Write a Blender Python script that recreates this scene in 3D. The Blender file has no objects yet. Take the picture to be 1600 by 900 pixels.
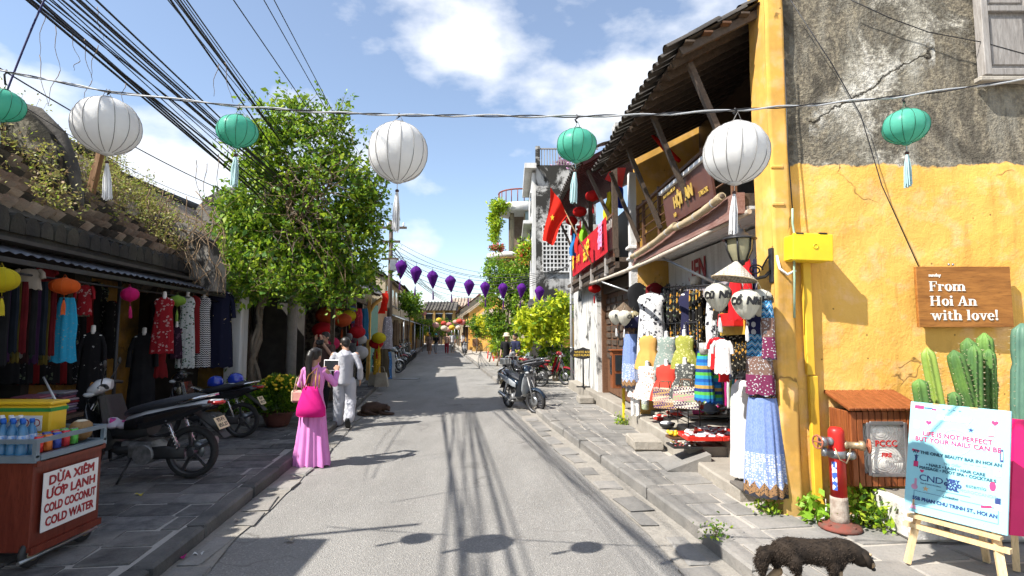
import bpy,bmesh,math,random
import numpy as np
from mathutils import Vector,Matrix,noise,Euler
R=random.Random(11)
PI=math.pi
scene=bpy.context.scene
col=scene.collection
# ------------------------------------------------------------------ camera, sky, sun, exposure
FPX,CAMH,PITCH=850.0,1.82,math.atan(68/850)
cam=bpy.data.cameras.new('camera')
cam.sensor_width=36.0
cam.lens=36.0*FPX/1600
cam.clip_start=0.05
cam.clip_end=2000
camo=bpy.data.objects.new('camera',cam)
col.objects.link(camo)
camo.location=(0,0,CAMH)
camo.rotation_euler=(PI/2+PITCH,0,0)
scene.camera=camo
SUNV=Vector((0.776,0.42,-1.0)).normalized()
sun=bpy.data.lights.new('sun','SUN')
sun.energy=5.0
sun.angle=math.radians(0.53)
sun.color=(1.0,0.955,0.88)
suno=bpy.data.objects.new('sun',sun)
col.objects.link(suno)
suno.location=(-20,-10,30)
suno.rotation_euler=SUNV.to_track_quat('-Z','Y').to_euler()
world=bpy.data.worlds.new('World')
scene.world=world
world.use_nodes=True
wt=world.node_tree
wt.nodes.clear()
def wn(t,**k):
 n=wt.nodes.new(t)
 for a,b in k.items():
  setattr(n,a,b)
 return n
sky=wn('ShaderNodeTexSky',sky_type='NISHITA',sun_disc=False)
sky.sun_elevation=math.asin(-SUNV.z)
sky.sun_rotation=math.atan2(-SUNV.x,-SUNV.y)
sky.air_density=1.0
sky.dust_density=0.25
sky.ozone_density=1.6
tc=wn('ShaderNodeTexCoord')
mp=wn('ShaderNodeMapping')
mp.inputs['Location'].default_value=(19.55,23.66,2.82)
mp.inputs['Scale'].default_value=(1.0,1.0,1.9)
n1=wn('ShaderNodeTexNoise')
n1.inputs['Scale'].default_value=2.9
n1.inputs['Detail'].default_value=9
n1.inputs['Roughness'].default_value=0.52
n1.inputs['Distortion'].default_value=0.0
rp=wn('ShaderNodeValToRGB')
rp.color_ramp.elements[0].position=0.49
rp.color_ramp.elements[0].color=(0,0,0,1)
rp.color_ramp.elements[1].position=0.60
rp.color_ramp.elements[1].color=(1,1,1,1)
mul=wn('ShaderNodeMath',operation='MULTIPLY_ADD')
mul.inputs[1].default_value=0.74
mul.inputs[2].default_value=0.09
mix=wn('ShaderNodeMix',data_type='RGBA')
mix.inputs[7].default_value=(5.8,5.9,6.1,1)
bg=wn('ShaderNodeBackground')
bg.inputs['Strength'].default_value=0.11
out=wn('ShaderNodeOutputWorld')
L=wt.links.new
L(tc.outputs['Generated'],mp.inputs[0]);L(mp.outputs[0],n1.inputs['Vector'])
L(n1.outputs[0],rp.inputs[0]);L(rp.outputs[0],mul.inputs[0]);L(mul.outputs[0],mix.inputs[0])
L(sky.outputs[0],mix.inputs[6]);L(mix.outputs[2],bg.inputs[0]);L(bg.outputs[0],out.inputs[0])
scene.view_settings.view_transform='Standard'
scene.view_settings.look='None'
scene.view_settings.exposure=1.0
scene.view_settings.gamma=1.0
scene.view_settings.use_curve_mapping=False
scene.render.engine='CYCLES'
scene.cycles.use_denoising=True
scene.cycles.max_bounces=4
scene.cycles.use_adaptive_sampling=True
scene.cycles.adaptive_threshold=0.03
scene.cycles.diffuse_bounces=2
scene.cycles.glossy_bounces=2
scene.cycles.transparent_max_bounces=6
LINKS=[]
class _Col:
 class objects:
  link=LINKS.append
realcol=col
col=_Col
# ------------------------------------------------------------------ pixel helpers (1600x900 photograph)
_c,_s=math.cos(PITCH),math.sin(PITCH)
def ray(px,py):
 u=(px-800)/FPX;v=(450-py)/FPX
 return(u,_c-v*_s,_s+v*_c)
def at_z(px,py,z=0.0):
 d=ray(px,py);t=(z-CAMH)/d[2]
 return Vector((d[0]*t,d[1]*t,z))
def at_y(px,py,Y):
 d=ray(px,py);t=Y/d[1]
 return Vector((d[0]*t,Y,CAMH+d[2]*t))
def at_l(px,py,X0,k):
 d=ray(px,py);t=X0/(d[0]-k*d[1])
 return Vector((d[0]*t,d[1]*t,CAMH+d[2]*t))
def lerp(a,b,t):
 return a+(b-a)*t
def interp(pts,y):
 if y<=pts[0][1]:
  return pts[0][0]
 for(x0,y0),(x1,y1)in zip(pts,pts[1:]):
  if y<=y1:
   return lerp(x0,x1,(y-y0)/(y1-y0))
 return pts[-1][0]
 # ------------------------------------------------------------------ mesh builder
def frame(a,b):
 d=(Vector(b)-Vector(a))
 q=d.normalized().to_track_quat('Z','Y')
 return Matrix.Translation(Vector(a))@q.to_matrix().to_4x4(),d.length
def TR(loc=(0,0,0),rz=0,rx=0,ry=0,sc=1):
 M=Matrix.Translation(Vector(loc))@Euler((rx,ry,rz),'XYZ').to_matrix().to_4x4()
 if sc!=1:
  M=M@(Matrix.Scale(sc,4)if not hasattr(sc,'__len__')else Matrix.Diagonal((sc[0],sc[1],sc[2],1)))
 return M
class MB:
 def __init__(s):
  s.v=[];s.f=[];s.m=[];s.s=[]
 def add(s,vs,fs,mi=0,sm=False,M=None):
  o=len(s.v)
  if M is not None:
   s.v+=[tuple(M@Vector(p))for p in vs]
  else:
   s.v+=[tuple(p)for p in vs]
  for f in fs:
   s.f.append(tuple(i+o for i in f));s.m.append(mi);s.s.append(sm)
  return s
 def box(s,c=(0,0,0),d=(1,1,1),M=None,mi=0,bev=0.0,rz=0,rx=0,ry=0):
  hx,hy,hz=d[0]/2,d[1]/2,d[2]/2
  L=TR(c,rz,rx,ry)
  if M is not None:
   L=M@L
  if bev<=0:
   vs=[(x,y,z)for z in(-hz,hz)for y in(-hy,hy)for x in(-hx,hx)]
   return s.add(vs,[(0,2,3,1),(4,5,7,6),(0,1,5,4),(2,6,7,3),(0,4,6,2),(1,3,7,5)],mi,False,L)
  h=(hx,hy,hz);vs=[];ix={}
  for sx in(-1,1):
   for sy in(-1,1):
    for sz in(-1,1):
     for a in range(3):
      p=[sx*hx,sy*hy,sz*hz]
      for b in range(3):
       if b!=a:
        p[b]-=(sx,sy,sz)[b]*bev
      ix[(sx,sy,sz,a)]=len(vs);vs.append(p)
  fs=[]
  for a in range(3):
   o1,o2=[b for b in range(3)if b!=a]
   for sg in(-1,1):
    q=[]
    for(p1,p2)in((-1,-1),(1,-1),(1,1),(-1,1)):
     k=[0,0,0];k[a]=sg;k[o1]=p1;k[o2]=p2
     q.append(ix[(k[0],k[1],k[2],a)])
    fs.append(tuple(q))
  for a,b in((0,1),(0,2),(1,2)):
   cx=3-a-b
   for sa in(-1,1):
    for sb in(-1,1):
     k0=[0,0,0];k0[a]=sa;k0[b]=sb;k0[cx]=-1
     k1=list(k0);k1[cx]=1
     fs.append((ix[(*k0,a)],ix[(*k1,a)],ix[(*k1,b)],ix[(*k0,b)]))
  for sx in(-1,1):
   for sy in(-1,1):
    for sz in(-1,1):
     fs.append(tuple(ix[(sx,sy,sz,a)]for a in range(3)))
  return s.add(vs,fs,mi,False,L)
 def loft(s,rings,mi=0,sm=True,cap=True,closed=True,M=None):
  n=len(rings[0]);vs=[p for r in rings for p in r];fs=[]
  m=n if closed else n-1
  for i in range(len(rings)-1):
   for j in range(m):
    a=i*n+j;b=i*n+(j+1)%n
    fs.append((a,b,b+n,a+n))
  o=len(s.v)
  s.add(vs,fs,mi,sm,M)
  if cap and closed:
   for k in(0,len(rings)-1):
    s.f.append(tuple(o+k*n+j for j in range(n)));s.m.append(mi);s.s.append(False)
  return s
 def tube(s,pts,r,n=8,mi=0,sm=True,cap=True,M=None,flat=None):
  pts=[Vector(p)for p in pts];rings=[]
  up=None
  for i,p in enumerate(pts):
   a=pts[max(i-1,0)];b=pts[min(i+1,len(pts)-1)]
   t=(b-a)
   t=t.normalized()if t.length>1e-9 else Vector((0,0,1))
   if up is None:
    up=Vector((0,0,1))if abs(t.z)<0.9 else Vector((1,0,0))
   x=up.cross(t)
   if x.length<1e-6:
    x=Vector((1,0,0)).cross(t)
   x.normalize();y=t.cross(x);up=y
   rr=r[i]if hasattr(r,'__len__')else r
   ra,rb=(rr,rr)if flat is None else(rr,rr*flat)
   rings.append([p+x*math.cos(2*PI*j/n)*ra+y*math.sin(2*PI*j/n)*rb for j in range(n)])
  return s.loft(rings,mi,sm,cap,True,M)
 def rod(s,a,b,r,n=8,mi=0,r2=None,M=None):
  return s.tube([a,b],[r,r if r2 is None else r2],n,mi,True,True,M)
 def bar(s,a,b,w,h,mi=0,M=None,bev=0):
  F,ln=frame(a,b)
  if M is not None:
   F=M@F
  return s.box((0,0,ln/2),(w,h,ln),F,mi,bev)
 def lathe(s,prof,n=16,c=(0,0,0),M=None,mi=0,sm=True,cap=True,sq=1.0):
  L=Matrix.Translation(Vector(c))
  if M is not None:
   L=M@L
  rings=[[(r*math.cos(2*PI*j/n),r*sq*math.sin(2*PI*j/n),z)for j in range(n)]for r,z in prof]
  return s.loft(rings,mi,sm,cap,True,L)
 def ball(s,c,r,nu=12,nv=8,mi=0,M=None):
  rx,ry,rz=r if hasattr(r,'__len__')else(r,r,r)
  L=TR(c)@Matrix.Diagonal((rx,ry,rz,1))
  if M is not None:
   L=M@L
  prof=[(max(1e-4,math.sin(PI*i/nv)),-math.cos(PI*i/nv))for i in range(nv+1)]
  rings=[[(a*math.cos(2*PI*j/nu),a*math.sin(2*PI*j/nu),z)for j in range(nu)]for a,z in prof]
  return s.loft(rings,mi,True,True,True,L)
 def prism(s,poly,d,M=None,mi=0,sm=False):
  n=len(poly)
  vs=[(x,y,0)for x,y in poly]+[(x,y,d)for x,y in poly]
  fs=[tuple(range(n-1,-1,-1)),tuple(range(n,2*n))]
  o=len(s.v)
  s.add(vs,fs,mi,False,M)
  for j in range(n):
   k=(j+1)%n
   s.f.append((o+j,o+k,o+k+n,o+j+n));s.m.append(mi);s.s.append(sm)
  return s
 def grid(s,fn,nu,nv,mi=0,sm=True,M=None):
  vs=[fn(i/nu,j/nv)for j in range(nv+1)for i in range(nu+1)]
  fs=[(j*(nu+1)+i,j*(nu+1)+i+1,(j+1)*(nu+1)+i+1,(j+1)*(nu+1)+i)for j in range(nv)for i in range(nu)]
  return s.add(vs,fs,mi,sm,M)
 def join(s,o,M=None,mi=None):
  k=len(s.v)
  s.v+=o.v if M is None else[tuple(M@Vector(p))for p in o.v]
  s.f+=[tuple(i+k for i in f)for f in o.f]
  s.m+=o.m if mi is None else[mi]*len(o.m)
  s.s+=o.s
  return s
def mesh_of(mb,name,mats,fix=True):
 me=bpy.data.meshes.new(name)
 me.from_pydata(mb.v,[],mb.f)
 if not isinstance(mats,(list,tuple)):
  mats=[mats]
 for m in mats:
  me.materials.append(m)
 me.polygons.foreach_set('material_index',mb.m)
 me.polygons.foreach_set('use_smooth',mb.s)
 if fix and len(mb.f)<4000:
  bm=bmesh.new();bm.from_mesh(me)
  bmesh.ops.recalc_face_normals(bm,faces=bm.faces)
  bm.to_mesh(me);bm.free()
 me.update()
 return me
def full(o):
 M=o.matrix_basis.copy()
 return full(o.parent)@M if o.parent else M
def props(o,label=None,cat=None,group=None,kind=None):
 if label:o['label']=label
 if cat:o['category']=cat
 if group:o['group']=group
 if kind:o['kind']=kind
 return o
def T(name,label,cat,loc=(0,0,0),rz=0,group=None,kind=None):
 o=bpy.data.objects.new(name,None)
 o.empty_display_size=0.1
 col.objects.link(o)
 o.location=loc;o.rotation_euler=(0,0,rz)
 return props(o,label,cat,group,kind)
def O(name,mb,mats,parent=None,label=None,cat=None,group=None,kind=None,world=False,fix=True):
 """one mesh object; world=True means the builder's coordinates are world coordinates"""
 if isinstance(mb,MB):
  if parent is not None and world:
   I=full(parent).inverted()
   mb.v=[tuple(I@Vector(p))for p in mb.v]
  off=None
  if parent is None and kind!='structure' and mb.v:
   a=np.array(mb.v);lo=a.min(0);hi=a.max(0)
   off=((lo[0]+hi[0])/2,(lo[1]+hi[1])/2,lo[2])
   mb.v=[(p[0]-off[0],p[1]-off[1],p[2]-off[2])for p in mb.v]
  me=mesh_of(mb,name,mats,fix)
 else:
  me=mb;off=None
 o=bpy.data.objects.new(name,me)
 col.objects.link(o)
 if off is not None:
  o.location=off
 if parent is not None:
  o.parent=parent
 return props(o,label,cat,group,kind)
def copy_tree(o,parent=None):
 c=o.copy();col.objects.link(c);c.parent=parent
 for ch in list(o.children):
  copy_tree(ch,c)
 return c
def place(o,loc,rz=0,sc=1,label=None,group=None):
 o.location=loc;o.rotation_euler=(0,0,rz);o.scale=(sc,sc,sc)if not hasattr(sc,'__len__')else sc
 return props(o,label,None,group)
def text_mb(txt,size,extrude=0.0,bold=0.0,align='CENTER',spacing=1.0,shear=0.0,sx=1.0):
 """lettering as geometry in local XY (reads along +X, up +Y)"""
 cu=bpy.data.curves.new('txt','FONT')
 cu.body=txt;cu.size=size;cu.extrude=extrude
 cu.align_x=align;cu.align_y='CENTER';cu.space_character=spacing;cu.shear=shear
 cu.resolution_u=3
 ob=bpy.data.objects.new('txt',cu);realcol.objects.link(ob)
 dg=bpy.context.evaluated_depsgraph_get()
 me=bpy.data.meshes.new_from_object(ob.evaluated_get(dg))
 mb=MB()
 bs=((0,0),)if bold<=0 else((0,0),(bold,bold*.5),(-bold,-bold*.5),(bold*.5,-bold),(-bold*.5,bold))
 for i,(dx,dy)in enumerate(bs):
  mb.add([((v.co.x+dx)*sx,v.co.y+dy,v.co.z+.00015*i)for v in me.vertices],[tuple(p.vertices)for p in me.polygons])
 bpy.data.objects.remove(ob);bpy.data.curves.remove(cu);bpy.data.meshes.remove(me)
 return mb
def remeshed(mb,voxel,name,mats,smooth=4,dec=None):
 """one continuous skin grown round overlapping closed volumes"""
 me=bpy.data.meshes.new(name)
 me.from_pydata(mb.v,[],mb.f)
 bm=bmesh.new();bm.from_mesh(me);bmesh.ops.recalc_face_normals(bm,faces=bm.faces);bm.to_mesh(me);bm.free()
 ob=bpy.data.objects.new(name,me);realcol.objects.link(ob)
 md=ob.modifiers.new('r','REMESH');md.mode='VOXEL';md.voxel_size=voxel;md.use_smooth_shade=True
 if smooth:
  ms=ob.modifiers.new('s','SMOOTH');ms.iterations=smooth;ms.factor=0.5
 dg=bpy.context.evaluated_depsgraph_get()
 r=bpy.data.meshes.new_from_object(ob.evaluated_get(dg))
 bpy.data.objects.remove(ob);bpy.data.meshes.remove(me)
 r.materials.clear()
 for m in(mats if isinstance(mats,(list,tuple))else[mats]):
  r.materials.append(m)
 r.polygons.foreach_set('use_smooth',[True]*len(r.polygons))
 r.name=name
 return r
 # ------------------------------------------------------------------ materials
def S(r,g,b):
 f=lambda c:(c/255/12.92)if c<=10 else(((c/255)+0.055)/1.055)**2.4
 return(f(r),f(g),f(b),1)
class NT:
 def __init__(s,name):
  s.mat=bpy.data.materials.new(name);s.mat.use_nodes=True
  s.t=s.mat.node_tree;s.b=s.t.nodes['Principled BSDF'];s.out=s.t.nodes['Material Output']
 def n(s,t,ins=None,**k):
  x=s.t.nodes.new(t)
  for a,b in k.items():
   setattr(x,a,b)
  for a,b in(ins or{}).items():
   s.set(x.inputs[a],b)
  return x
 def set(s,sock,v):
  if isinstance(v,bpy.types.NodeSocket):
   s.t.links.new(v,sock)
  else:
   sock.default_value=v
 def co(s,kind='Object'):
  if kind=='Position':
   return s.n('ShaderNodeNewGeometry').outputs['Position']
  return s.n('ShaderNodeTexCoord').outputs[kind]
 def noise(s,co,sc,det=6,rough=0.55,dist=0.0):
  return s.n('ShaderNodeTexNoise',{'Vector':co,'Scale':sc,'Detail':det,'Roughness':rough,'Distortion':dist}).outputs[0]
 def voro(s,co,sc,feat='F1',out='Distance',rnd=1.0):
  return s.n('ShaderNodeTexVoronoi',{'Vector':co,'Scale':sc,'Randomness':rnd},feature=feat).outputs[out]
 def ramp(s,f,stops,interp='LINEAR'):
  x=s.n('ShaderNodeValToRGB',{0:f});cr=x.color_ramp;cr.interpolation=interp
  while len(cr.elements)<len(stops):
   cr.elements.new(0.5)
  for e,(p,c)in zip(cr.elements,stops):
   e.position=p;e.color=c if hasattr(c,'__len__')else(c,c,c,1)
  return x.outputs[0]
 def mix(s,f,a,b,mode='MIX'):
  x=s.n('ShaderNodeMix',data_type='RGBA',blend_type=mode)
  s.set(x.inputs[0],f);s.set(x.inputs[6],a);s.set(x.inputs[7],b)
  return x.outputs[2]
 def math(s,op,a,b=0.0,clamp=False):
  x=s.n('ShaderNodeMath',operation=op,use_clamp=clamp)
  s.set(x.inputs[0],a);s.set(x.inputs[1],b)
  return x.outputs[0]
 def sep(s,co):
  return s.n('ShaderNodeSeparateXYZ',{0:co}).outputs
 def map(s,co,sc=(1,1,1),rot=(0,0,0),loc=(0,0,0)):
  return s.n('ShaderNodeMapping',{'Vector':co,'Scale':sc,'Rotation':rot,'Location':loc}).outputs[0]
 def bump(s,h,st=0.3,d=0.02,nrm=None):
  ins={'Height':h,'Strength':st,'Distance':d}
  if nrm is not None:
   ins['Normal']=nrm
  return s.n('ShaderNodeBump',ins).outputs[0]
 def objrand(s):
  return s.n('ShaderNodeObjectInfo').outputs['Random']
 def done(s,colr,rough=0.75,nrm=None,metal=0.0,spec=0.4,**k):
  s.set(s.b.inputs['Base Color'],colr);s.set(s.b.inputs['Roughness'],rough);s.set(s.b.inputs['Metallic'],metal)
  s.set(s.b.inputs['Specular IOR Level'],spec)
  if nrm is not None:
   s.set(s.b.inputs['Normal'],nrm)
  for a,b in k.items():
   s.set(s.b.inputs[a.replace('_',' ')],b)
  return s.mat
MATS={}
def pm(name,c1,c2=None,sc=6,rough=0.7,bump=0.0,bsc=None,metal=0.0,spec=0.4,lo=0.35,hi=0.65,co='Object',rnd=0.0,stretch=(1,1,1),trans=0.0,alpha=1.0,coat=0.0,rv=0.15):
 """plain procedural paint, cloth or stone: two tones mixed by noise, fine relief, uneven gloss"""
 if name in MATS:
  return MATS[name]
 t=NT(name)
 v=t.map(t.co(co),stretch)
 f=t.noise(v,sc,3)
 c2=c2 or tuple(x*0.72 for x in c1[:3])+(1,)
 c=t.mix(t.ramp(f,[(lo,0.0),(hi,1.0)]),c1,c2)
 if rnd:
  hv=t.n('ShaderNodeHueSaturation',{'Color':c})
  t.set(hv.inputs['Value'],t.math('ADD',t.math('MULTIPLY',t.objrand(),rnd),1-rnd/2))
  c=hv.outputs[0]
 nr=t.bump(t.noise(v,bsc or sc*6,2),bump,0.01)if bump else None
 rg=t.math('ADD',t.math('MULTIPLY',f,rv),rough-rv/2,True)
 k={}
 if trans:
  k['Transmission_Weight']=trans
 if alpha<1:
  k['Alpha']=alpha
 if coat:
  k['Coat_Weight']=coat
 MATS[name]=t.done(c,rg,nr,metal,spec,**k)
 return MATS[name]
def leafmat(name,c1,c2,sc=1.2,trans=0.35):
 if name in MATS:
  return MATS[name]
 t=NT(name)
 g=t.co('Position')
 c=t.mix(t.ramp(t.noise(g,sc,3),[(0.35,0.0),(0.65,1.0)]),c1,c2)
 c=t.mix(t.math('MULTIPLY',t.noise(g,23,1),0.6),c,tuple(min(1,x*1.7)for x in c1[:3])+(1,))
 t.done(c,0.5,None,0,0.35)
 tr=t.n('ShaderNodeBsdfTranslucent',{0:t.mix(0.5,c,(0.35,0.5,0.04,1))})
 ms=t.n('ShaderNodeMixShader',{0:trans,1:t.b.outputs[0],2:tr.outputs[0]})
 t.t.links.new(ms.outputs[0],t.out.inputs[0])
 MATS[name]=t.mat
 return t.mat
def clothmat(name,c1,c2=None,trans=0.25,sc=8,rough=0.85):
 """thin cloth or paper that lets some sun through"""
 if name in MATS:
  return MATS[name]
 t=NT(name)
 g=t.co('Object')
 c2=c2 or tuple(x*0.85 for x in c1[:3])+(1,)
 c=t.mix(t.ramp(t.noise(g,sc,4),[(0.3,0.0),(0.7,1.0)]),c1,c2)
 nr=t.bump(t.noise(g,260,1),0.12,0.002);nr=t.bump(t.noise(g,11,2),0.25,0.012,nr)
 t.done(c,rough,nr,0,0.2)
 tr=t.n('ShaderNodeBsdfTranslucent',{0:c})
 ms=t.n('ShaderNodeMixShader',{0:trans,1:t.b.outputs[0],2:tr.outputs[0]})
 t.t.links.new(ms.outputs[0],t.out.inputs[0])
 MATS[name]=t.mat
 return t.mat
def woodmat(name,c1,c2,grain=(1,1,12),sc=3,rough=0.6,bump=0.4,rnd=0.2,spec=0.3):
 """grain runs along the axis with the smallest stretch"""
 if name in MATS:
  return MATS[name]
 t=NT(name)
 o=t.co('Object')
 ofs=t.n('ShaderNodeVectorMath',{0:o,1:t.n('ShaderNodeCombineXYZ',{0:t.math('MULTIPLY',t.objrand(),17.0),1:t.math('MULTIPLY',t.objrand(),9.0)}).outputs[0]},operation='ADD').outputs[0]
 v=t.map(ofs,grain)
 f=t.noise(v,sc,4,0.62,0.6)
 c=t.mix(t.ramp(f,[(0.3,0.0),(0.7,1.0)]),c1,c2)
 c=t.mix(t.ramp(t.noise(v,sc*5,3),[(0.5,0.0),(0.75,0.5)]),c,tuple(x*0.45 for x in c1[:3])+(1,))
 hv=t.n('ShaderNodeHueSaturation',{'Color':c})
 t.set(hv.inputs['Value'],t.math('ADD',t.math('MULTIPLY',t.objrand(),rnd),1-rnd/2))
 nr=t.bump(t.noise(v,sc*4,3),bump,0.006)
 MATS[name]=t.done(hv.outputs[0],t.math('ADD',t.math('MULTIPLY',f,0.25),rough-0.12),nr,0,spec)
 return MATS[name]
 # ------------------------------------------------------------------ ground, road, kerbs, pavements
KL=[(-2.05,-3),(-2.6,4),(-2.97,7.6),(-3.3,10.3),(-4.22,16.95),(-6.3,34.5),(-9.6,60),(-13.6,90)]
KR=[(2.5,-3),(1.73,3.97),(1.58,5.26),(1.13,8.12),(0.73,10.5),(0.45,12.8),(-1.22,24.2),(-2.92,36.3),(-6.2,60),(-10.2,90)]
SR=[(2.32,4.6),(2.28,5.65),(2.15,10.2),(1.71,16.4),(1.5,18.3)]
kl=lambda y:interp(KL,y)
kr=lambda y:interp(KR,y)
PAVZ=0.13
def asphalt():
 t=NT('asphalt')
 g=t.co('Position')
 big=t.noise(g,0.35,3)
 med=t.noise(t.map(g,(1,0.25,1)),1.6,4,0.6)
 fine=t.noise(g,55,3,0.7)
 vc=t.n('ShaderNodeTexVoronoi',{'Vector':g,'Scale':85.0})
 c=t.mix(t.ramp(big,[(0.3,0.0),(0.7,1.0)]),(0.225,0.217,0.204,1),(0.285,0.274,0.256,1))
 c=t.mix(t.ramp(med,[(0.35,0.6),(0.6,0.0)]),c,(0.17,0.163,0.152,1))
 c=t.mix(t.ramp(fine,[(0.36,0.5),(0.55,0.0)]),c,(0.13,0.12,0.11,1))
 c=t.mix(t.ramp(vc.outputs['Color'],[(0.72,0.0),(0.9,0.4)]),c,(0.46,0.44,0.40,1))
 crk=t.voro(t.n('ShaderNodeVectorMath',{0:g,1:t.n('ShaderNodeVectorMath',{0:t.n('ShaderNodeTexNoise',{'Vector':g,'Scale':2.0}).outputs[1],'Scale':0.9},operation='SCALE').outputs[0]},operation='ADD').outputs[0],0.33,'DISTANCE_TO_EDGE')
 cm=t.math('MULTIPLY',t.ramp(crk,[(0.0,1.0),(0.006,0.0)]),t.ramp(t.noise(g,0.5,2),[(0.45,0.0),(0.6,0.7)]))
 c=t.mix(cm,c,(0.10,0.09,0.08,1))
 st=t.ramp(t.noise(g,0.9,4,0.5,0.4),[(0.62,0.0),(0.72,0.5)])
 c=t.mix(st,c,(0.10,0.095,0.09,1))
 nb=t.bump(t.math('ADD',t.voro(g,85.0),t.math('MULTIPLY',fine,0.8)),0.75,0.008)
 nb=t.bump(big,0.3,0.05,nb)
 return t.done(c,0.86,nb,0,0.3)
M_ASPH=asphalt()
def stone(name,c1,c2,dust,sc=4.0,bumpst=0.6,rnd=0.35):
 t=NT(name)
 g=t.co('Position')
 f=t.noise(g,sc,4,0.65)
 c=t.mix(t.ramp(f,[(0.3,0.0),(0.7,1.0)]),c1,c2)
 c=t.mix(t.ramp(t.noise(g,1.1,3),[(0.45,0.0),(0.7,0.75)]),c,dust)
 c=t.mix(t.ramp(t.noise(g,60,2),[(0.55,0.0),(0.75,0.4)]),c,tuple(x*0.5 for x in c1[:3])+(1,))
 hv=t.n('ShaderNodeHueSaturation',{'Color':c})
 t.set(hv.inputs['Value'],t.math('ADD',t.math('MULTIPLY',t.objrand(),rnd),1-rnd/2))
 nb=t.bump(t.noise(g,22,3,0.7),bumpst,0.012)
 nb=t.bump(f,0.5,0.03,nb)
 return t.done(hv.outputs[0],0.82,nb,0,0.3)
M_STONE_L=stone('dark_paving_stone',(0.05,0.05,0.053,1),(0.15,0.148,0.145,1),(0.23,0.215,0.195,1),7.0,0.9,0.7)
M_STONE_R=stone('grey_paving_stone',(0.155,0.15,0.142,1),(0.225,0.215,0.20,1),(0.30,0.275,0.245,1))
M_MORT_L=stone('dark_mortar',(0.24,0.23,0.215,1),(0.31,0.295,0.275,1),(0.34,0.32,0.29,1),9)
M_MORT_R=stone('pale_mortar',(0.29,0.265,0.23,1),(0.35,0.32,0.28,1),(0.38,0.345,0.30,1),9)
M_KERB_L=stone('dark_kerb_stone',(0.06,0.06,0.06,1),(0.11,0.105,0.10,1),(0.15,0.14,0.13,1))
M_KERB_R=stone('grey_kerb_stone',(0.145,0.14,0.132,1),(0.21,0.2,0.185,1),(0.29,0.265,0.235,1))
M_SAND=stone('sandy_gutter_mortar',(0.2,0.185,0.162,1),(0.26,0.24,0.21,1),(0.3,0.275,0.24,1),12,0.8)
M_EARTH=stone('dusty_ground',(0.2,0.18,0.15,1),(0.26,0.23,0.19,1),(0.3,0.27,0.23,1))
O('ground',MB().grid(lambda u,v:(lerp(-300,300,u),lerp(-100,500,v),-0.03),8,8),M_EARTH,kind='structure')
def strip(fa,fb,ys,z,nx=4,bump=0.0):
 m=MB();n=len(ys)
 def fn(u,v):
  y=ys[min(n-1,int(round(v*(n-1))))]
  x=lerp(fa(y),fb(y),u)
  return(x,y,z+bump*noise.noise((x*0.6,y*0.6,3)))
 return m.grid(fn,nx,n-1)
YS=[(-3+i*0.5)for i in range(60)]+[27+i*2 for i in range(34)]
O('road',strip(lambda y:kl(y)-0.05,lambda y:kr(y)+0.05,YS,0.0,12,0.012),M_ASPH,kind='structure')
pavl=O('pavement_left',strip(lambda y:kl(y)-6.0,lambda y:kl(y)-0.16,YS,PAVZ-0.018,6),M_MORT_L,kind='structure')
pavr=O('pavement_right',strip(lambda y:kr(y)+0.16,lambda y:kr(y)+7.0,YS,PAVZ-0.018,6),M_MORT_R,kind='structure')
def block(w,d,h,bev,jit,rr):
 m=MB();m.box((0,0,0),(w,d,h),bev=bev)
 m.v=[(x+rr.uniform(-jit,jit),y+rr.uniform(-jit,jit),z+rr.uniform(-jit,jit)*0.35)for x,y,z in m.v]
 return m
def kerbline(name,fk,sign,mat,y0,y1):
 base=O(name,strip(lambda y:fk(y)-0.001*sign,lambda y:fk(y)+sign*0.17,[q for q in YS if q>=40],PAVZ-0.006,1),mat,kind='structure')
 y=y0;rr=random.Random(5)
 vs=[mesh_of(block(0.17,0.97*l,0.25,0.018,0.009,rr),'kerb_stone',mat)for l in(0.7,0.85,1.0,1.15)]
 ls=(0.7,0.85,1.0,1.15)
 while y<y1:
  k=rr.randrange(4);l=ls[k]
  ym=y+l/2
  a=math.atan2(fk(ym+0.3)-fk(ym-0.3),0.6)
  o=O('kerb_stone',vs[k],None,base)
  o.location=(fk(ym)+sign*0.085,ym,PAVZ+0.004-0.125+rr.uniform(-0.012,0.006));o.rotation_euler=(rr.uniform(-.006,.006),rr.uniform(-.012,.012),-a+rr.uniform(-.012,.012))
  y+=l+0.006
 return base
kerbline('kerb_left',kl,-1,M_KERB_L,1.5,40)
kerbline('kerb_right',kr,1,M_KERB_R,1.5,40)
def pave(parent,mat,rows,lim=290):
 """rows: list of (y, x_from, x_to, depth, width); stones side by side across"""
 rr=random.Random(9);n=0;rest=MB()
 vs={}
 for(y,xa,xb,dp,w)in rows:
  x=xa+rr.uniform(-0.5,0)*w
  while x<xb:
   ww=w*rr.choice((0.85,1.0,1.15))
   x0,x1=max(x,xa),min(x+ww,xb)
   if x1-x0>0.1:
    wq=round((x1-x0)/0.06)*0.06
    z=PAVZ-0.036+rr.uniform(-0.004,0.004)
    if n<lim:
     key=(wq,dp)
     if key not in vs:
      vs[key]=mesh_of(block(max(0.06,wq-0.03),dp-0.028,0.06,0.009,0.009,rr),'paving_stone',mat)
     o=O('paving_stone',vs[key],None,parent)
     o.location=((x0+x1)/2,y,z)
     o.rotation_euler=(rr.uniform(-.012,.012),rr.uniform(-.012,.012),rr.uniform(-.02,.02)+0.12*(1 if xb<0 else 1))
     n+=1
    else:
     rest.join(block(x1-x0-0.016,dp-0.016,0.06,0.007,0.004,rr),TR(((x0+x1)/2,y,z),0.12))
   x+=ww
 if rest.v:
  O('paving_stones_beyond',rest,mat,parent,kind='stuff',fix=False)
rows=[]
y=3.2
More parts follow.
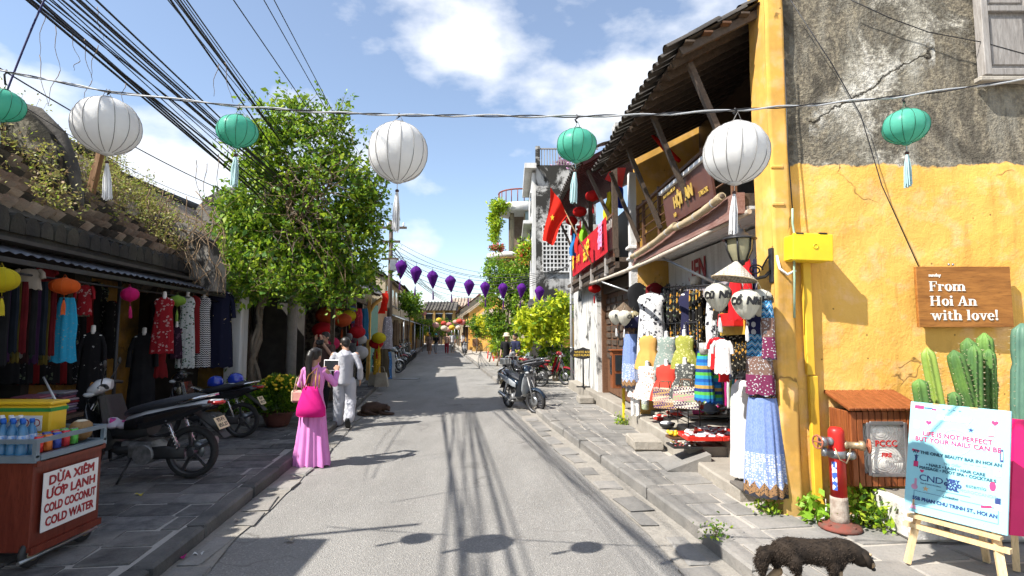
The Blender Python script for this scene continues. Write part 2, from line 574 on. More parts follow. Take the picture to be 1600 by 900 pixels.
while y<24:
 rows.append((y,kl(y)-(2.9 if y<12 else 1.9),kl(y)-0.17,0.36,0.46));y+=0.36
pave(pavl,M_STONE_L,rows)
rows=[]
y=3.0
while y<30:
 xe=interp(SR,y)if y>5.2 else 6.2
 if y>18.3:xe=kr(y)+1.9
 rows.append((y,kr(y)+0.17,xe,0.34,0.42 if y>5.2 else 0.62));y+=0.34
pave(pavr,M_STONE_R,rows)
# gutters: sandy bed with rough slabs along both kerbs
def gutter(name,fk,sign,mat,bed,y0,y1,wid):
 base=O(name,strip(lambda y:fk(y)+sign*0.002,lambda y:fk(y)+sign*(wid+0.06*noise.noise((y*1.3,0,sign))),[y0+i*0.25 for i in range(int((y1-y0)*4))],0.012,2,0.008),bed,kind='structure')
 rr=random.Random(3);y=y0
 while y<y1:
  l=rr.uniform(0.3,0.62);w=rr.uniform(0.16,0.27)
  ym=y+l/2
  a=math.atan2(fk(ym+0.3)-fk(ym-0.3),0.6)
  o=O('gutter_slab',mesh_of(block(w,l,0.03,0.006,0.014,rr),'gutter_slab',mat),None,base)
  o.location=(fk(ym)+sign*rr.uniform(wid*0.5,wid*0.75),ym,0.012);o.rotation_euler=(0,0,-a+rr.uniform(-.08,.08))
  y+=l+rr.choice((0.03,0.05,0.1,0.3))
gutter('gutter_right',kr,-1,M_STONE_R,M_SAND,3,16,0.4)
gutter('gutter_left',kl,1,M_STONE_R,M_SAND,3,16,0.3)
# ------------------------------------------------------------------ right side of the street
def fb(m,o0,o1,y0,y1,z0,z1,mi=0,X0=2.6,k=-0.03):
 """block lined up with a facade X = X0 + k*Y; o0..o1 is the distance from that line"""
 vs=[]
 for z in(z0,z1):
  for y in(y0,y1):
   for o in(o0,o1):
    vs.append((X0+k*y+o,y,z))
 return m.add(vs,[(0,2,3,1),(4,5,7,6),(0,1,5,4),(2,6,7,3),(0,4,6,2),(1,3,7,5)],mi)
def fp(o,y,z,X0=2.6,k=-0.03):
 return(X0+k*y+o,y,z)
def yellow_wall_mat(name,top=None,base=(0.79,0.465,0.115,1),base2=(0.72,0.39,0.08,1),dark=0.0,stain=0.55,lowz=0.15):
 """lime-washed yellow plaster, cracked and worn; above 'top' the paint is gone and the black render shows"""
 t=NT(name)
 g=t.co('Position');x,y,z=t.sep(g)
 big=t.noise(g,1.3,3);med=t.noise(g,5,4,0.6);fine=t.noise(g,38,2,0.7)
 c=t.mix(t.ramp(big,[(0.32,0.0),(0.68,1.0)]),base,base2)
 c=t.mix(t.ramp(med,[(0.5,0.0),(0.72,0.45)]),c,(base[0]*1.08,base[1]*1.2,base[2]*3,1))
 # scuffs, chips and running stains
 run=t.noise(t.map(g,(7,7,0.6)),1.5,5,0.6)
 c=t.mix(t.math('MULTIPLY',t.ramp(run,[(0.52,0.0),(0.7,0.45)]),t.ramp(big,[(0.38,0.0),(0.58,1.0)])),c,(0.36,0.2,0.05,1))
 low=t.ramp(t.math('ADD',z,t.math('MULTIPLY',t.math('SUBTRACT',med,0.5),1.2)),[(lowz,1.0),(lowz+0.4,0.0)])
 c=t.mix(t.math('MULTIPLY',low,stain),c,(0.42,0.30,0.14,1))
 chip=t.ramp(t.noise(g,9,5,0.75),[(0.715,0.0),(0.73,1.0)])
 c=t.mix(t.math('MULTIPLY',chip,0.85),c,(0.30,0.19,0.08,1))
 wig=t.n('ShaderNodeVectorMath',{0:g,1:t.n('ShaderNodeVectorMath',{0:t.n('ShaderNodeTexNoise',{'Vector':g,'Scale':2.6,'Detail':3.0}).outputs[1],'Scale':0.8},operation='SCALE').outputs[0]},operation='ADD').outputs[0]
 ce=t.voro(wig,0.6,'DISTANCE_TO_EDGE')
 crack=t.math('MULTIPLY',t.ramp(ce,[(0.0,1.0),(0.009,0.0)]),t.ramp(t.noise(g,1.9,2),[(0.56,0.0),(0.62,1.0)]))
 c=t.mix(t.math('MULTIPLY',crack,0.8),c,(0.12,0.075,0.03,1))
 if dark:
  c=t.mix(t.math('MULTIPLY',t.ramp(t.noise(g,1.7,6,0.65),[(0.4,0.0),(0.62,1.0)]),dark),c,(0.10,0.07,0.04,1))
 vp=t.n('ShaderNodeTexVoronoi',{'Vector':g,'Scale':7.0});pit=t.math('MULTIPLY',t.ramp(vp.outputs['Distance'],[(0.05,1.0),(0.085,0.0)]),t.math('GREATER_THAN',t.sep(vp.outputs['Color'])[0],0.62))
 c=t.mix(t.math('MULTIPLY',pit,0.8),c,(0.16,0.09,0.03,1))
 h=t.math('SUBTRACT',t.math('ADD',t.math('MULTIPLY',med,0.6),t.math('MULTIPLY',fine,0.12)),t.math('MULTIPLY',pit,0.4))
 h=t.math('SUBTRACT',h,t.math('MULTIPLY',crack,0.5));h=t.math('SUBTRACT',h,t.math('MULTIPLY',chip,0.35))
 nb=t.bump(h,0.2,0.02);nb=t.bump(big,0.35,0.08,nb)
 if top is not None:
  v=t.noise(t.map(g,(1,1,0.8)),0.95,7,0.72,0.6)
  k=t.ramp(v,[(0.33,(0.035,0.03,0.022,1)),(0.42,(0.14,0.125,0.095,1)),(0.47,(0.29,0.25,0.18,1)),(0.52,(0.14,0.128,0.10,1)),(0.57,(0.42,0.39,0.32,1)),(0.64,(0.70,0.67,0.60,1))])
  k=t.mix(t.ramp(t.noise(g,26,3,0.75),[(0.42,0.65),(0.6,0.0)]),k,(0.07,0.06,0.05,1))
  k=t.mix(t.ramp(t.noise(t.map(g,(3,3,0.5)),1.2,5,0.6),[(0.52,0.0),(0.68,0.7)]),k,(0.30,0.28,0.23,1))
  ln=t.math('ADD',t.math('SUBTRACT',z,t.math('ADD',t.math('MULTIPLY',x,0.60),2.12)),t.math('MULTIPLY',t.math('SUBTRACT',t.noise(g,3.2,5,0.6),0.5),0.42))
  ln=t.math('ABSOLUTE',ln)
  ends=t.math('MULTIPLY',t.math('GREATER_THAN',x,2.95),t.math('LESS_THAN',x,4.25))
  crk2=t.math('MULTIPLY',t.ramp(ln,[(0.0,1.0),(0.022,0.0)]),ends)
  k=t.mix(t.math('MULTIPLY',t.math('MULTIPLY',t.ramp(ln,[(0.02,0.8),(0.2,0.0)]),ends),t.ramp(t.noise(g,7,5,0.7),[(0.42,0.0),(0.58,1.0)])),k,(0.60,0.58,0.52,1))
  k=t.mix(crk2,k,(0.02,0.017,0.013,1))
  edge=t.math('ADD',z,t.math('MULTIPLY',t.math('SUBTRACT',t.noise(t.map(g,(1.2,1.2,0.5)),1.5,6,0.62),0.5),0.34))
  m=t.ramp(t.math('SUBTRACT',edge,top-0.5),[(0.485,0.0),(0.505,1.0)])
  c=t.mix(m,c,k)
  nb=t.bump(t.math('SUBTRACT',t.math('ADD',v,t.math('MULTIPLY',t.noise(g,26,3,0.75),0.5)),t.math('MULTIPLY',crk2,0.5)),t.math('ADD',0.25,t.math('MULTIPLY',m,0.55)),0.06,nb)
 return t.done(c,0.88,nb,0,0.15)
M_YWALL=yellow_wall_mat('yellow_limewash_wall',3.48)
M_YEL=yellow_wall_mat('yellow_limewash',None,dark=0.25)
M_YELD=yellow_wall_mat('old_dark_yellow_limewash',None,(0.46,0.26,0.05,1),(0.36,0.19,0.035,1),dark=0.8)  # stained limewash, its colour darkened further for the shade inside the stall
def moldy(name,base,dirt,amt=0.5,sc=1.4,streak=0.6):
 t=NT(name);g=t.co('Position')
 f=t.noise(g,sc,6,0.72,0.5)
 c=t.mix(t.ramp(t.noise(g,0.9,4),[(0.3,0.0),(0.7,1.0)]),base,tuple(q*0.8 for q in base[:3])+(1,))
 c=t.mix(t.ramp(f,[(1-amt-0.03,0.0),(1-amt+0.06,1.0)]),c,dirt)
 c=t.mix(t.ramp(t.noise(t.map(g,(6,6,0.5)),1.3,5,0.65),[(0.52,0.0),(0.7,streak)]),c,dirt)
 nb=t.bump(t.math('ADD',f,t.math('MULTIPLY',t.noise(g,30,4),0.4)),0.5,0.05)
 return t.done(c,0.88,nb,0,0.15)
M_MOLDW=moldy('white_wall_with_black_mould',(0.62,0.61,0.58,1),(0.05,0.05,0.05,1),0.42)
M_MOLDC=moldy('black_stained_concrete',(0.46,0.45,0.43,1),(0.035,0.033,0.03,1),0.53,0.9)
M_WHITEP=moldy('white_painted_plaster',(0.66,0.65,0.63,1),(0.3,0.28,0.25,1),0.3)
M_GREYP=moldy('grey_blue_plaster',(0.36,0.47,0.47,1),(0.2,0.22,0.22,1),0.3)
M_TAN=moldy('tan_plaster',(0.50,0.42,0.29,1),(0.22,0.18,0.13,1),0.4)
M_WOODD=woodmat('dark_weathered_wood',(0.055,0.038,0.028,1),(0.115,0.085,0.062,1),(9,1.2,9))
M_WOODG=woodmat('grey_weathered_wood',(0.21,0.19,0.175,1),(0.36,0.34,0.32,1),(10,10,1),rough=0.85)
M_WOODR=woodmat('reddish_worn_beam',(0.19,0.085,0.065,1),(0.32,0.20,0.17,1),(9,1,9))
M_WOODB=woodmat('brown_wood',(0.10,0.048,0.026,1),(0.17,0.085,0.045,1),(9,1.2,9))
M_WOODO=woodmat('orange_varnished_wood',(0.18,0.05,0.016,1),(0.29,0.09,0.028,1),(10,10,1.2),rough=0.45,bump=0.25)
M_WOODP=woodmat('pale_pine',(0.62,0.43,0.22,1),(0.72,0.54,0.31,1),(9,9,1.2),rough=0.55,bump=0.15)
M_WOODS=woodmat('sign_board_wood',(0.20,0.075,0.014,1),(0.36,0.15,0.032,1),(1.2,9,9),sc=2.2,rough=0.55,bump=0.2)
M_BAMBOO=woodmat('old_bamboo',(0.36,0.27,0.15,1),(0.52,0.43,0.29,1),(9,1,9))
M_TILE=stone('old_roof_tile',(0.17,0.125,0.10,1),(0.34,0.26,0.20,1),(0.36,0.32,0.25,1),5,0.6,0.6)
M_TILED=stone('blackened_roof_tile',(0.03,0.028,0.026,1),(0.07,0.06,0.052,1),(0.14,0.13,0.10,1),5,0.7,0.6)
M_TILER=stone('reddish_roof_tile',(0.14,0.06,0.045,1),(0.24,0.12,0.09,1),(0.26,0.19,0.15,1),5,0.6,0.5)
M_DARK=pm('interior_shade_black',(0.03,0.027,0.025,1),(0.05,0.045,0.04,1))  # near-black colour stands in for the deep shade of rooms and openings
M_BLKMET=pm('black_painted_iron',(0.018,0.018,0.02,1),(0.035,0.035,0.038,1),rough=0.45,metal=0.3,bump=0.1)
M_STEEL=pm('grey_steel',(0.36,0.37,0.38,1),(0.26,0.27,0.28,1),rough=0.4,metal=0.8)
M_WHITE=pm('white_plastic',(0.76,0.76,0.75,1),(0.68,0.68,0.67,1),rough=0.45)
M_BLACKP=pm('black_plastic',(0.015,0.015,0.016,1),(0.025,0.025,0.026,1),rough=0.5)
M_REDP=pm('red_paint',(0.55,0.015,0.015,1),(0.42,0.02,0.015,1),rough=0.4,bump=0.05)
M_GLASSD=pm('dark_window_glass',(0.02,0.025,0.028,1),(0.03,0.033,0.035,1),rough=0.12,spec=0.6)
M_STEP=stone('pale_step_stone',(0.29,0.265,0.225,1),(0.38,0.345,0.295,1),(0.22,0.195,0.165,1),5,0.7)
M_GOLD=pm('gold_lettering',(0.62,0.42,0.08,1),(0.5,0.33,0.06,1),rough=0.4,metal=0.2)
M_ROPE=pm('grey_pvc_pipe',(0.42,0.43,0.44,1),(0.34,0.35,0.36,1),rough=0.5)
# --- the yellow house wall that faces the camera
WY=5.26
houseA=T('yellow_house','old yellow house gable wall with blackened upper plaster beside the beauty bar sign','house',(4.5,WY+0.2,0))
m=MB()
def wfn(u,v):
 x=lerp(2.60,7.4,u);z=lerp(0.0,7.2,v)
 d=0.026*noise.noise((x*1.1,z*1.1,1.3))+0.008*noise.noise((x*3.7,z*3.7,7))+0.002*noise.noise((x*11,z*11,2))
 if z>3.5:
  d-=0.012
 return(x,WY-d,z)
m.grid(wfn,150,220)
m.box((5.0,WY+0.22,3.6),(4.78,0.3,7.2))
O('wall',m,M_YWALL,houseA,world=True,fix=False)
m=MB()
def pfn(u,v):
 a=(u-0.5)*2
 x=2.615+0.095*a;z=lerp(0.05,7.2,v)
 y=WY-0.07+0.02*max(0,abs(a)-0.85)/0.15
 return(x+0.012*noise.noise((2,z*1.7,0))*(1 if a<0 else 0.4),y+0.012*noise.noise((x*3,z*2.2,4)),z)
m.grid(pfn,10,120)
m.grid(lambda u,v:(2.52+0.012*noise.noise((2,lerp(0.05,7.2,v)*1.7,0)),lerp(WY+0.3,WY-0.05,u),lerp(0.05,7.2,v)),2,120)
m.grid(lambda u,v:(2.71,lerp(WY-0.05,WY+0.05,u),lerp(0.05,7.2,v)),1,40)
for z in(3.05,3.42):
 m.box((2.58,WY-0.072,z),(0.12,0.02,0.03),bev=0.006)
O('pilaster',m,yellow_wall_mat('yellow_pilaster_paint',None,dark=0.35),houseA,'yellow pilaster with dark weather stains',world=True,fix=False)
# shuttered window, upper right
win=O('window',MB().box((5.15,WY-0.03,5.12),(0.98,0.05,1.54)),M_WOODG,houseA,'grey weathered wooden shutter',world=True)
for(c,d)in(((4.69,WY-0.07,5.12),(0.07,0.06,1.56)),((5.61,WY-0.07,5.12),(0.07,0.06,1.56)),((5.15,WY-0.07,4.37),(0.86,0.06,0.07)),((5.15,WY-0.07,5.87),(0.86,0.06,0.07)),((5.15,WY-0.072,5.02),(0.86,0.055,0.06)),((5.15,WY-0.074,5.12),(0.05,0.05,1.5))):
 O('frame',MB().box(c,d,bev=0.006),M_WOODG,win,world=True)
for(c,d)in(((4.92,WY-0.06,4.7),(0.34,0.02,0.5)),((4.92,WY-0.06,5.45),(0.34,0.02,0.72)),((5.37,WY-0.06,4.7),(0.34,0.02,0.5)),((5.37,WY-0.06,5.45),(0.34,0.02,0.72))):
 O('panel',MB().box(c,d,bev=0.008),M_WOODG,win,world=True)
O('sill',MB().box((5.15,WY-0.06,4.30),(1.1,0.09,0.05),bev=0.01),M_STEP,houseA,world=True)
# cable trunking down the pilaster
M_YPVC=pm('yellow_painted_trunking',(0.74,0.47,0.035,1),(0.62,0.36,0.03,1),sc=3,rough=0.6)
m=MB()
m.box((2.83,WY-0.05,1.95),(0.075,0.05,1.08),bev=0.006)
m.box((2.845,WY-0.058,0.83),(0.08,0.055,1.14),bev=0.006)
m.bar((2.85,WY-0.06,0.3),(2.90,WY-0.09,0.13),0.075,0.05)
O('cable_trunking',m,M_YPVC,houseA,'yellow plastic cable trunking',world=True)
# junction box
jb=T('junction_box','yellow plastic junction box mounted beside the street lamp bracket','utility box',(2.80,WY-0.15,2.48))
M_YBOX=pm('yellow_plastic_box',(0.82,0.60,0.02,1),(0.74,0.50,0.02,1),sc=4,rough=0.4)
O('box_body',MB().box((0,0.02,0.12),(0.36,0.20,0.24),bev=0.012,ry=0.04),M_YBOX,jb)
O('lid',MB().box((0,-0.09,0.122),(0.375,0.025,0.255),bev=0.008,ry=0.04),M_YBOX,jb)
lg=MB().lathe([(0.024,0),(0.024,0.006),(0.018,0.006),(0.018,0.002)],16,M=TR((0.02,-0.103,0.13),rx=PI/2));O('boss',lg,M_YBOX,jb)
for x in(-0.12,0.1):
 O('clip',MB().box((x,-0.09,0.252),(0.07,0.03,0.012),ry=0.04),M_BLKMET,jb)
 # wall street lamp
lamp=T('street_lamp','black iron lantern lamp on a scrolled wall bracket','street lamp',(2.52,WY-0.02,2.3))
m=MB()
m.box((0.0,0,0.16),(0.04,0.07,0.34),bev=0.008)
m.tube([(0,0,0.12),(-0.07,0,0.05),(-0.16,0,0.03),(-0.25,0,0.055),(-0.31,0,0.12),(-0.31,0,0.15)],0.017,8)
sc_=[(-0.16+0.07*math.cos(a)*(1-a/14),0,0.115+0.055*math.sin(a)*(1-a/14))for a in[i*0.45 for i in range(20)]]
m.tube(sc_,0.008,6)
m.tube([(-0.02,0,0.26),(-0.06,0,0.2),(-0.10,0,0.13)],0.008,6)
O('bracket',m,M_BLKMET,lamp)
lc=(-0.31,0,0.15)
m=MB();m.lathe([(0.02,0),(0.05,0.015),(0.045,0.03),(0.075,0.05)],12,lc)
m.lathe([(0.165,0.26),(0.155,0.275),(0.09,0.30),(0.05,0.345),(0.055,0.355),(0.025,0.375),(0.02,0.40),(0.0,0.41)],12,lc)
for i in range(6):
 a=i*PI/3
 m.tube([(lc[0]+0.072*math.cos(a),0.072*math.sin(a),lc[2]+0.05),(lc[0]+0.122*math.cos(a),0.122*math.sin(a),lc[2]+0.16),(lc[0]+0.13*math.cos(a),0.13*math.sin(a),lc[2]+0.262)],0.009,6)
O('lamp_cage',m,M_BLKMET,lamp)
t=NT('yellowed_lamp_glass')
M_LGLASS=t.done(t.mix(t.noise(t.co('Object'),9,5),(0.42,0.38,0.22,1),(0.12,0.12,0.09,1)),0.2,None,0,0.5)
O('lamp_glass',MB().lathe([(0.068,0.052),(0.114,0.16),(0.122,0.258)],12,lc,cap=False),M_LGLASS,lamp)
# --- shop house between the yellow wall and the red-banner house
shopY0,shopY1=WY+0.42,9.8
shop=T('wooden_shop_house','two storey shop house with open wooden balcony and tiled eaves over dress shop','house',fp(1.5,7.5,0))
def sh(name,m,mat,parent=shop,label=None):
 return O(name,m,mat,parent,label,world=True)
sh('floor',fb(MB(),0.34,3.4,WY+0.4,9.8,0.0,0.44),M_STEP)
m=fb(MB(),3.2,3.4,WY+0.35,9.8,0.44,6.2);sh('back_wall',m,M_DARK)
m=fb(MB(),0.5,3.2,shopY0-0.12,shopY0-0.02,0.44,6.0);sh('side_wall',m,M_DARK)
sh('party_wall',fb(MB(),-0.02,3.4,9.82,10.02,0.0,5.6),M_YEL,label='yellow party wall between the two upper floors')
m=fb(MB(),-0.14,-0.021,9.84,10.0,0.3,4.75)
m.box(fp(-0.09,9.92,3.35),(0.20,0.26,0.06),bev=0.012);m.box(fp(-0.09,9.92,3.15),(0.18,0.24,0.05),bev=0.012);m.box(fp(-0.09,9.92,2.98),(0.17,0.22,0.05),bev=0.012)
sh('column',m,M_WHITEP,label='white moulded corner column')
sh('inner_wall',fb(MB(),1.3,1.4,7.4,9.8,0.44,3.0),pm('grey_inner_wall',(0.24,0.24,0.25,1)))
sh('upper_wall',fb(MB(),1.15,1.25,WY+0.35,9.8,3.28,5.6),M_WOODD)  # dark wood colour stands in for the shade of the upper room
sh('upper_door',fb(MB(),1.12,1.149,6.3,8.2,3.28,5.0),M_DARK)
sh('balcony_floor',fb(MB(),-0.02,3.2,WY+0.36,9.8,3.14,3.27),M_WOODD)
sh('beam',fb(MB(),-0.10,0.0,WY+0.33,9.78,3.05,3.27),M_WOODR,label='worn reddish balcony beam')
sh('ledge',fb(MB(),-0.13,-0.101,WY+0.33,9.78,3.0,3.06),M_WOODR)
for i in range(9):
 o=0.03+i*0.13
 sh('soffit_board',fb(MB(),o,o+0.122,WY+0.36,9.8,3.10-0.002*(i%2),3.135),M_WHITEP)
 # railing
for z in(3.48,3.62,3.76,3.90):
 sh('rail',MB().rod(fp(-0.04,WY+0.36,z),fp(-0.04,9.7,z),0.011,6),M_WOODB)
sh('hand_rail',MB().bar(fp(-0.04,WY+0.36,4.03),fp(-0.04,9.7,4.03),0.06,0.045),M_WOODB)
for y in(5.75,6.6,7.5,8.4,9.3,9.68):
 sh('post',MB().box(fp(-0.04,y,3.68),(0.05,0.05,0.82)),M_WOODB)
 # struts from the balcony edge out to the eave
EAVO,EAVZ,RS=-0.66,4.68,0.52
for y in(5.62,7.0,8.35,9.62):
 sh('strut',MB().bar(fp(-0.04,y,3.42),fp(EAVO+0.13,y,EAVZ+0.0),0.065,0.06),M_WOODD)
 # roof: rafters, battens, tiles
RY0,RY1=WY+0.02,9.75
roof=sh('roof',MB().add([fp(EAVO,RY0,EAVZ+0.1),fp(EAVO,RY1,EAVZ+0.1),fp(3.4,RY1,EAVZ+0.1+RS*4.06),fp(3.4,RY0,EAVZ+0.1+RS*4.06)],[(0,1,2,3)]),M_TILED)
y=RY0+0.1
rr=random.Random(2)
while y<RY1:
 O('rafter',MB().bar(fp(EAVO-rr.uniform(0,.05),y,EAVZ+0.0),fp(2.0,y,EAVZ+RS*2.66),0.05,0.08),M_WOODD,roof,world=True);y+=0.27
for i in range(14):
 o=EAVO+0.02+i*0.19
 O('batten',MB().bar(fp(o,RY0,EAVZ+0.062+RS*(o-EAVO)),fp(o,RY1,EAVZ+0.062+RS*(o-EAVO)),0.09,0.02),M_WOODB if i%3 else M_WOODD,roof,world=True)
tm=[]
for k in range(3):
 q=MB();q.lathe([(0.075,-0.16),(0.085,0.16)],12,M=TR(rx=0));
 q=MB().grid(lambda u,v:(0.085*math.cos(PI*u)*(0.92+0.1*v),0.055*math.sin(PI*u),lerp(-0.17,0.17,v)),8,1)
 q2=MB().grid(lambda u,v:(0.07*math.cos(PI*u)*(0.92+0.1*v),0.04*math.sin(PI*u),lerp(-0.17,0.17,v)),8,1)
 q.join(q2)
 q.add([],[])
 tm.append(mesh_of(q,'roof_tile',M_TILED))
sl=math.atan(RS)
for row in range(5):
 y=RY0+0.09+(row%2)*0.02
 while y<RY1:
  o=EAVO-0.05+row*0.26
  t_=O('roof_tile',tm[0],None,roof)
  t_.location=full(roof).inverted()@Vector(fp(o,y,EAVZ+0.115+RS*(o-EAVO)+0.02*(row%2)))
  # local Z runs up the slope (+X), local X runs along the eave
  Mx=Matrix(((0.0,-math.sin(sl),math.cos(sl)),(1,0,0),(0,math.cos(sl),math.sin(sl))))
  t_.rotation_euler=(Mx@Euler((rr.uniform(-.06,.06),rr.uniform(-.07,.07),rr.uniform(-.06,.06))).to_matrix()).to_euler()
  y+=0.185
  # signboard with gold letters on the railing
sg=T('shop_signboard','brown signboard with gold letters fixed to the balcony railing','sign',fp(-0.13,7.05,3.38))
a0,a1=fp(-0.10,6.2,0)[0],fp(-0.10,7.95,0)[0]
m=MB();m.add([fp(-0.07,6.2,3.36),fp(-0.07,7.95,3.36),fp(-0.13,7.95,3.84),fp(-0.13,6.2,3.84),fp(-0.04,6.2,3.36),fp(-0.04,7.95,3.36),fp(-0.10,7.95,3.84),fp(-0.10,6.2,3.84)],[(0,1,2,3),(7,6,5,4),(0,4,5,1),(2,6,7,3),(1,5,6,2),(0,3,7,4)])
O('board',m,pm('brown_sign_paint',(0.085,0.030,0.022,1),(0.11,0.045,0.03,1),rough=0.5),sg,world=True)
O('top_trim',MB().bar(fp(-0.145,6.15,3.865),fp(-0.145,8.0,3.865),0.045,0.045),M_WHITE,sg,world=True)
def street_text(txt,size,y,z,off,mat,parent,tilt=0.0,bold=0.0,X0=2.6,k=-0.03,sx=1.0):
 """lettering on a board along the right side; reads from the far end to the near end"""
 tb=text_mb(txt,size,0.003,bold,sx=sx)
 Mx=Matrix.Translation(Vector(fp(off,y,z,X0,k)))@Matrix(((0-0.0,-math.sin(tilt),-math.cos(tilt),0),(-1,0,0,0),(0,math.cos(tilt),-math.sin(tilt),0),(0,0,0,1)))
 q=MB().join(tb,Mx)
 return O('lettering',q,mat,parent,world=True)
street_text('HỘI  AN',0.21,7.1,3.60,-0.125,M_GOLD,sg,0.135,0.012)
street_text('SHOP VẢI & MAY ĐO',0.06,7.6,3.78,-0.14,M_GOLD,sg,0.135,0.002)
street_text('TAILOR',0.09,6.45,3.5,-0.10,M_GOLD,sg,0.135,0.002)
street_text('148',0.08,7.5,3.44,-0.096,M_GOLD,sg,0.135,0.002)
# rolled bamboo blinds on the beam
def blind(y0,y1,z0,z1,off,r,label):
 b=T('bamboo_blind',label,'blind',fp(off,(y0+y1)/2,min(z0,z1)-r),group='rolled bamboo blinds on the balcony beam')
 n=14;pts=[fp(off,lerp(y0,y1,i/n),lerp(z0,z1,i/n)-0.03*math.sin(PI*i/n))for i in range(n+1)]
 O('roll',MB().tube(pts,[r*(1+0.06*math.sin(i*2.1))for i in range(n+1)],12),M_BAMBOO,b,world=True)
 for i in range(3):
  y=lerp(y0,y1,0.15+0.35*i);z=lerp(z0,z1,0.15+0.35*i)-0.03*math.sin(PI*(0.15+0.35*i))
  O('tie',MB().tube([fp(off,y-0.012,z),fp(off,y+0.012,z)],r*1.1,12),M_ROPE,b,world=True)
 for(y,z)in((y0,z0),(y1,z1)):
  O('end_spiral',MB().lathe([(r*0.6,-0.012),(r*0.6,0.012),(r*0.3,0.014)],10,M=TR(fp(off,y,z),rx=PI/2)),M_WOODD,b,world=True)
blind(5.75,7.3,3.27,3.22,-0.17,0.045,'rolled bamboo blind nearer the yellow pilaster, below the gold lettered board')
blind(7.25,9.6,3.25,3.14,-0.18,0.045,'longer rolled bamboo blind at the far end of the balcony beam')
# white sign band with red letters above the shop opening
sb=T('shop_sign_band','white sign band with dark red capital letters over the dress shop','sign',fp(0.5,7.5,2.55))
O('band',fb(MB(),0.5,0.54,WY+0.45,9.7,2.55,3.05),M_WHITEP,sb,world=True)
O('trim',fb(MB(),0.46,0.55,WY+0.45,9.7,2.50,2.549),M_STEEL,sb,world=True)
M_RLET=pm('dark_red_lettering',(0.34,0.02,0.03,1),(0.26,0.02,0.03,1),rough=0.5)
street_text('LIEN',0.42,8.35,2.76,0.493,M_RLET,sb,0,0.012)
street_text('HI',0.42,6.2,2.76,0.493,M_RLET,sb,0,0.012)
sh('fascia',fb(MB(),0.3,0.34,WY+0.45,9.75,2.30,2.46),pm('purple_grey_awning_box',(0.27,0.24,0.26,1),(0.33,0.30,0.31,1)))
# folding awning: rolled canvas on a front bar, two arms
aw=T('folding_awning','rolled beige folding awning on steel arms over the dress shop','awning',fp(-0.3,7.6,2.7))
A0,A1=Vector((2.46,5.55,3.06)),Vector((1.50,10.3,2.73))
pts=[A0.lerp(A1,i/12)-Vector((0,0,0.06*math.sin(PI*i/12)))for i in range(13)]
O('canvas_roll',MB().tube(pts,[0.028+0.005*math.sin(i*1.7)for i in range(13)],10),pm('beige_canvas',(0.50,0.44,0.36,1),(0.36,0.31,0.25,1),sc=9,rough=0.9),aw,world=True)
for i,q in((5,fp(0.28,7.0,2.42)),(11,fp(0.3,9.7,2.35))):
 O('arm',MB().rod(pts[i],q,0.018,8),M_STEEL,aw,world=True)
 O('knuckle',MB().lathe([(0.03,-0.03),(0.03,0.03)],10,M=TR(pts[i],rx=PI/2)),M_STEEL,aw,world=True)
 # light-green flap at the far end
q=at_y(985,415,9.6)
O('awning_flap',MB().grid(lambda u,v:tuple(Vector(q)+Vector((lerp(0,0.34,u),lerp(-.1,-.5,v),lerp(-0.05,0.13,u)+0.02*math.sin(u*6)))),6,2),clothmat('pale_green_canvas',(0.42,0.52,0.38,1)),label='small pale green canvas flap beside the yellow party wall',cat='awning')
# plinth and steps
M_PL=M_STEP
stp=T('shop_steps','worn stone steps and plinth in front of the dress shop','steps',(2.4,7.5,0.1))
xs=lambda y:interp(SR,y)
def plinth(y0,y1,z,inset,name='step'):
 m=MB();n=max(2,int((y1-y0)/0.5));rr=random.Random(int(y0*10))
 ys=[lerp(y0,y1,i/n)for i in range(n+1)]
 vs=[]
 for y in ys:
  j=rr.uniform(-0.012,0.012)
  xa=xs(y)+inset+j
  vs.append([(xa,y,0.08),(xa+0.004,y,z-0.02),(xa+0.02,y,z+rr.uniform(-.004,.004)),(2.62-0.03*y+0.4,y,z)])
 m.loft(vs,sm=False,closed=False,cap=False)
 m.add(vs[0]+[(vs[0][3][0],vs[0][3][1],0.08)],[(0,1,2,3,4)]);m.add(vs[-1]+[(vs[-1][3][0],vs[-1][3][1],0.08)],[(4,3,2,1,0)])
 O(name,m,M_PL,stp,world=True,fix=False)
plinth(5.62,7.05,0.24,0.0)
plinth(7.05,10.6,0.36,0.0)
plinth(10.6,16.6,0.36,0.02)
plinth(7.6,10.0,0.43,0.30)
O('landing_slab',MB().box((2.47,5.72,0.245),(0.36,0.3,0.03),bev=0.006),stone('dark_slate',(0.07,0.065,0.06,1),(0.1,0.09,0.085,1),(0.16,0.14,0.12,1)),stp,world=True)
for(x,y,w,d,z)in((1.95,8.2,0.42,0.62,0.2),(1.75,13.2,0.35,0.6,0.2)):
 O('step_block',block(w,d,0.14,0.02,0.012,R).join(MB()),M_STEP,stp).location=full(stp).inverted()@Vector((x,y,z))
 # sloping motorbike ramp
m=MB();q0,q1=6.75,7.25
m.add([(1.88,q0,0.135),(1.88,q1,0.135),(2.42,q1,0.33),(2.42,q0,0.33),(2.42,q0,0.1),(2.42,q1,0.1)],[(0,1,2,3),(0,3,4),(1,5,2),(3,2,5,4)])
O('ramp',m,M_STONE_R,stp,world=True)
for i in range(3):
 O('ramp_slab',MB().add([(1.9+i*.17,q0+.02,.142+i*.061),(1.9+i*.17,q1-.02,.142+i*.061),(2.06+i*.17,q1-.02,.199+i*.061),(2.06+i*.17,q0+.02,.199+i*.061)],[(0,1,2,3)]),M_KERB_R,stp,world=True)
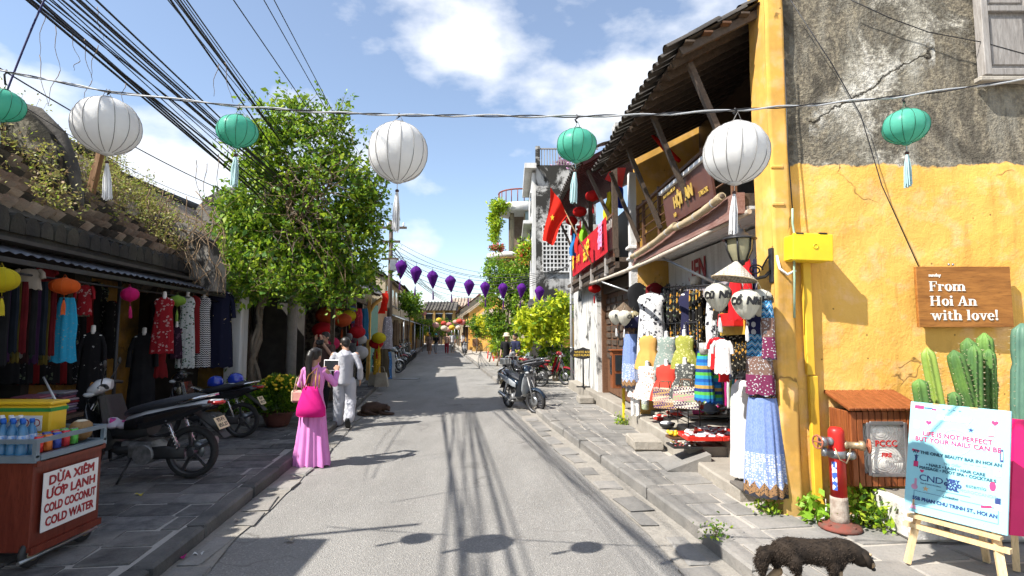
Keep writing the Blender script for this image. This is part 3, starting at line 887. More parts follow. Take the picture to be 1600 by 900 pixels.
 # --- house with the red banner
hb=T('red_banner_house','wooden balcony house with red banner, lanterns and reddish tiled eaves','house',fp(1.5,13.5,0))
def hh(name,m,mat,parent=hb,label=None):
 return O(name,m,mat,parent,label,world=True)
hh('wall',fb(MB(),-0.12,0.1,13.3,17.2,0.0,3.25),M_MOLDW,label='white ground floor wall streaked with black mould')
hh('side_wall',fb(MB(),0.1,4.0,17.0,17.2,0.0,5.2),M_MOLDW)
hh('back_wall',fb(MB(),1.2,1.3,10.05,17.0,0.0,5.4),M_DARK)
hh('floor',fb(MB(),0.3,1.3,10.05,17.0,0.0,0.40),M_STEP)
hh('ceiling',fb(MB(),-0.45,1.2,10.05,16.2,3.12,3.2),M_WOODD)
for i in range(5):
 y=10.25+i*0.6
 d=hh('door_panel',fb(MB(),0.10,0.14,y,y+0.57,0.40,2.7),M_WOODB)
 for j in range(9):
  O('louvre',fb(MB(),0.07,0.099,y+0.07,y+0.5,1.2+j*0.16,1.31+j*0.16),M_WOODD,d,world=True)
hh('door_frame',fb(MB(),-0.02,0.2,13.18,13.3,0.36,3.1),M_WOODB)
hh('lintel',fb(MB(),0.02,0.16,10.05,13.18,2.72,2.95),M_WOODD)
# balcony
BO=-0.38
hh('balcony_beam',fb(MB(),BO,BO+0.08,10.05,15.6,3.0,3.36),M_WOODD)
for i in range(46):
 y=10.1+i*0.12
 m=MB();m.add([fp(BO-0.015,y,3.0),fp(BO-0.015,y+0.115,3.0),fp(BO-0.015,y+0.057,2.9),fp(BO-0.001,y,3.0),fp(BO-0.001,y+0.115,3.0),fp(BO-0.001,y+0.057,2.9)],[(0,1,2),(5,4,3),(0,2,5,3),(1,4,5,2)])
 hh('scallop',m,M_WOODD)
for i in range(4):
 z=3.06+0.075*i
 hh('fascia_board',fb(MB(),BO-0.022,BO-0.002,10.06,15.58,z,z+0.066),M_WOODD if i%2 else M_WOODB)
for y in(10.6,12.2,13.8,15.4):
 hh('bracket',MB().box(fp(BO-0.05,y,3.15),(0.07,0.12,0.42),bev=0.01),M_WOODG)
 hh('pendant',MB().lathe([(0.01,-0.1),(0.05,-0.06),(0.05,-0.02),(0.025,0.0)],10,fp(BO-0.05,y,2.96)),M_WOODG)
hh('hand_rail',MB().bar(fp(BO,10.05,4.02),fp(BO,15.6,4.02),0.07,0.05),M_WOODB)
bal=MB().lathe([(0.022,0),(0.03,0.08),(0.015,0.16),(0.032,0.3),(0.034,0.38),(0.014,0.5),(0.024,0.62)],8)
bme=mesh_of(bal,'baluster',M_WOODG)
for i in range(36):
 b=O('baluster',bme,None,hb);b.location=full(hb).inverted()@Vector(fp(BO,10.15+i*0.15,3.38))
for y in(10.1,12.7,15.5):
 hh('post',MB().box(fp(BO+0.02,y,4.25),(0.1,0.1,1.8)),M_WOODD)
EBO,EBZ,ERS=-0.95,5.05,0.55
rfb=hh('roof',MB().add([fp(EBO,10.05,EBZ),fp(EBO,16.6,EBZ),fp(2.5,16.6,EBZ+ERS*3.4),fp(2.5,10.05,EBZ+ERS*3.4)],[(0,1,2,3)]),M_TILER)
for i in range(33):
 y=10.1+i*0.2
 O('rafter',MB().bar(fp(EBO,y,EBZ-0.05),fp(1.2,y,EBZ-0.05+ERS*2.15),0.05,0.07),pm('red_brown_rafter_paint',(0.12,0.022,0.02,1),(0.075,0.016,0.014,1),rough=0.6),rfb,world=True)
hh('ridge_end',MB().grid(lambda u,v:fp(lerp(-1.0,0.6,u),10.0+0.25*v,EBZ+0.12+0.62*u+0.05*math.sin(u*7)),8,1).join(fb(MB(),-0.35,1.2,10.02,10.3,EBZ+0.25,EBZ+0.72)),M_MOLDC)
for i in range(33):
 y=10.1+i*0.2
 t_=O('roof_tile',tm[0],None,rfb);t_.location=full(rfb).inverted()@Vector(fp(EBO+0.02,y,EBZ+0.03))
 s2=math.atan(ERS);t_.rotation_euler=Matrix(((0.0,-math.sin(s2),math.cos(s2)),(1,0,0),(0,math.cos(s2),math.sin(s2)))).to_euler()
for y in(10.5,12.6,15.3):
 hh('strut',MB().bar(fp(BO,y,4.05),fp(EBO+0.15,y,EBZ-0.06),0.06,0.06),M_WOODD)
 # banner
bn=T('red_banner','red cloth banner with yellow and pink lettering hung on the wooden balcony','banner',fp(BO-0.08,12.3,3.32))
def bfn(u,v):
 y=lerp(10.05,14.7,u)
 return fp(BO-0.135-0.02*v+0.015*math.sin(u*9),y,lerp(3.30,3.98,v)-0.03*math.sin(u*PI)*v)
O('cloth',MB().grid(bfn,24,4),clothmat('red_banner_cloth',(0.60,0.02,0.035,1),(0.5,0.02,0.03,1)),bn,world=True)
M_BYEL=pm('yellow_banner_print',(0.85,0.55,0.03,1),rough=0.7);M_BPNK=pm('pink_banner_print',(0.8,0.35,0.6,1),rough=0.7)
def btext(txt,size,y,z,mat,bold=0.01):
 street_text(txt,size,y,z,BO-0.175,mat,bn,-0.03,bold)
btext('茶',0.42,14.3,3.6,M_BYEL);btext('古',0.2,13.6,3.62,M_BYEL,0.004);btext('屋',0.2,13.3,3.62,M_BYEL,0.004);btext('会安',0.5,12.25,3.62,M_BYEL)
btext('福',0.55,10.6,3.66,M_BPNK)
# flag
fl=T('red_flag','red flag with yellow star on a pole slanting from the balcony','flag',fp(-0.5,13.2,3.2))
p0,p1=at_y(925,413,11.5),at_y(876,318,11.0)
O('flag_pole',MB().rod(p0,p1,0.014,8),M_WOODP,fl,world=True)
fa,fbm,fc=at_y(861,292,11.0),at_y(885,335,11.0),at_y(852,385,11.05)
def flfn(u,v):
 top=Vector(at_y(860,292,11.0)).lerp(Vector(at_y(886,336,11.0)),u)
 bot=Vector(at_y(850,375,11.0)).lerp(Vector(at_y(862,384,11.0)),u)
 p=top.lerp(bot,v)
 return(p.x+0.03*math.sin(v*5+u*3),p.y+0.05*math.sin(u*9+v*2),p.z)
t=NT('red_flag_cloth')
M_FLAG=clothmat('red_flag_cloth',(0.72,0.03,0.012,1),(0.62,0.02,0.012,1),0.4)
O('flag_cloth',MB().grid(flfn,12,10),M_FLAG,fl,world=True)
st=[]
for i in range(10):
 a=PI/2+i*PI/5;rr_=0.075 if i%2==0 else 0.03
 st.append((rr_*math.cos(a)*0.6,rr_*math.sin(a)))
cst=at_y(863,340,10.93)
O('star',MB().prism(st,0.004,Matrix.Translation(cst)@Matrix.Rotation(PI/2,4,'X')),M_BYEL,fl,world=True)
# small restaurant stand sign by the white wall
ss=T('standing_menu_sign','black lozenge sign on a thin black stand beside the mouldy white wall','sign',fp(-0.3,14.4,0.36))
q=14.4
O('stand',MB().rod((0,0,0),(0,0,0.75),0.022).box((0,0,0.02),(0.36,0.05,0.03)).box((0,0,0.021),(0.05,0.36,0.03)),M_BLKMET,ss)
poly=[(-0.36,0),(-0.28,0.09),(-0.1,0.13),(0,0.17),(0.1,0.13),(0.28,0.09),(0.36,0),(0.28,-0.09),(0.1,-0.13),(0,-0.15),(-0.1,-0.13),(-0.28,-0.09)]
O('board',MB().prism(poly,0.03,TR((0,0.0,0.88),rx=PI/2)),M_BLKMET,ss)
for w_,z_ in(('WHITE ROSE',0.92),('RESTAURANT',0.84)):
 O('lettering',MB().join(text_mb(w_,0.08,0.002,0.003),TR((0,-0.034,z_),rx=PI/2)),M_GOLD,ss)
 # drain pipes at the far corner
for i,(o,lab)in enumerate(((-0.2,'thin grey downpipe at the far corner of the mouldy white wall, nearer the street'),(-0.08,'grey downpipe against the mouldy white wall corner'))):
 pp=T('downpipe',lab,'pipe',fp(o,17.3,0.1),group='downpipes on the white wall')
 O('pipe',MB().rod((0,0,0),(0,0,5.4),0.04),M_ROPE,pp)
 for z in(1.2,2.6,4.0):
  O('clamp',MB().lathe([(0.052,z-.03),(0.052,z+.03)],10),M_STEEL,pp)
  # --- concrete house behind, with open block screen and terrace railing
ch=T('concrete_house','tall white concrete house blackened by mould with block screen and roof terrace','house',(2.2,25,0))
def cc(name,m,mat,parent=ch,label=None):
 return O(name,m,mat,parent,label,world=True)
YC=23.0
cl,cr_=at_y(838,400,YC).x,at_y(905,400,YC).x
zt=at_y(838,258,YC).z
zs0,zs1=at_y(850,425,YC).z,at_y(850,352,YC).z
cc('wall',MB().box(((cl+3.6)/2,YC+2.4,zt/2),(3.6-cl,4.8,zt)),M_MOLDC,label='camera facing wall black with mould')
cc('street_wall',MB().box((cl-0.09,YC+2.45,zt/2-0.1),(0.16,4.7,zt-0.4)),M_WHITEP)
cc('slab_edge',MB().box((cl-0.25,YC+2.3,zt-0.1),(0.5,5.2,0.22)),M_WHITEP)
cc('canopy',MB().box((cl-0.3,YC+2.2,at_y(838,345,YC).z),(0.5,4.0,0.14)),M_WHITEP)
blk=MB()
m0=mesh_of(MB().box((0,0,0),(0.05,0.1,0.30)),'screen_bar',M_WHITEP);m1=mesh_of(MB().box((0,0,0),(1.75,0.1,0.05)),'screen_bar',M_WHITEP)
x0=at_y(848,400,YC).x
for i in range(12):
 b=O('screen_bar',m1,None,ch);b.location=full(ch).inverted()@Vector((x0+0.87,YC-0.06,lerp(zs0,zs1,i/11)))
for i in range(12):
 for j in range(11):
  b=O('screen_bar',m0,None,ch);b.location=full(ch).inverted()@Vector((x0+i*0.155,YC-0.058,lerp(zs0,zs1,(j+0.5)/11)));b.scale=(1,1,(zs1-zs0)/11/0.3*0.8)
for i in range(20):
 cc('terrace_baluster',MB().box((cl+0.25+i*0.12,YC+0.06,zt+0.36),(0.035,0.035,0.72)),M_WOODG)
cc('terrace_rail',MB().box((cl+1.4,YC+0.06,zt+0.74),(2.6,0.07,0.05)),M_WOODG)
cc('terrace_post',MB().box((cl+0.08,YC+0.1,zt+0.4),(0.2,0.2,0.9)),M_MOLDC)
for i in range(3):
 z=at_y(838,300+i*42,YC).z
 w_=cc('window',MB().box((cl-0.18,YC+1.2+i*0.9,z-0.3),(0.05,0.9,0.9)),M_GLASSD)
 O('frame',MB().box((cl-0.185,YC+1.2+i*0.9,z+0.18),(0.08,1.0,0.06)),M_WHITE,w_,world=True)
 # shop awning and near-black slab standing for the shaded opening below it
cc('shop_opening_shade',MB().box((cl+0.9,YC-0.03,1.3),(2.4,0.05,2.4)),M_DARK)
cc('awning',MB().add([(cl-0.5,YC-1.6,2.75),(cl+2.4,YC-1.6,2.85),(cl+2.4,YC,3.25),(cl-0.3,YC,3.2)],[(0,1,2,3)]),pm('dark_grey_awning',(0.06,0.055,0.05,1)))
cc('yellow_panel',MB().box((cl+1.6,YC-0.4,1.8),(1.0,0.06,1.3)),M_YEL)
# --- balcony house further on
bh=T('plant_balcony_house','pale house with curved upper balconies dripping with green plants','house',(0.0,31,0))
def bb(name,m,mat,parent=bh,label=None):
 return O(name,m,mat,parent,label,world=True)
YB=30.0
xl,xr=at_y(786,400,YB).x,at_y(824,400,YB).x
z_top=at_y(790,322,YB).z;z_rail=at_y(790,309,YB).z;z_mid=at_y(790,398,YB).z
bb('wall',MB().box((xr+0.2,YB+2.0,4.6),(0.6,3.8,9.2)),M_GREYP)
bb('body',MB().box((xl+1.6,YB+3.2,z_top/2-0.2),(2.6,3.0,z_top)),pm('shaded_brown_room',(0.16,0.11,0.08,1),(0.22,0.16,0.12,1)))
m=MB().lathe([(1.3,-0.25),(1.35,-0.22),(1.35,0.22),(1.3,0.25)],24,(xl+1.0,YB+1.2,z_top));bb('upper_balcony',m,M_WHITEP)
m=MB().lathe([(1.5,-0.15),(1.55,0.15)],24,(xl+0.6,YB+1.2,z_mid));bb('lower_balcony',m,M_WHITEP)
for i in range(12):
 a=PI+i*PI/11
 bb('baluster',MB().rod((xl+1.0+1.28*math.cos(a),YB+1.2+1.28*math.sin(a),z_top+0.24),(xl+1.0+1.28*math.cos(a),YB+1.2+1.28*math.sin(a),z_top+0.95),0.03,6),pm('red_brown_railing',(0.22,0.05,0.03,1)))
bb('rail',MB().tube([(xl+1.0+1.28*math.cos(PI+i*PI/11),YB+1.2+1.28*math.sin(PI+i*PI/11),z_top+0.97)for i in range(12)],0.045,6),MATS['red_brown_railing'])
for x in(xl+0.5,xl+1.3):
 bb('column',MB().rod((x,YB+0.8,z_mid),(x,YB+0.8,z_top),0.13,10),M_TAN)
bb('yellow_canopy',MB().box((xl+0.6,YB+0.2,z_mid-0.65),(1.7,1.2,0.16)).box((xl+0.6,YB-0.42,z_mid-0.57),(1.9,0.1,0.3)),M_YEL)
bb('lower_wall',MB().box((xl+1.3,YB+2.2,z_mid/2-0.2),(2.4,3.4,z_mid)),M_TAN)
# --- far right: yellow corner house with tin awning
fh=T('yellow_corner_house','low yellow corner house with brown thatch-like roof far down the street','house',(-1.5,49,0))
def ff(name,m,mat,parent=fh,label=None):
 return O(name,m,mat,parent,label,world=True)
YF=47.0
fx0,fx1=at_y(738,520,YF).x,at_y(777,520,YF).x
fz=at_y(740,505,YF).z
ff('wall',MB().box(((fx0+fx1)/2+1.5,YF+2,fz/2),(fx1-fx0+3,4,fz)),M_YEL)
ff('roof',MB().add([(fx0-0.6,YF-0.4,fz-0.3),(fx1+3,YF-0.4,fz-0.3),(fx1+3,YF+2,fz+1.3),(fx0+1.1,YF+2,fz+1.3),(fx0-0.6,YF+4.4,fz-0.3)],[(0,1,2,3),(0,3,4)]),M_TILE)
ff('gable',MB().prism([(fx0-0.1,fz-0.02),(fx0+1.7,fz+0.02),(fx0+1.0,fz+1.0)],0.2,TR((0,YF+0.1,0),rx=PI/2)),M_TAN)
ff('awning',MB().add([(at_y(752,515,YF-1).x,YF-1.0,at_y(752,516,YF-1).z),(at_y(772,515,YF-1).x,YF-1.0,at_y(772,512,YF-1).z),(at_y(778,500,YF).x,YF,at_y(778,497,YF).z),(at_y(766,500,YF).x,YF,at_y(766,502,YF).z)],[(0,1,2,3)]),M_WHITE)
ff('meter_box',MB().box((at_y(733,530,YF).x+0.55,YF-0.12,at_y(733,535,YF).z),(0.5,0.2,0.62),bev=0.03),M_WOODB)
# ------------------------------------------------------------------ left side of the street
LX,LK=-3.98,-0.144
def lb(m,o0,o1,y0,y1,z0,z1,mi=0):
 return fb(m,o0,o1,y0,y1,z0,z1,mi,LX,LK)
def lp(o,y,z):
 return fp(o,y,z,LX,LK)
M_BRICKW=moldy('rough_old_render',(0.26,0.24,0.21,1),(0.05,0.045,0.04,1),0.5,2.2)
M_MOSS=moldy('mossy_black_masonry',(0.21,0.19,0.14,1),(0.028,0.026,0.02,1),0.55,2.6)
M_TEND=stone('black_tile_end',(0.018,0.017,0.016,1),(0.036,0.033,0.03,1),(0.07,0.065,0.045,1),6,0.8)
stall=T('tiled_stall_house','low old house with overgrown tiled roof over the left clothes stall','house',lp(-1.5,7.5,0))
def ll(name,m,mat,parent=stall,label=None,fix=True):
 return O(name,m,mat,parent,label,world=True,fix=fix)
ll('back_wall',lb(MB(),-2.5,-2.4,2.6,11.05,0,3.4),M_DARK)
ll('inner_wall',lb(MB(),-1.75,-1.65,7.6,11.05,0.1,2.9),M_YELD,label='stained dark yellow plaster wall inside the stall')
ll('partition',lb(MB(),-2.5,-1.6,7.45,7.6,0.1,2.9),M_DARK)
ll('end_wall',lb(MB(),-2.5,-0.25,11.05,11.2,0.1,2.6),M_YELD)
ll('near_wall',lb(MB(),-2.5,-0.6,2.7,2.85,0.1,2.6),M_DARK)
ll('floor',lb(MB(),-2.5,-0.25,2.7,11.05,0.0,0.16),M_STONE_L)  # dark stone colour deepens the shade inside the stall
ll('ceiling',lb(MB(),-2.5,-0.15,2.7,11.1,2.70,2.74),M_DARK)
# awning of corrugated tin along the front
tin=pm('dull_blue_edged_tin',(0.14,0.15,0.18,1),(0.07,0.07,0.07,1),sc=3,rough=0.55,metal=0.3)
def awf(u,v):
 y=lerp(2.8,11.2,u);o=lerp(-0.06,-0.75,v)
 return lp(o,y,2.57+0.30*v+0.012*math.sin(y*42)+0.03*noise.noise((y,o,0)))
ll('awning',MB().grid(awf,220,3),tin,label='sagging tin awning over the stall',fix=False)
ll('awning_beam',MB().bar(lp(-0.02,2.8,2.49),lp(-0.02,11.1,2.49),0.04,0.05),M_BLKMET)
for y in(4.3,7.3):
 ll('awning_pole',MB().rod(lp(-0.25,y,0.13),lp(-0.25,y,2.52),0.022),M_BLKMET)
ll('cloth_rail',MB().rod(lp(-0.12,2.8,2.39),lp(-0.12,11.0,2.39),0.012),M_BLKMET)
# roof with individual tiles
RZ0,RSL=3.06,0.84
ro0,ro1=-0.45,-3.1
roofL=ll('roof',MB().add([lp(ro0,2.6,RZ0),lp(ro0,11.7,RZ0),lp(ro1,11.7,RZ0+RSL*2.65),lp(ro1,2.6,RZ0+RSL*2.65)],[(0,1,2,3)]),M_TILED)
tq=MB().grid(lambda u,v:(0.10*(2*u-1),0.05*math.sin(PI*u)+0.02*v,lerp(-0.16,0.10,v)),5,1)
tq.add([(0.10*(2*u/5-1),0.05*math.sin(PI*u/5),-0.16)for u in range(6)]+[(0.10*(2*u/5-1),0.05*math.sin(PI*u/5)-0.022,-0.16)for u in range(6)],[(u,u+1,u+7,u+6)for u in range(5)])
tme=[mesh_of(MB().join(tq),'roof_tile',mt)for mt in(M_TILE,M_TILE,M_TILED)]
sl=math.atan(RSL);rr=random.Random(4);cnt=0;rest=MB()
MxL=Matrix(((0.0,math.sin(sl),-math.cos(sl)),(1,0,0),(0,math.cos(sl),math.sin(sl)))).to_4x4()
IR=full(roofL).inverted()
tl=[]
for row in range(16):
 o=ro0-0.05-row*0.165
 y=5.2+(row%2)*0.09
 while y<11.7:
  tl.append((row,o,y));y+=0.185
for(row,o,y)in sorted(tl,key=lambda q:q[2]+0.25*q[0]):
 p=Vector(lp(o,y,RZ0+0.03+RSL*(ro0-o)+0.05*noise.noise((y*0.7,o,5))))
 rot=MxL@Euler((rr.uniform(-.07,.07),rr.uniform(-.08,.08),rr.uniform(-.08,.08))).to_matrix().to_4x4()
 if cnt<290:
  t_=O('roof_tile',tme[cnt%3],None,roofL);t_.location=IR@p;t_.rotation_euler=rot.to_euler();cnt+=1
 else:
  rest.join(tq,Matrix.Translation(p)@rot)
ll('roof_tiles_beyond',rest,M_TILE,roofL,fix=False)['kind']='stuff'
# scalloped row of dark tile ends above the awning
sc0=mesh_of(MB().prism([(-0.11,-0.02),(-0.11,0.12),(-0.085,0.2),(-0.04,0.245),(0,0.255),(0.04,0.245),(0.085,0.2),(0.11,0.12),(0.11,-0.02)],0.07,TR((0,0,0),rx=PI/2,rz=PI/2)),'tile_end',M_TEND)
y=3.4
while y<11.3:
 t_=O('tile_end',sc0,None,stall);t_.location=full(stall).inverted()@Vector(lp(-0.40,y,2.86+0.02*noise.noise((y,1,1))));t_.rotation_euler=(0,rr.uniform(-.06,.06),0.143+rr.uniform(-.05,.05));t_.scale=(1,.9,rr.uniform(0.65,0.95));y+=0.215
ll('gutter_band',lb(MB(),-0.62,-0.36,2.8,11.3,2.78,2.88),M_TEND)
# ridge and the curved masonry gable end at the far left
ll('ridge',MB().tube([lp(ro1,lerp(2.6,11.7,i/16),RZ0+RSL*2.65+0.08+0.05*noise.noise((i,3,3)))for i in range(17)],0.16,8),M_MOSS)
gp=[(-1.5,-0.9),(-1.5,0.1),(-1.1,0.25),(-0.85,0.62),(-0.45,0.86),(0.0,0.95),(0.45,0.82),(0.78,0.5),(0.95,0.12),(1.05,-0.3),(1.12,-0.9)]
Gc=Vector(at_y(20,275,7.6))
gcol=T('curved_gable','rounded black mossy masonry gable rising behind the stall roof','wall',(Gc.x,Gc.y,2.5))
O('gable',MB().prism(gp,0.35,Matrix.Translation(Gc)@Matrix.Rotation(PI/2,4,'X')),M_MOSS,gcol,world=True)
O('coping',MB().tube([tuple(Gc+Vector((x,-0.17,z+0.03)))for x,z in gp[1:]],0.09,8),M_TILED,gcol,world=True)
O('gable_foot',MB().box((Gc.x-0.2,Gc.y,Gc.z-1.3),(2.6,0.3,1.4)),M_MOSS,gcol,world=True)
# rough wall stump and far ridge between the two roofs
for(pl,Y,nm,lab)in(([(205,425),(212,345),(245,335),(285,350),(318,372),(335,420),(335,455),(205,455)],9.6,'wall_stump','crumbling grey wall stump half hidden in dry weeds on the roof'),):
 P=[at_y(a,b,Y)for a,b in pl]
 w0=MB();n=len(P)
 w0.add(P+[p+Vector((0,0.4,0))for p in P],[tuple(range(n)),tuple(range(2*n-1,n-1,-1))]+[(i,(i+1)%n,(i+1)%n+n,i+n)for i in range(n)])
 O(nm,w0,M_BRICKW,label=lab,cat='wall')
 # small rounded gable further back
Gd=Vector(at_y(362,325,15.5))
g2=[(-0.9,-0.9),(-0.85,-0.1),(-0.6,0.2),(-0.25,0.42),(0,0.47),(0.25,0.42),(0.6,0.2),(0.85,-0.1),(0.9,-0.9)]
gd=T('rounded_gable','small grey arched gable between the tiled roof and the leafy tree','wall',(Gd.x,Gd.y,3.0))
O('gable',MB().prism(g2,0.3,Matrix.Translation(Gd)@Matrix.Rotation(PI/2,4,'X')),M_BRICKW,gd,world=True)
O('coping',MB().tube([tuple(Gd+Vector((x*1.03,-0.15,z+0.03)))for x,z in g2[1:-1]],0.06,8),M_TILED,gd,world=True)
O('lower_wall',MB().box((Gd.x,Gd.y,Gd.z-1.6),(1.8,0.28,1.5)),M_BRICKW,gd,world=True)
# roof behind: long back slope continuing to the tree
br=T('back_roof_house','house behind with brown tiled roof running up to the leafy tree','house',lp(-3,13,0))
O('roof',MB().add([lp(-0.6,11.3,3.1),lp(-0.6,17.5,3.3),lp(-3.2,17.5,5.55),lp(-3.0,11.3,5.15)],[(0,1,2,3)]),M_TILE,br,world=True)
rest=MB()
for row in range(14):
 for i in range(34):
  y=10.5+i*0.2;o=-0.65-row*0.18
  rest.join(tq,Matrix.Translation(Vector(lp(o,y,3.14+0.83*(-0.6-o)+0.02*(y-10))))@MxL)
O('roof_tiles',rest,M_TILE,br,kind='stuff',world=True,fix=False)
O('ridge',MB().tube([lp(-3.1,10.2,5.22),lp(-3.15,14,5.4),lp(-3.2,17.6,5.62)],0.13,8),M_TILED,br,world=True)
O('wall',lb(MB(),-3.2,-0.75,10.4,17.5,0,3.1),M_DARK,br,world=True)
# --- neighbour behind the camera on the left: casts the shade across the near road
nb=T('corner_house','plastered house at the left edge whose roof shades the near road','house',(-6.5,1.0,0))
O('wall',MB().box((-6.75,0.4,1.9),(3.2,5.6,3.8)),M_YEL,nb,world=True)
O('roof',MB().add([(-4.75,-2.6,4.05),(-4.75,3.25,4.05),(-8.7,3.25,4.35),(-8.7,-2.6,4.35),(-4.75,-2.6,3.9),(-4.75,3.25,3.9),(-8.7,3.25,3.9),(-8.7,-2.6,3.9)],[(0,1,2,3),(4,7,6,5),(0,4,5,1),(1,5,6,2),(2,6,7,3),(3,7,4,0)]),M_TILE,nb,world=True)
O('pole',MB().rod((-6.2,2.9,4.45),(-4.35,3.45,4.45),0.03,8),M_BAMBOO,nb,world=True)
# --- white column and plank shopfront
cl0=T('white_column','white plastered column wrapped by a climbing stem beside the dark ao dai','column',(-5.56,11.02,0.1))
O('shaft',MB().box((0,0,1.25),(0.33,0.30,2.6),bev=0.02),M_WHITEP,cl0)
O('base',MB().box((0,0,0.1),(0.36,0.34,0.2),bev=0.02),M_WHITEP,cl0)
pf=T('plank_shopfront','dark shuttered shopfront of horizontal planks behind the chrysanthemum pot','shopfront',lp(-0.35,11.6,0.1))
for i in range(10):
 z=0.3+i*0.235
 O('plank',lb(MB(),-0.42-0.006*(i%2),-0.36,11.42,12.7,z,z+0.226),woodmat('brown_plank',(0.085,0.048,0.028,1),(0.15,0.09,0.052,1),(9,1,9)),pf,world=True)
for y in(11.32,12.7,13.3):
 O('post',lb(MB(),-0.46,-0.3,y,y+0.1,0.1,3.0),M_WOODD,pf,world=True)
for y in(12.82,13.06):
 O('door_leaf',lb(MB(),-0.42,-0.38,y,y+0.22,0.2,2.5),M_WOODG,pf,world=True)
O('header',lb(MB(),-0.48,-0.28,11.25,13.4,2.66,3.0),M_WOODD,pf,world=True)
def lstreet_text(txt,size,p,mat,parent,bold=0.0,k=LK):
 """lettering facing the street on the left side; reads from the near end to the far end"""
 tb=text_mb(txt,size,0.003,bold)
 a=math.atan(-k)
 Mx=Matrix.Translation(Vector(p))@Matrix.Rotation(a,4,'Z')@Matrix(((0,0,1,0),(1,0,0,0),(0,1,0,0),(0,0,0,1)))
 return O('lettering',MB().join(tb,Mx),mat,parent,world=True)
sA=T('shop_nameplate','small dark nameplate with yellow letters above the plank shopfront','sign',lp(-0.25,11.2,2.35))
O('board',lb(MB(),-0.27,-0.23,11.5,12.6,2.38,2.72),pm('black_green_sign',(0.02,0.022,0.018,1)),sA,world=True)
lstreet_text('MỸ AN',0.22,lp(-0.225,12.05,2.55),M_GOLD,sA,0.005)
sB=T('menu_board','dark board with rows of small pale writing hung on the shopfront','sign',lp(-0.2,12.9,1.8))
O('board',lb(MB(),-0.22,-0.19,12.72,13.35,1.75,2.45),M_BLACKP,sB,world=True)
for i in range(5):
 lstreet_text('MAY ĐO QUẦN ÁO',0.06,lp(-0.185,13.03,2.36-i*0.13),pm('faded_lettering',(0.30,0.27,0.2,1)),sB)
 # --- lantern shop near the kerb
LSX=lambda y,o:kl(y)-0.62+o
def kb(m,o0,o1,y0,y1,z0,z1):
 vs=[(LSX(y,o),y,z)for z in(z0,z1)for y in(y0,y1)for o in(o0,o1)]
 return m.add(vs,[(0,2,3,1),(4,5,7,6),(0,1,5,4),(2,6,7,3),(0,4,6,2),(1,3,7,5)])
ls=T('lantern_shop','dark open lantern and souvenir shop under a shaggy thatched eave','shop',(LSX(15.5,-1.2),15.5,0.1))
def lsp(name,m,mat,parent=ls,label=None,fix=True):
 return O(name,m,mat,parent,label,world=True,fix=fix)
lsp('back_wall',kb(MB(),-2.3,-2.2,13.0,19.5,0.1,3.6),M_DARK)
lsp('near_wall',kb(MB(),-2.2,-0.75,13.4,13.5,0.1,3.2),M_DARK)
lsp('divider',kb(MB(),-2.2,-0.02,16.9,17.0,0.1,3.0),pm('mottled_dark_panel',(0.045,0.04,0.03,1),(0.16,0.15,0.11,1),sc=9,lo=0.45,hi=0.55))
lsp('floor',kb(MB(),-2.2,0.0,13.4,19.5,0.08,0.15),M_MORT_L)
lsp('lintel',kb(MB(),-0.1,0.02,13.4,19.5,2.75,2.95),M_WOODD)
lsp('far_wall',kb(MB(),-2.2,-0.2,19.4,19.5,0.1,3.4),M_DARK)
roofm=MB().add([(LSX(13.2,0.35),13.2,3.0),(LSX(19.8,0.5),19.8,3.15),(LSX(19.8,-2.0),19.8,6.3),(LSX(13.2,-2.0),13.2,6.2),(LSX(13.2,-2.4),13.2,3.0),(LSX(19.8,-2.4),19.8,3.0)],[(0,1,2,3),(3,2,5,4),(1,2,5),(0,3,4)])
lsp('roof',roofm,M_TILED)
for y in(13.4,15.2,17.0):
 lsp('post',kb(MB(),-0.12,-0.02,y,y+0.1,0.1,2.8),M_WOODD)
lsp('yellow_post',kb(MB(),0.0,0.12,19.2,19.36,0.1,3.1),M_YEL)
yb=MB().tube([(LSX(19.3,0.08),19.28,2.5),(LSX(19.3,0.2),19.28,2.75),(LSX(19.3,0.5),19.28,3.0)],[0.05,0.07,0.06],8);lsp('eave_bracket',yb,M_YEL)
for i in range(20):
 y=13.4+i*0.32
 lsp('rafter',MB().bar((LSX(y,0.4),y,2.96+0.02*(y-13)),(LSX(y,-1.5),y,5.4),0.05,0.06),M_WOODD)
lsp('eave_pipe',MB().rod((LSX(13.3,0.45),13.3,2.98),(LSX(19.8,0.55),19.8,3.13),0.035),M_WHITEP)
# tile ridge pieces along the eave
for i in range(26):
 y=15.5+i*0.17
 t_=O('roof_tile',tme[i%3],None,ls);t_.location=full(ls).inverted()@Vector((LSX(y,0.2),y,3.16+0.02*(y-13)));t_.rotation_euler=MxL.to_euler()
 # shaggy thatch hanging over the eave
tv,tf=[],[]
rr=random.Random(8)
for i in range(5200):
 y=rr.uniform(13.2,17.2);w=rr.uniform(0,1)
 x=LSX(y,0.42-0.8*w);z=2.95+0.62*0.8*w+rr.uniform(-0.02,0.12)
 d=Vector((rr.uniform(0.05,0.3),rr.uniform(-.12,.12),-rr.uniform(0.12,0.4)));s=Vector((0,rr.uniform(.006,.014),rr.uniform(-.004,.004)))
 b=len(tv);tv+=[(x,y,z),(x+s.x,y+s.y,z+s.z),tuple(Vector((x,y,z))+d)];tf.append((b,b+1,b+2))
q=MB();q.add(tv,tf);lsp('thatch',q,pm('dry_thatch',(0.30,0.25,0.12,1),(0.46,0.40,0.22,1),sc=7,rough=0.9),fix=False)['kind']='stuff'
sC=T('number_plate_sign','black sign with yellow digits 1100 in the lantern shop','sign',(LSX(17.4,0.0),17.4,1.9))
O('board',kb(MB(),0.02,0.05,17.05,17.9,1.95,2.3),M_BLACKP,sC,world=True)
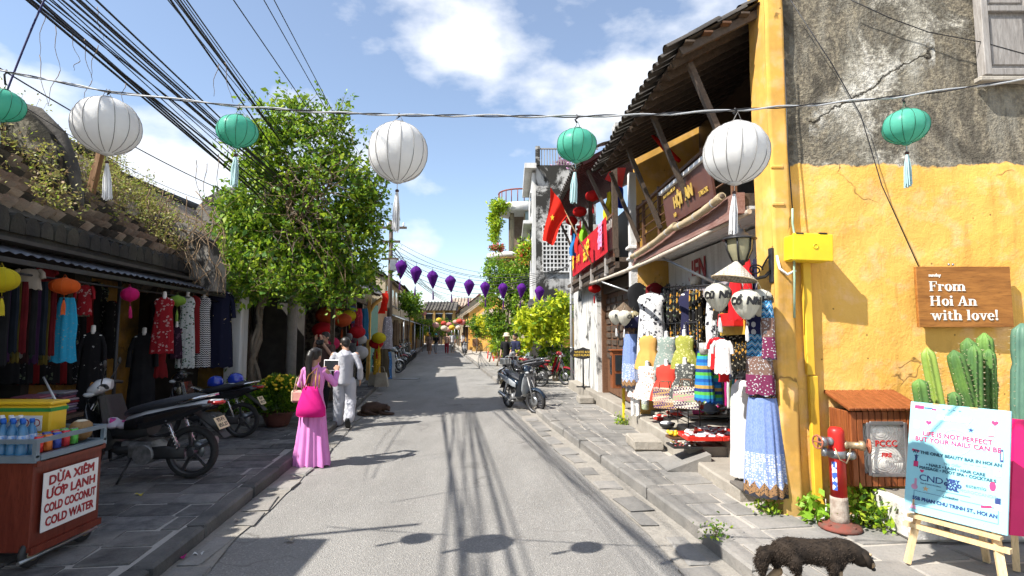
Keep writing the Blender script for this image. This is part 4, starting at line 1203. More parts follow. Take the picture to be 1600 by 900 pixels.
lstreet_text('1100',0.28,(LSX(17.47,0.056),17.47,2.12),M_GOLD,sC,0.008,-0.14)
# --- the row of far houses on the left
M_GREENP=pm('green_corrugated_sheet',(0.05,0.16,0.13,1),(0.07,0.2,0.17,1),rough=0.55)
M_BRPAN=pm('brown_board',(0.36,0.22,0.12,1),(0.28,0.17,0.1,1))
def row_house(side,y0,y1,h,wallmat,roofmat,label,rise=1.9,depth=4.5,out=0.35,setb=0.9,awn=True,openings=2,rmode='long'):
 fk=kl if side<0 else kr
 X=lambda y,o:fk(y)+side*(setb+o)
 r=T('street_house',label,'house',(X((y0+y1)/2,depth/2),(y0+y1)/2,0))
 def hx(m,o0,o1,a,b,z0,z1):
  vs=[(X(y,o),y,z)for z in(z0,z1)for y in(a,b)for o in(o0,o1)]
  return m.add(vs,[(0,2,3,1),(4,5,7,6),(0,1,5,4),(2,6,7,3),(0,4,6,2),(1,3,7,5)])
 O('wall',hx(MB(),0,depth,y0,y1,0,h),wallmat,r,world=True)
 m=MB()
 zr=h+rise
 A=[(X(y0-0.2,-out),y0-0.2,h-0.12),(X(y1+0.2,-out),y1+0.2,h-0.12),(X(y1+0.2,depth/2),y1+0.2,zr),(X(y0-0.2,depth/2),y0-0.2,zr),(X(y0-0.2,depth+out),y0-0.2,h-0.12),(X(y1+0.2,depth+out),y1+0.2,h-0.12)]
 m.add(A,[(0,1,2,3),(3,2,5,4)])
 O('roof',m,roofmat,r,world=True)
 O('ridge',MB().tube([A[3],A[2]],0.14,6),roofmat,r,world=True)
 O('gable',MB().add([(X(y0,0),y0-0.003,h-0.05),(X(y0,depth),y0-0.003,h-0.05),(X(y0,depth/2),y0-0.003,zr-0.1),(X(y0,0),y0+0.2,h-0.05),(X(y0,depth),y0+0.2,h-0.05),(X(y0,depth/2),y0+0.2,zr-0.1)],[(0,1,2),(5,4,3),(0,3,4,1),(1,4,5,2),(2,5,3,0)]),wallmat,r,world=True)
 # roof courses
 for i in range(5):
  a=Vector(A[0]).lerp(Vector(A[3]),(i+0.3)/5.5);b=Vector(A[1]).lerp(Vector(A[2]),(i+0.3)/5.5)
  O('tile_course',MB().tube([a+Vector((0,0,0.03)),b+Vector((0,0,0.03))],0.05,5),roofmat,r,world=True)
 w=(y1-y0)/openings
 for i in range(openings):
  a=y0+(i+0.12)*w;b=y0+(i+0.88)*w
  d=O('door',hx(MB(),-0.03,0.02,a,b,0.13,2.35),M_WOODD if i%2 else M_DARK,r,world=True)
  O('door_frame',hx(MB(),-0.07,-0.031,a-0.08,a,0.13,2.42),M_YEL if i%2 else M_WOODB,d,world=True)
  if h>3.4:
   wn_=O('window',hx(MB(),-0.03,0.02,a+0.15*w,b-0.15*w,h-1.25,h-0.35),M_GLASSD,r,world=True)
   O('sill',hx(MB(),-0.1,0.0,a+0.12*w,b-0.12*w,h-1.32,h-1.255),M_STEP,wn_,world=True)
 if awn:
  m=MB().add([(X(y0,-1.0),y0,2.42),(X(y1,-1.0),y1,2.42),(X(y1,0),y1,2.8),(X(y0,0),y0,2.8),(X(y0,-1.0),y0,2.38),(X(y1,-1.0),y1,2.38),(X(y1,0),y1,2.76),(X(y0,0),y0,2.76)],[(0,1,2,3),(7,6,5,4),(0,4,5,1),(1,5,6,2),(3,2,6,7),(0,3,7,4)])
  O('awning',m,awn if awn is not True else tin,r,world=True)
  for y in(y0+0.1,y1-0.1):
   O('awning_post',MB().rod((X(y,-0.95),y,0.1),(X(y,-0.95),y,2.4),0.03,6),M_STEEL,r,world=True)
 return r
g_=T('sheet_fence','green corrugated sheet hoarding beside the brown board past the lantern shop','fence',(kl(22)-0.7,22,0.1))
for i in range(9):
 y=20.4+i*0.3
 O('sheet',MB().box((kl(y)-0.75-0.02*(i%2),y,1.5),(0.04,0.29,2.8)),M_GREENP,g_,world=True)
b_=T('board_hoarding','tall plain brown board hoarding between green sheets and parked motorbikes','fence',(kl(25)-0.75,25,0.1))
for i in range(5):
 y=23.3+i*0.62
 O('board',MB().box((kl(y)-0.72,y,1.6),(0.05,0.61,3.0)),M_BRPAN,b_,world=True)
row_house(-1,20.2,26.6,3.6,M_TAN,M_TILED,'low house with blackish tiled roof behind the green hoarding',1.6,setb=1.5,awn=False)
row_house(-1,27,36,4.5,M_TAN,M_TILE,'low house with pale tin awning where motorbikes are parked',1.2,setb=0.9,openings=4,awn=pm('pale_tin',(0.42,0.44,0.45,1),(0.3,0.31,0.32,1)))
row_house(-1,36.5,46,4.9,M_TAN,M_TILED,'two storey tan house with plain gable and dark tiled roof on the left',1.5,setb=0.9,openings=3)
row_house(-1,46.5,58,4.4,M_YEL,M_TILE,'yellow house with brown tiled roof far along the left side',1.5,setb=0.7,openings=4)
row_house(-1,58.5,72,4.2,M_TAN,M_TILED,'farthest tan house on the left side of the street',1.5,setb=0.4,openings=4)
row_house(1,51,62,3.6,M_YEL,M_TILE,'yellow house behind the low corner house on the right',1.8,setb=0.9,openings=3)
row_house(1,63,76,4.3,M_TAN,M_TILER,'distant tan house with reddish roof on the right side',1.8,setb=0.6,openings=3)
row_house(1,31,44,3.2,M_TAN,M_TILE,'low house behind the climbing vine on the right',1.4,setb=2.6,openings=3,awn=False)
# cross street end: yellow two-storey houses with tiled roofs facing us
def end_house(pxl,pxr,ytop,yeave,Y,wallmat,roofmat,label,nwin=3):
 a,b=at_y(pxl,500,Y).x,at_y(pxr,500,Y).x
 ze,zt_=at_y(700,yeave,Y).z,at_y(700,ytop,Y).z
 r=T('end_house',label,'house',((a+b)/2,Y+3,0))
 O('wall',MB().box(((a+b)/2,Y+3,ze/2),(b-a,6,ze)),wallmat,r,world=True)
 O('roof',MB().add([(a-.4,Y-.6,ze-.1),(b+.4,Y-.6,ze-.1),(b+.4,Y+3,zt_),(a-.4,Y+3,zt_),(a-.4,Y+6.6,ze-.1),(b+.4,Y+6.6,ze-.1)],[(0,1,2,3),(3,2,5,4),(0,3,4),(1,5,2)]),roofmat,r,world=True)
 n=int((b-a)/0.45)
 for i in range(n):
  x=a+(i+.5)*(b-a)/n
  O('tile_course',MB().tube([(x,Y-.6,ze-.05),(x,Y+3,zt_+.04)],0.1,5),roofmat,r,world=True)
 for i in range(nwin):
  x=lerp(a,b,(i+.5)/nwin)
  w_=O('window',MB().box((x,Y-.02,ze-1.3),(1.1,.06,1.4)),M_GLASSD,r,world=True)
  O('frame',MB().box((x,Y-.08,ze-.55),(1.3,.08,.12)),M_WHITE,w_,world=True)
  O('door',MB().box((x,Y-.03,1.3),(1.5,.08,2.4)),M_WOODD,r,world=True)
  O('pillar',MB().box((lerp(a,b,i/nwin)+.15,Y-.25,ze/2),(.3,.4,ze)),wallmat,r,world=True)
 O('balcony',MB().box(((a+b)/2,Y-.35,ze*.52),(b-a,.7,.25)),wallmat,r,world=True)
 return r
M_YELF=yellow_wall_mat('faded_yellow_wall',None,(0.42,0.27,0.08,1),(0.33,0.2,0.06,1),dark=0.5)
end_house(662,708,470,484,80,M_YELF,M_TILED,'yellow two storey house with dark tiled roof at the end of the street')
end_house(706,735,464,478,84,M_YELF,M_TILE,'taller yellow house with curved gable closing the street')
end_house(722,770,468,485,88,M_WHITEP,M_TILER,'white walled house with pale roof at the far right of the street end')
# ------------------------------------------------------------------ plants
def leafmesh(name,P,A,L,W,mats,weights=None,seed=0,fold=0.25,curl=0.0):
 """many small pointed leaves: P positions, A directions (n,3), lengths L, widths W"""
 rg=np.random.default_rng(seed);n=len(P)
 P=np.asarray(P,float);A=np.asarray(A,float);A/=np.linalg.norm(A,axis=1)[:,None]+1e-9
 B=np.cross(A,rg.normal(size=(n,3)));B/=np.linalg.norm(B,axis=1)[:,None]+1e-9
 C=np.cross(A,B)
 L=np.broadcast_to(L,n)[:,None];W=np.broadcast_to(W,n)[:,None]
 mid=P+A*L*0.45+C*W*fold
 tip=P+A*L+C*L*curl
 V=np.stack([P,mid+B*W*0.5,tip,mid-B*W*0.5],1).reshape(-1,3)
 me=bpy.data.meshes.new(name)
 me.vertices.add(4*n);me.vertices.foreach_set('co',V.ravel())
 me.loops.add(4*n);me.loops.foreach_set('vertex_index',np.arange(4*n))
 me.polygons.add(n);me.polygons.foreach_set('loop_start',np.arange(n)*4);me.polygons.foreach_set('loop_total',np.full(n,4))
 if not isinstance(mats,(list,tuple)):
  mats=[mats]
 for m in mats:
  me.materials.append(m)
 me.polygons.foreach_set('material_index',rg.choice(len(mats),n,p=weights).astype(np.int32))
 me.update(calc_edges=True);me.validate()
 return me
def sprays(lobes,ntw,nl,seed=1,tw=0.45,droop=0.15,jit=0.05):
 """leaf positions along short twigs that fan out of ellipsoid lobes; lobes: (centre, radii)"""
 rg=np.random.default_rng(seed);P=[];A=[];TW=[]
 vol=np.array([l[1][0]*l[1][1]*l[1][2]for l in lobes])**0.75;vol/=vol.sum()
 for i in rg.choice(len(lobes),ntw,p=vol):
  c,r=lobes[i]
  d=rg.normal(size=3);d/=np.linalg.norm(d)
  rad=rg.uniform(0.45,1.0)**0.6
  s=np.array(c)+d*np.array(r)*rad
  dr=d+rg.normal(size=3)*0.6;dr[2]-=droop;dr/=np.linalg.norm(dr)
  ln=tw*rg.uniform(0.5,1.2)
  TW.append((s-dr*ln*0.5,s+dr*ln*0.5))
  for k in range(nl):
   f=rg.uniform(-0.5,0.5)
   P.append(s+dr*ln*f+rg.normal(size=3)*jit)
   a=dr*0.5+rg.normal(size=3)*0.8;a[2]-=0.1
   A.append(a)
 return np.array(P),np.array(A),TW
def lobe_px(cx,cy,rx,ry,Y,depth):
 c=at_y(cx,cy,Y);s=Y/FPX
 return((c.x,c.y,c.z),(rx*s,depth,ry*s))
def twigs(TW,r,seed=0,keep=1.0):
 m=MB();rr=random.Random(seed)
 for a,b in TW:
  if rr.random()<keep:
   m.tube([a,(a+b)/2+np.array([rr.uniform(-.03,.03)for _ in range(3)]),b],[r,r*0.8,r*0.5],4,cap=False)
 return m
GR=[leafmat('leaf_fresh',(0.19,0.31,0.015,1),(0.075,0.18,0.012,1),0.8),leafmat('leaf_mid',(0.055,0.14,0.014,1),(0.032,0.09,0.012,1)),leafmat('leaf_dark',(0.02,0.06,0.012,1),(0.03,0.075,0.012,1)),leafmat('leaf_yellowish',(0.33,0.40,0.03,1),(0.19,0.29,0.02,1))]
M_BARK=stone('vine_bark',(0.10,0.075,0.05,1),(0.19,0.15,0.11,1),(0.22,0.19,0.15,1),9,0.8)
M_DRY=pm('dry_vine_stem',(0.22,0.15,0.085,1),(0.12,0.08,0.045,1),sc=20,rough=0.9)
# --- the big climbing vine on the left
TY=12.0
vt=T('climbing_vine_tree','big leafy green climbing vine engulfing the wires over the left shops','tree',(-5.3,11.2,0.1))
lob=[lobe_px(455,185,52,34,TY,.55),lobe_px(403,235,40,48,TY,.6),lobe_px(470,240,72,58,TY,.8),lobe_px(528,205,26,36,TY,.35),lobe_px(515,310,80,74,TY,1.0),lobe_px(418,325,70,76,TY,.9),lobe_px(566,300,26,36,TY,.5),lobe_px(540,380,54,66,TY,.9),lobe_px(465,390,76,68,TY,1.0),lobe_px(380,405,38,60,TY,.6),lobe_px(500,432,74,36,TY-.3,.7),lobe_px(415,440,60,22,11.0,.4),lobe_px(372,450,26,18,10.6,.25),lobe_px(574,345,22,38,TY,.4),lobe_px(358,350,18,40,TY,.4),lobe_px(505,468,48,14,11.4,.3),lobe_px(556,432,32,22,TY,.4),lobe_px(362,415,20,34,10.8,.3)]
P,A,TW=sprays(lob,1800,19,5,0.66)
rq=random.Random(77);P=list(P);A=list(A)
for i in range(150):
 c,r=lob[rq.randrange(len(lob))];a=rq.uniform(-.4,PI+.4)
 p0=Vector((c[0]+r[0]*.85*math.cos(a),c[1]+rq.uniform(-.6,.3)*r[1],c[2]+r[2]*.85*math.sin(a)))
 d=Vector((math.cos(a)*.8,rq.uniform(-.3,.3),math.sin(a)*.7+.35)).normalized();ln=rq.uniform(.3,.8)
 e=p0+d*ln+Vector((0,0,-.12*ln));TW.append((np.array(p0),np.array(e)))
 for k in range(int(26*ln)):
  f=rq.random();P.append(np.array(p0.lerp(e,f))+np.array([rq.gauss(0,.03)for _ in range(3)]));A.append(np.array(d)*.6+np.array([rq.gauss(0,.6)for _ in range(3)]))
P=np.array(P);A=np.array(A)
L_=np.random.default_rng(2).gamma(6.0,0.016,len(P)).clip(.04,.2)
O('crown',leafmesh('crown',P,A,L_,L_*0.55,GR,[0.36,0.30,0.16,0.18],3),None,vt).matrix_parent_inverse=full(vt).inverted()
O('twigs',twigs(TW,0.006,1,0.5),M_DRY,vt,world=True,fix=False)['kind']='stuff'
rr=random.Random(21)
def vine(pts,r0,r1,n=22,wob=0.05):
 q=[]
 for i in range(n+1):
  f=i/n*(len(pts)-1);k=min(int(f),len(pts)-2);u=f-k
  p=Vector(pts[k]).lerp(Vector(pts[k+1]),u)
  q.append(p+Vector((wob*math.sin(i*1.3+r0*90),wob*math.cos(i*1.1+r0*60),0.0)))
 return MB().tube(q,[lerp(r0,r1,i/n)for i in range(n+1)],6)
b0=Vector((-5.2,10.95,0.13))
O('trunk',vine([b0,b0+Vector((.05,0,1.2)),(-5.2,11.4,2.5),at_y(440,400,12.4),at_y(455,300,12.3)],0.06,0.04),M_BARK,vt,world=True)
O('stem',vine([b0+Vector((.1,.05,0)),b0+Vector((.1,0,1.0)),b0+Vector((.02,.1,2.0)),(-5.15,11.4,2.7),at_y(490,380,12.3),at_y(540,300,12)],0.045,0.02),M_BARK,vt,world=True)
O('stem',vine([b0+Vector((-.05,.05,0)),b0+Vector((0.06,-0.02,1.4)),(-5.25,11.4,2.7),at_y(400,330,12.3),at_y(430,190,12)],0.04,0.018),M_BARK,vt,world=True)
for i in range(46):
 a=at_y(rr.uniform(430,520),rr.uniform(260,400),11.5);b=at_y(rr.uniform(400,560),rr.uniform(230,450),11.1)
 O('branch',vine([a,a.lerp(b,.5)+Vector((0,0,.2)),b],0.018,0.006,12),M_DRY if i%2 else M_BARK,vt,world=True)
 # dry tangle at its left, over the stall roof
dv=T('dry_vine_tangle','dry brown tangle of dead vine stems hanging over the awning corner','plant',(-5.4,9.7,2.4))
for i in range(75):
 x0,y0=rr.uniform(225,350),rr.uniform(290,425)
 Y=rr.uniform(9.3,9.9)
 a=at_y(x0,y0,Y);b=at_y(min(355,x0+rr.uniform(-60,60)),min(462,y0+rr.uniform(20,120)),Y-0.3)
 c=a.lerp(b,.5)+Vector((rr.uniform(-.15,.15),rr.uniform(-.1,.1),rr.uniform(-.1,.15)))
 O('stem',vine([a,c,b],rr.uniform(.006,.014),.004,8,0.02),M_DRY,dv,world=True)
 # weeds growing on the stall roof
WD=[leafmat('weed_pale',(0.38,0.34,0.13,1),(0.28,0.24,0.10,1)),leafmat('weed_brown',(0.27,0.17,0.08,1),(0.18,0.11,0.055,1)),leafmat('weed_green',(0.16,0.21,0.03,1),(0.10,0.14,0.03,1))]
def roofpt(y,d):
 return Vector(lp(ro0-d,y,RZ0+0.06+RSL*d))
Pw=[];Aw=[];stm=MB();rg=np.random.default_rng(9)
for i in range(1500):
 y=rr.uniform(5.4,11.4);d=rr.uniform(0.0,2.6)
 if noise.noise((y*0.9,d*1.1,2))<(0.3 if y<7.2 else-0.02)and rr.random()<0.93:
  continue
 p=roofpt(y,d);h=rr.uniform(0.08,0.5)*(1.3 if y>7 else 0.7)
 tip=p+Vector((rr.uniform(-.15,.2),rr.uniform(-.15,.15),h))
 stm.tube([p,p.lerp(tip,.5)+Vector((0,0,.03)),tip],[.004,.003,.002],3,cap=False)
 for k in range(16):
  f=rr.uniform(0.2,1.05);q=p.lerp(tip,f)+Vector((rr.gauss(0,.04),rr.gauss(0,.04),rr.gauss(0,.03)))
  Pw.append(q);Aw.append((rr.gauss(0,1),rr.gauss(0,1),rr.gauss(.2,.6)))
wr=T('roof_weeds','pale dry weeds and seedlings sprouting all over the left tiled roof','weeds',tuple(roofpt(8,1.0)),kind='stuff')
o_=O('leaves',leafmesh('roof_weed_leaves',Pw,Aw,rg.uniform(.03,.075,len(Pw)),rg.uniform(.018,.035,len(Pw)),WD,[.40,.42,.18],4),None,wr);o_.matrix_parent_inverse=full(wr).inverted()
O('stems',stm,M_DRY,wr,world=True,fix=False)
# bare hanging twigs in the sky, upper left
bt=T('bare_twigs','thin bare twigs dangling from the cables at upper left','plant',at_y(110,60,6))
for(x0,y0,x1,y1)in((70,20,60,85),(85,40,92,110),(92,110,72,165),(60,85,73,165),(110,50,123,95),(123,95,113,110),(130,60,142,125),(142,125,128,165),(152,70,140,120),(150,10,160,60),(195,130,190,165),(340,100,332,150),(350,95,362,160),(305,250,311,310),(322,255,318,320),(340,240,342,320),(545,205,560,240)):
 a,b=at_y(x0,y0,6),at_y(x1,y1,6)
 O('twig',vine([a,b],.004,.002,6,.012),M_DRY,bt,world=True)
 # a broken post standing in the roof
O('broken_post',MB().bar(at_y(138,322,8.3),at_y(158,235,8.3),0.09,0.07).bar(at_y(133,318,8.28),at_y(146,258,8.28),0.03,0.03),woodmat('split_post_wood',(0.20,0.09,0.035,1),(0.34,0.2,0.1,1),(9,9,1)),label='splintered brown post leaning out of the roof weeds',cat='post')
# --- chrysanthemum pot and small shrub on the left pavement
def pot(name,label,loc,r,h,mat,group=None):
 t=T(name,label,'potted plant',loc,group=group)
 O('pot',MB().lathe([(r*.62,0),(r*.7,.02),(r*.95,h*.7),(r*1.05,h*.93),(r*1.12,h*.95),(r*1.12,h),(r*.98,h),(r*.95,h*.9),(.02,h*.88)],24),mat,t)
 return t
M_TERRA=pm('glazed_brown_pot',(0.10,0.035,0.028,1),(0.15,0.06,0.045,1),rough=0.35)
cp=pot('chrysanthemum_pot','glazed pot of dense green chrysanthemums topped with yellow flowers',(-4.22,9.95,0.13),.27,.26,M_TERRA)
P=[];A=[]
FL=[]
for i in range(5600):
 a=rr.uniform(0,2*PI);sz=rr.uniform(-.75,1);u=rr.random()**.35;ca_=math.sqrt(1-sz*sz)
 k_=u*(1+.16*noise.noise((ca_*math.cos(a)*2.2,ca_*math.sin(a)*2.2,sz*2.2)))
 p=(.41*k_*ca_*math.cos(a),.41*k_*ca_*math.sin(a),.53+.36*k_*sz);P.append(p);A.append((math.cos(a)*ca_,math.sin(a)*ca_,sz+rr.uniform(-.3,.5)))
 if u>.93 and sz>.25:FL.append(p)
O('foliage',leafmesh('chrysanthemum_foliage',P,A,np.full(len(P),.07),.035,GR[:3],[.4,.4,.2],5),None,cp)
fm=mesh_of(MB().lathe([(.004,-.012),(.022,.0),(.03,.012),(.024,.022),(.004,.026)],8),'flower',pm('yellow_petals',(0.75,0.52,0.02,1),(0.6,0.38,0.02,1),sc=30))
for p in rr.sample(FL,85):
 f=O('flower',fm,None,cp);f.location=(p[0]*1.04,p[1]*1.04,p[2]+.03);f.rotation_euler=(rr.uniform(-.6,.6),rr.uniform(-.6,.6),0);f.scale=[rr.uniform(.7,1.3)]*3
sh_=T('leafy_shrub','small green broad leaved shrub at the foot of the white column','shrub',(-5.25,10.4,0.13))
P,A,TW=sprays([((-.0,0,.45),(.35,.3,.35))],70,9,8,.3)
O('foliage',leafmesh('shrub_foliage',P,A,np.full(len(P),.11),.05,GR[:3],[.4,.4,.2],5),None,sh_)
O('stems',twigs([((0,0,0),b)for a,b in TW[:14]],.006),M_DRY,sh_,fix=False)
# --- bright shrub and creepers on the right
def bush(name,label,loc,lobes,ntw,nl,size,mats,w,seed,tw=.4,cat='tree',trunk=None):
 t=T(name,label,cat,loc)
 P,A,TW=sprays(lobes,ntw,nl,seed,tw)
 L=np.random.default_rng(seed).uniform(size*.7,size*1.3,len(P))
 O('crown',leafmesh(name+'_crown',P,A,L,L*.45,mats,w,seed),None,t).matrix_parent_inverse=full(t).inverted()
 for q in(trunk or[]):
  O('trunk',vine(q,.05,.025,12,.03),M_BARK,t,world=True)
 return t
YG=[leafmat('leaf_lime',(0.44,0.50,0.02,1),(0.34,0.42,0.02,1)),leafmat('leaf_lime_bright',(0.62,0.62,0.03,1),(0.48,0.52,0.03,1)),leafmat('leaf_green_soft',(0.14,0.25,0.02,1),(0.08,0.17,0.02,1))]
bY=19.0
base=at_z(862,590,.13)
bush('lime_shrub','bright lime green shrub with long leaves behind the parked motorbikes',(base.x,bY,.1),[lobe_px(828,500,22,22,bY,.5),lobe_px(862,490,24,22,bY,.5),lobe_px(845,522,26,18,bY,.5),lobe_px(880,470,12,14,bY,.3),lobe_px(815,545,12,10,bY,.3),lobe_px(870,525,18,16,bY,.4),lobe_px(877,505,10,30,bY,.3)],170,15,.21,YG,[.45,.35,.2],3,.4,trunk=[[(base.x,bY,.1),at_y(858,520,bY)],[(base.x+.1,bY,.1),at_y(872,500,bY)]])
bush('dark_hedge','dark green leafy undergrowth below the lime shrub',(base.x,bY+.3,.1),[lobe_px(865,560,24,22,bY+.2,.5),lobe_px(835,572,16,14,bY+.2,.4),lobe_px(880,580,10,16,bY+.2,.3)],150,16,.13,GR,[.2,.4,.3,.1],6,.35,'shrub')
vY=27.0
vb=at_z(795,560,.13)
bush('right_vine_tree','tall green vine covering the house front behind the purple lanterns',(vb.x,vY,.1),[lobe_px(775,425,18,22,vY,.6),lobe_px(770,465,16,26,vY,.5),lobe_px(800,440,24,30,vY,.7),lobe_px(815,400,12,20,vY,.5),lobe_px(815,470,24,24,vY,.6),lobe_px(800,500,24,24,vY,.6),lobe_px(775,505,14,20,vY,.5),lobe_px(830,430,8,20,vY,.4),lobe_px(785,530,14,20,vY,.5),lobe_px(830,500,16,16,vY,.5)],750,15,.16,GR,[.5,.3,.1,.1],12,.6,trunk=[[(vb.x,vY,.1),at_y(795,480,vY),at_y(800,420,vY)],[(vb.x-.5,vY,.1),at_y(780,500,vY)]])
bush('yellow_flower_bush','tall bush with yellow blossom clusters over the right pavement',(at_z(772,556,.13).x,31,.1),[lobe_px(752,500,10,6,31,.4),lobe_px(776,505,8,5,31,.4),lobe_px(778,520,10,5,31,.4),lobe_px(765,512,12,10,31,.5),lobe_px(776,530,12,22,31,.5)],170,14,.17,[YG[1],YG[0],leafmat('blossom_yellow',(0.80,0.62,0.02,1),(0.7,0.5,0.02,1)),GR[1]],[.25,.2,.35,.2],15,.5,trunk=[[(at_z(772,556,.13).x,31,.1),at_y(772,510,31)]])
bush('balcony_fern','bright green trailing plant spilling from the curved upper balcony',(at_y(778,330,30).x,30,at_y(778,330,30).z),[lobe_px(780,322,14,8,30,.5),lobe_px(774,345,8,24,30,.4),lobe_px(772,368,5,14,30,.3)],220,12,.18,[GR[0],YG[0]],[.6,.4],17,.5,'plant')
bush('balcony_flowers','flowering shrub with red blooms on the concrete house canopy',(at_y(820,398,24).x,24,at_y(820,410,24).z),[lobe_px(820,395,11,14,24,.4),lobe_px(826,382,8,8,24,.3)],90,14,.14,[GR[0],YG[0],leafmat('red_bloom',(0.5,0.04,0.03,1),(0.4,0.08,0.02,1))],[.55,.33,.12],19,.4,'plant')
bush('planter_flowers','red and pink flowers lining the lower curved balcony',(at_y(778,390,29).x,29,at_y(778,392,29).z),[lobe_px(778,388,10,3,29,.4)],60,12,.13,[leafmat('pink_red_bloom',(0.55,0.05,0.09,1),(0.45,0.04,0.06,1)),GR[1]],[.55,.45],23,.3,'plant')
bush('pink_bougainvillea','pale pink bougainvillea behind the roof terrace railing',(at_y(882,262,23.6).x,23.6,zt),[lobe_px(880,262,14,10,23.5,.4)],90,12,.13,[leafmat('pink_bract',(0.72,0.36,0.62,1),(0.6,0.28,0.5,1))],None,29,.4,'plant')
for(x,y,Y,lab)in((745,505,44,'small leafy tree by the low corner house'),(640,470,30,'green creeper on the wall past the hoarding'),(715,508,66,'dark tree crown at the far end of the street, right of the walkers'),(668,510,62,'dark tree crown at the far end over the left shops'),(690,507,70,'dark tree crown closing the middle of the far street'),(650,505,50,'leafy tree over the far left awnings')):
 bush('street_tree',lab,(at_y(x,y,Y).x,Y,.1),[lobe_px(x,y,11,10,Y,.8),lobe_px(x+6,y+12,8,10,Y,.6)],130,14,.2,GR,[.4,.35,.2,.05],int(x),.8,trunk=[[(at_y(x,y,Y).x,Y,.1),at_y(x,y,Y)]])
 # ------------------------------------------------------------------ overhead wires and lantern string
M_CABLE=pm('black_cable',(0.012,0.012,0.014,1),(0.02,0.02,0.024,1),rough=0.5)
def cable(a,b,sag,r,label,n=18,name='overhead_cable',group='black cables over the left shops',mat=None,kink=0.0,seed=0):
 a,b=Vector(a),Vector(b);rq=random.Random(seed)
 pts=[a.lerp(b,i/n)-Vector((0,0,sag*4*(i/n)*(1-i/n)))+Vector((rq.uniform(-kink,kink),rq.uniform(-kink,kink),rq.uniform(-kink,kink)))for i in range(n+1)]
 return O(name,MB().tube(pts,r,6),mat or M_CABLE,label=label,cat='cable',group=group)
pole0=Vector(at_y(455,300,12.3))
up=T('utility_pole','concrete utility pole buried inside the green vine','utility pole',(pole0.x,12.6,.1))
O('shaft',MB().rod((0,0,0),(0,0,5.6),.12,10,r2=.09),M_MORT_L,up)
O('crossarm',MB().box((0,-.1,5.0),(1.2,.08,.1)),M_BLKMET,up)
O('crossarm',MB().box((0,-.1,4.2),(1.0,.08,.1)),M_BLKMET,up)
def thru(px,py,z):
 d=ray(px,py);t=(z-CAMH)/d[2]
 return Vector((d[0]*t,d[1]*t,z))
ri=random.Random(31)
def run(px0,py0,z0,px1,py1,Y1,r,lab,ext=9.0,seed=0,grp='black cables over the left shops'):
 a=thru(px0,py0,z0);b=Vector(at_y(px1,py1,Y1))
 d=(a-b).normalized()
 return cable(a+d*ext,b,0.0,r,lab,10,group=grp,kink=.006,seed=seed)
B1='one of the black cables in the thick bundle running down to the leafy vine'
for i in range(15):
 run(45+i*6.2+ri.uniform(-3,3),0,5.0+.10*(i%4),430+ri.uniform(-14,18)+i*1.5,322+ri.uniform(-14,12)-i*2,12.0,ri.choice((.007,.010,.014)),B1,seed=i)
B2='one of the black cables in the steeper bundle right of the first'
for i in range(7):
 run(262+i*5.0,0,5.5+.05*i,438+i*2.5+ri.uniform(-6,6),235+ri.uniform(-25,20),12.2,ri.choice((.007,.010,.014)),B2,seed=40+i,grp='black cables in the steeper bundle')
run(150,0,5.3,446,280,12.2,.012,'single black cable crossing above the thick bundle to the vine',seed=60)
run(365,0,5.8,610,360,26,.008,'thin wire passing right of the vine toward the far pole, left one',seed=61)
run(412,0,5.8,612,350,26,.007,'thin wire passing right of the vine toward the far pole, middle one',seed=62)
run(428,0,5.9,614,352,26,.007,'thin wire passing right of the vine toward the far pole, right one',seed=63)
cable(at_y(-60,70,5),at_y(385,312,12.0),.12,.008,'sagging black wire behind the white lantern at upper left',seed=64,group=None)
cable(at_y(-40,115,5),at_y(400,330,12.0),.3,.004,'thin grey wire low across the left roof',seed=65,group=None)
cable(at_y(83,-30,4.6),at_y(8,150,4.4),-.04,.008,'loose blue black cable hanging at the upper left corner',mat=pm('blue_cable',(0.015,0.015,0.09,1)),seed=66,group=None)
# far pole
fpz=at_z(610,545,.13)
fpole=T('far_utility_pole','dark utility pole with crossarms beside the thatched shop','utility pole',(at_y(610,420,25).x,25,.1))
h_=at_y(610,345,25).z
O('shaft',MB().rod((0,0,0),(0,0,h_-.1),.13,8,r2=.09),M_WOODD,fpole)
for z,w in((h_-.45,1.5),(h_-1.1,.9),(h_-1.9,.8)):
 O('crossarm',MB().box((0,-.12,z),(w,.08,.1)),M_WOODD,fpole)
for k in range(6):
 O('insulator',MB().lathe([(.03,0),(.05,.04),(.03,.1),(.05,.14),(.01,.2)],8,(-.6+k*.24,-.12,h_-.4)),M_WHITE,fpole)
O('meter_box',MB().box((.18,-.16,h_-2.2),(.3,.2,.5),bev=.02),M_STEEL,fpole)
for i in range(7):
 cable(at_y(612,372+i*7,25),at_y(900+i*2,415-i*3,21),.9+.12*i,.012 if i%2 else .009,'one of the slack wires strung across the street above the purple lanterns',seed=70+i,group='slack wires across the street')
for i in range(4):
 cable(at_y(612,380+i*8,25),at_y(700+6*i,462+i*3,70),.8,.02,'one of the far wires running on down the street',seed=80+i,group='far wires down the street')
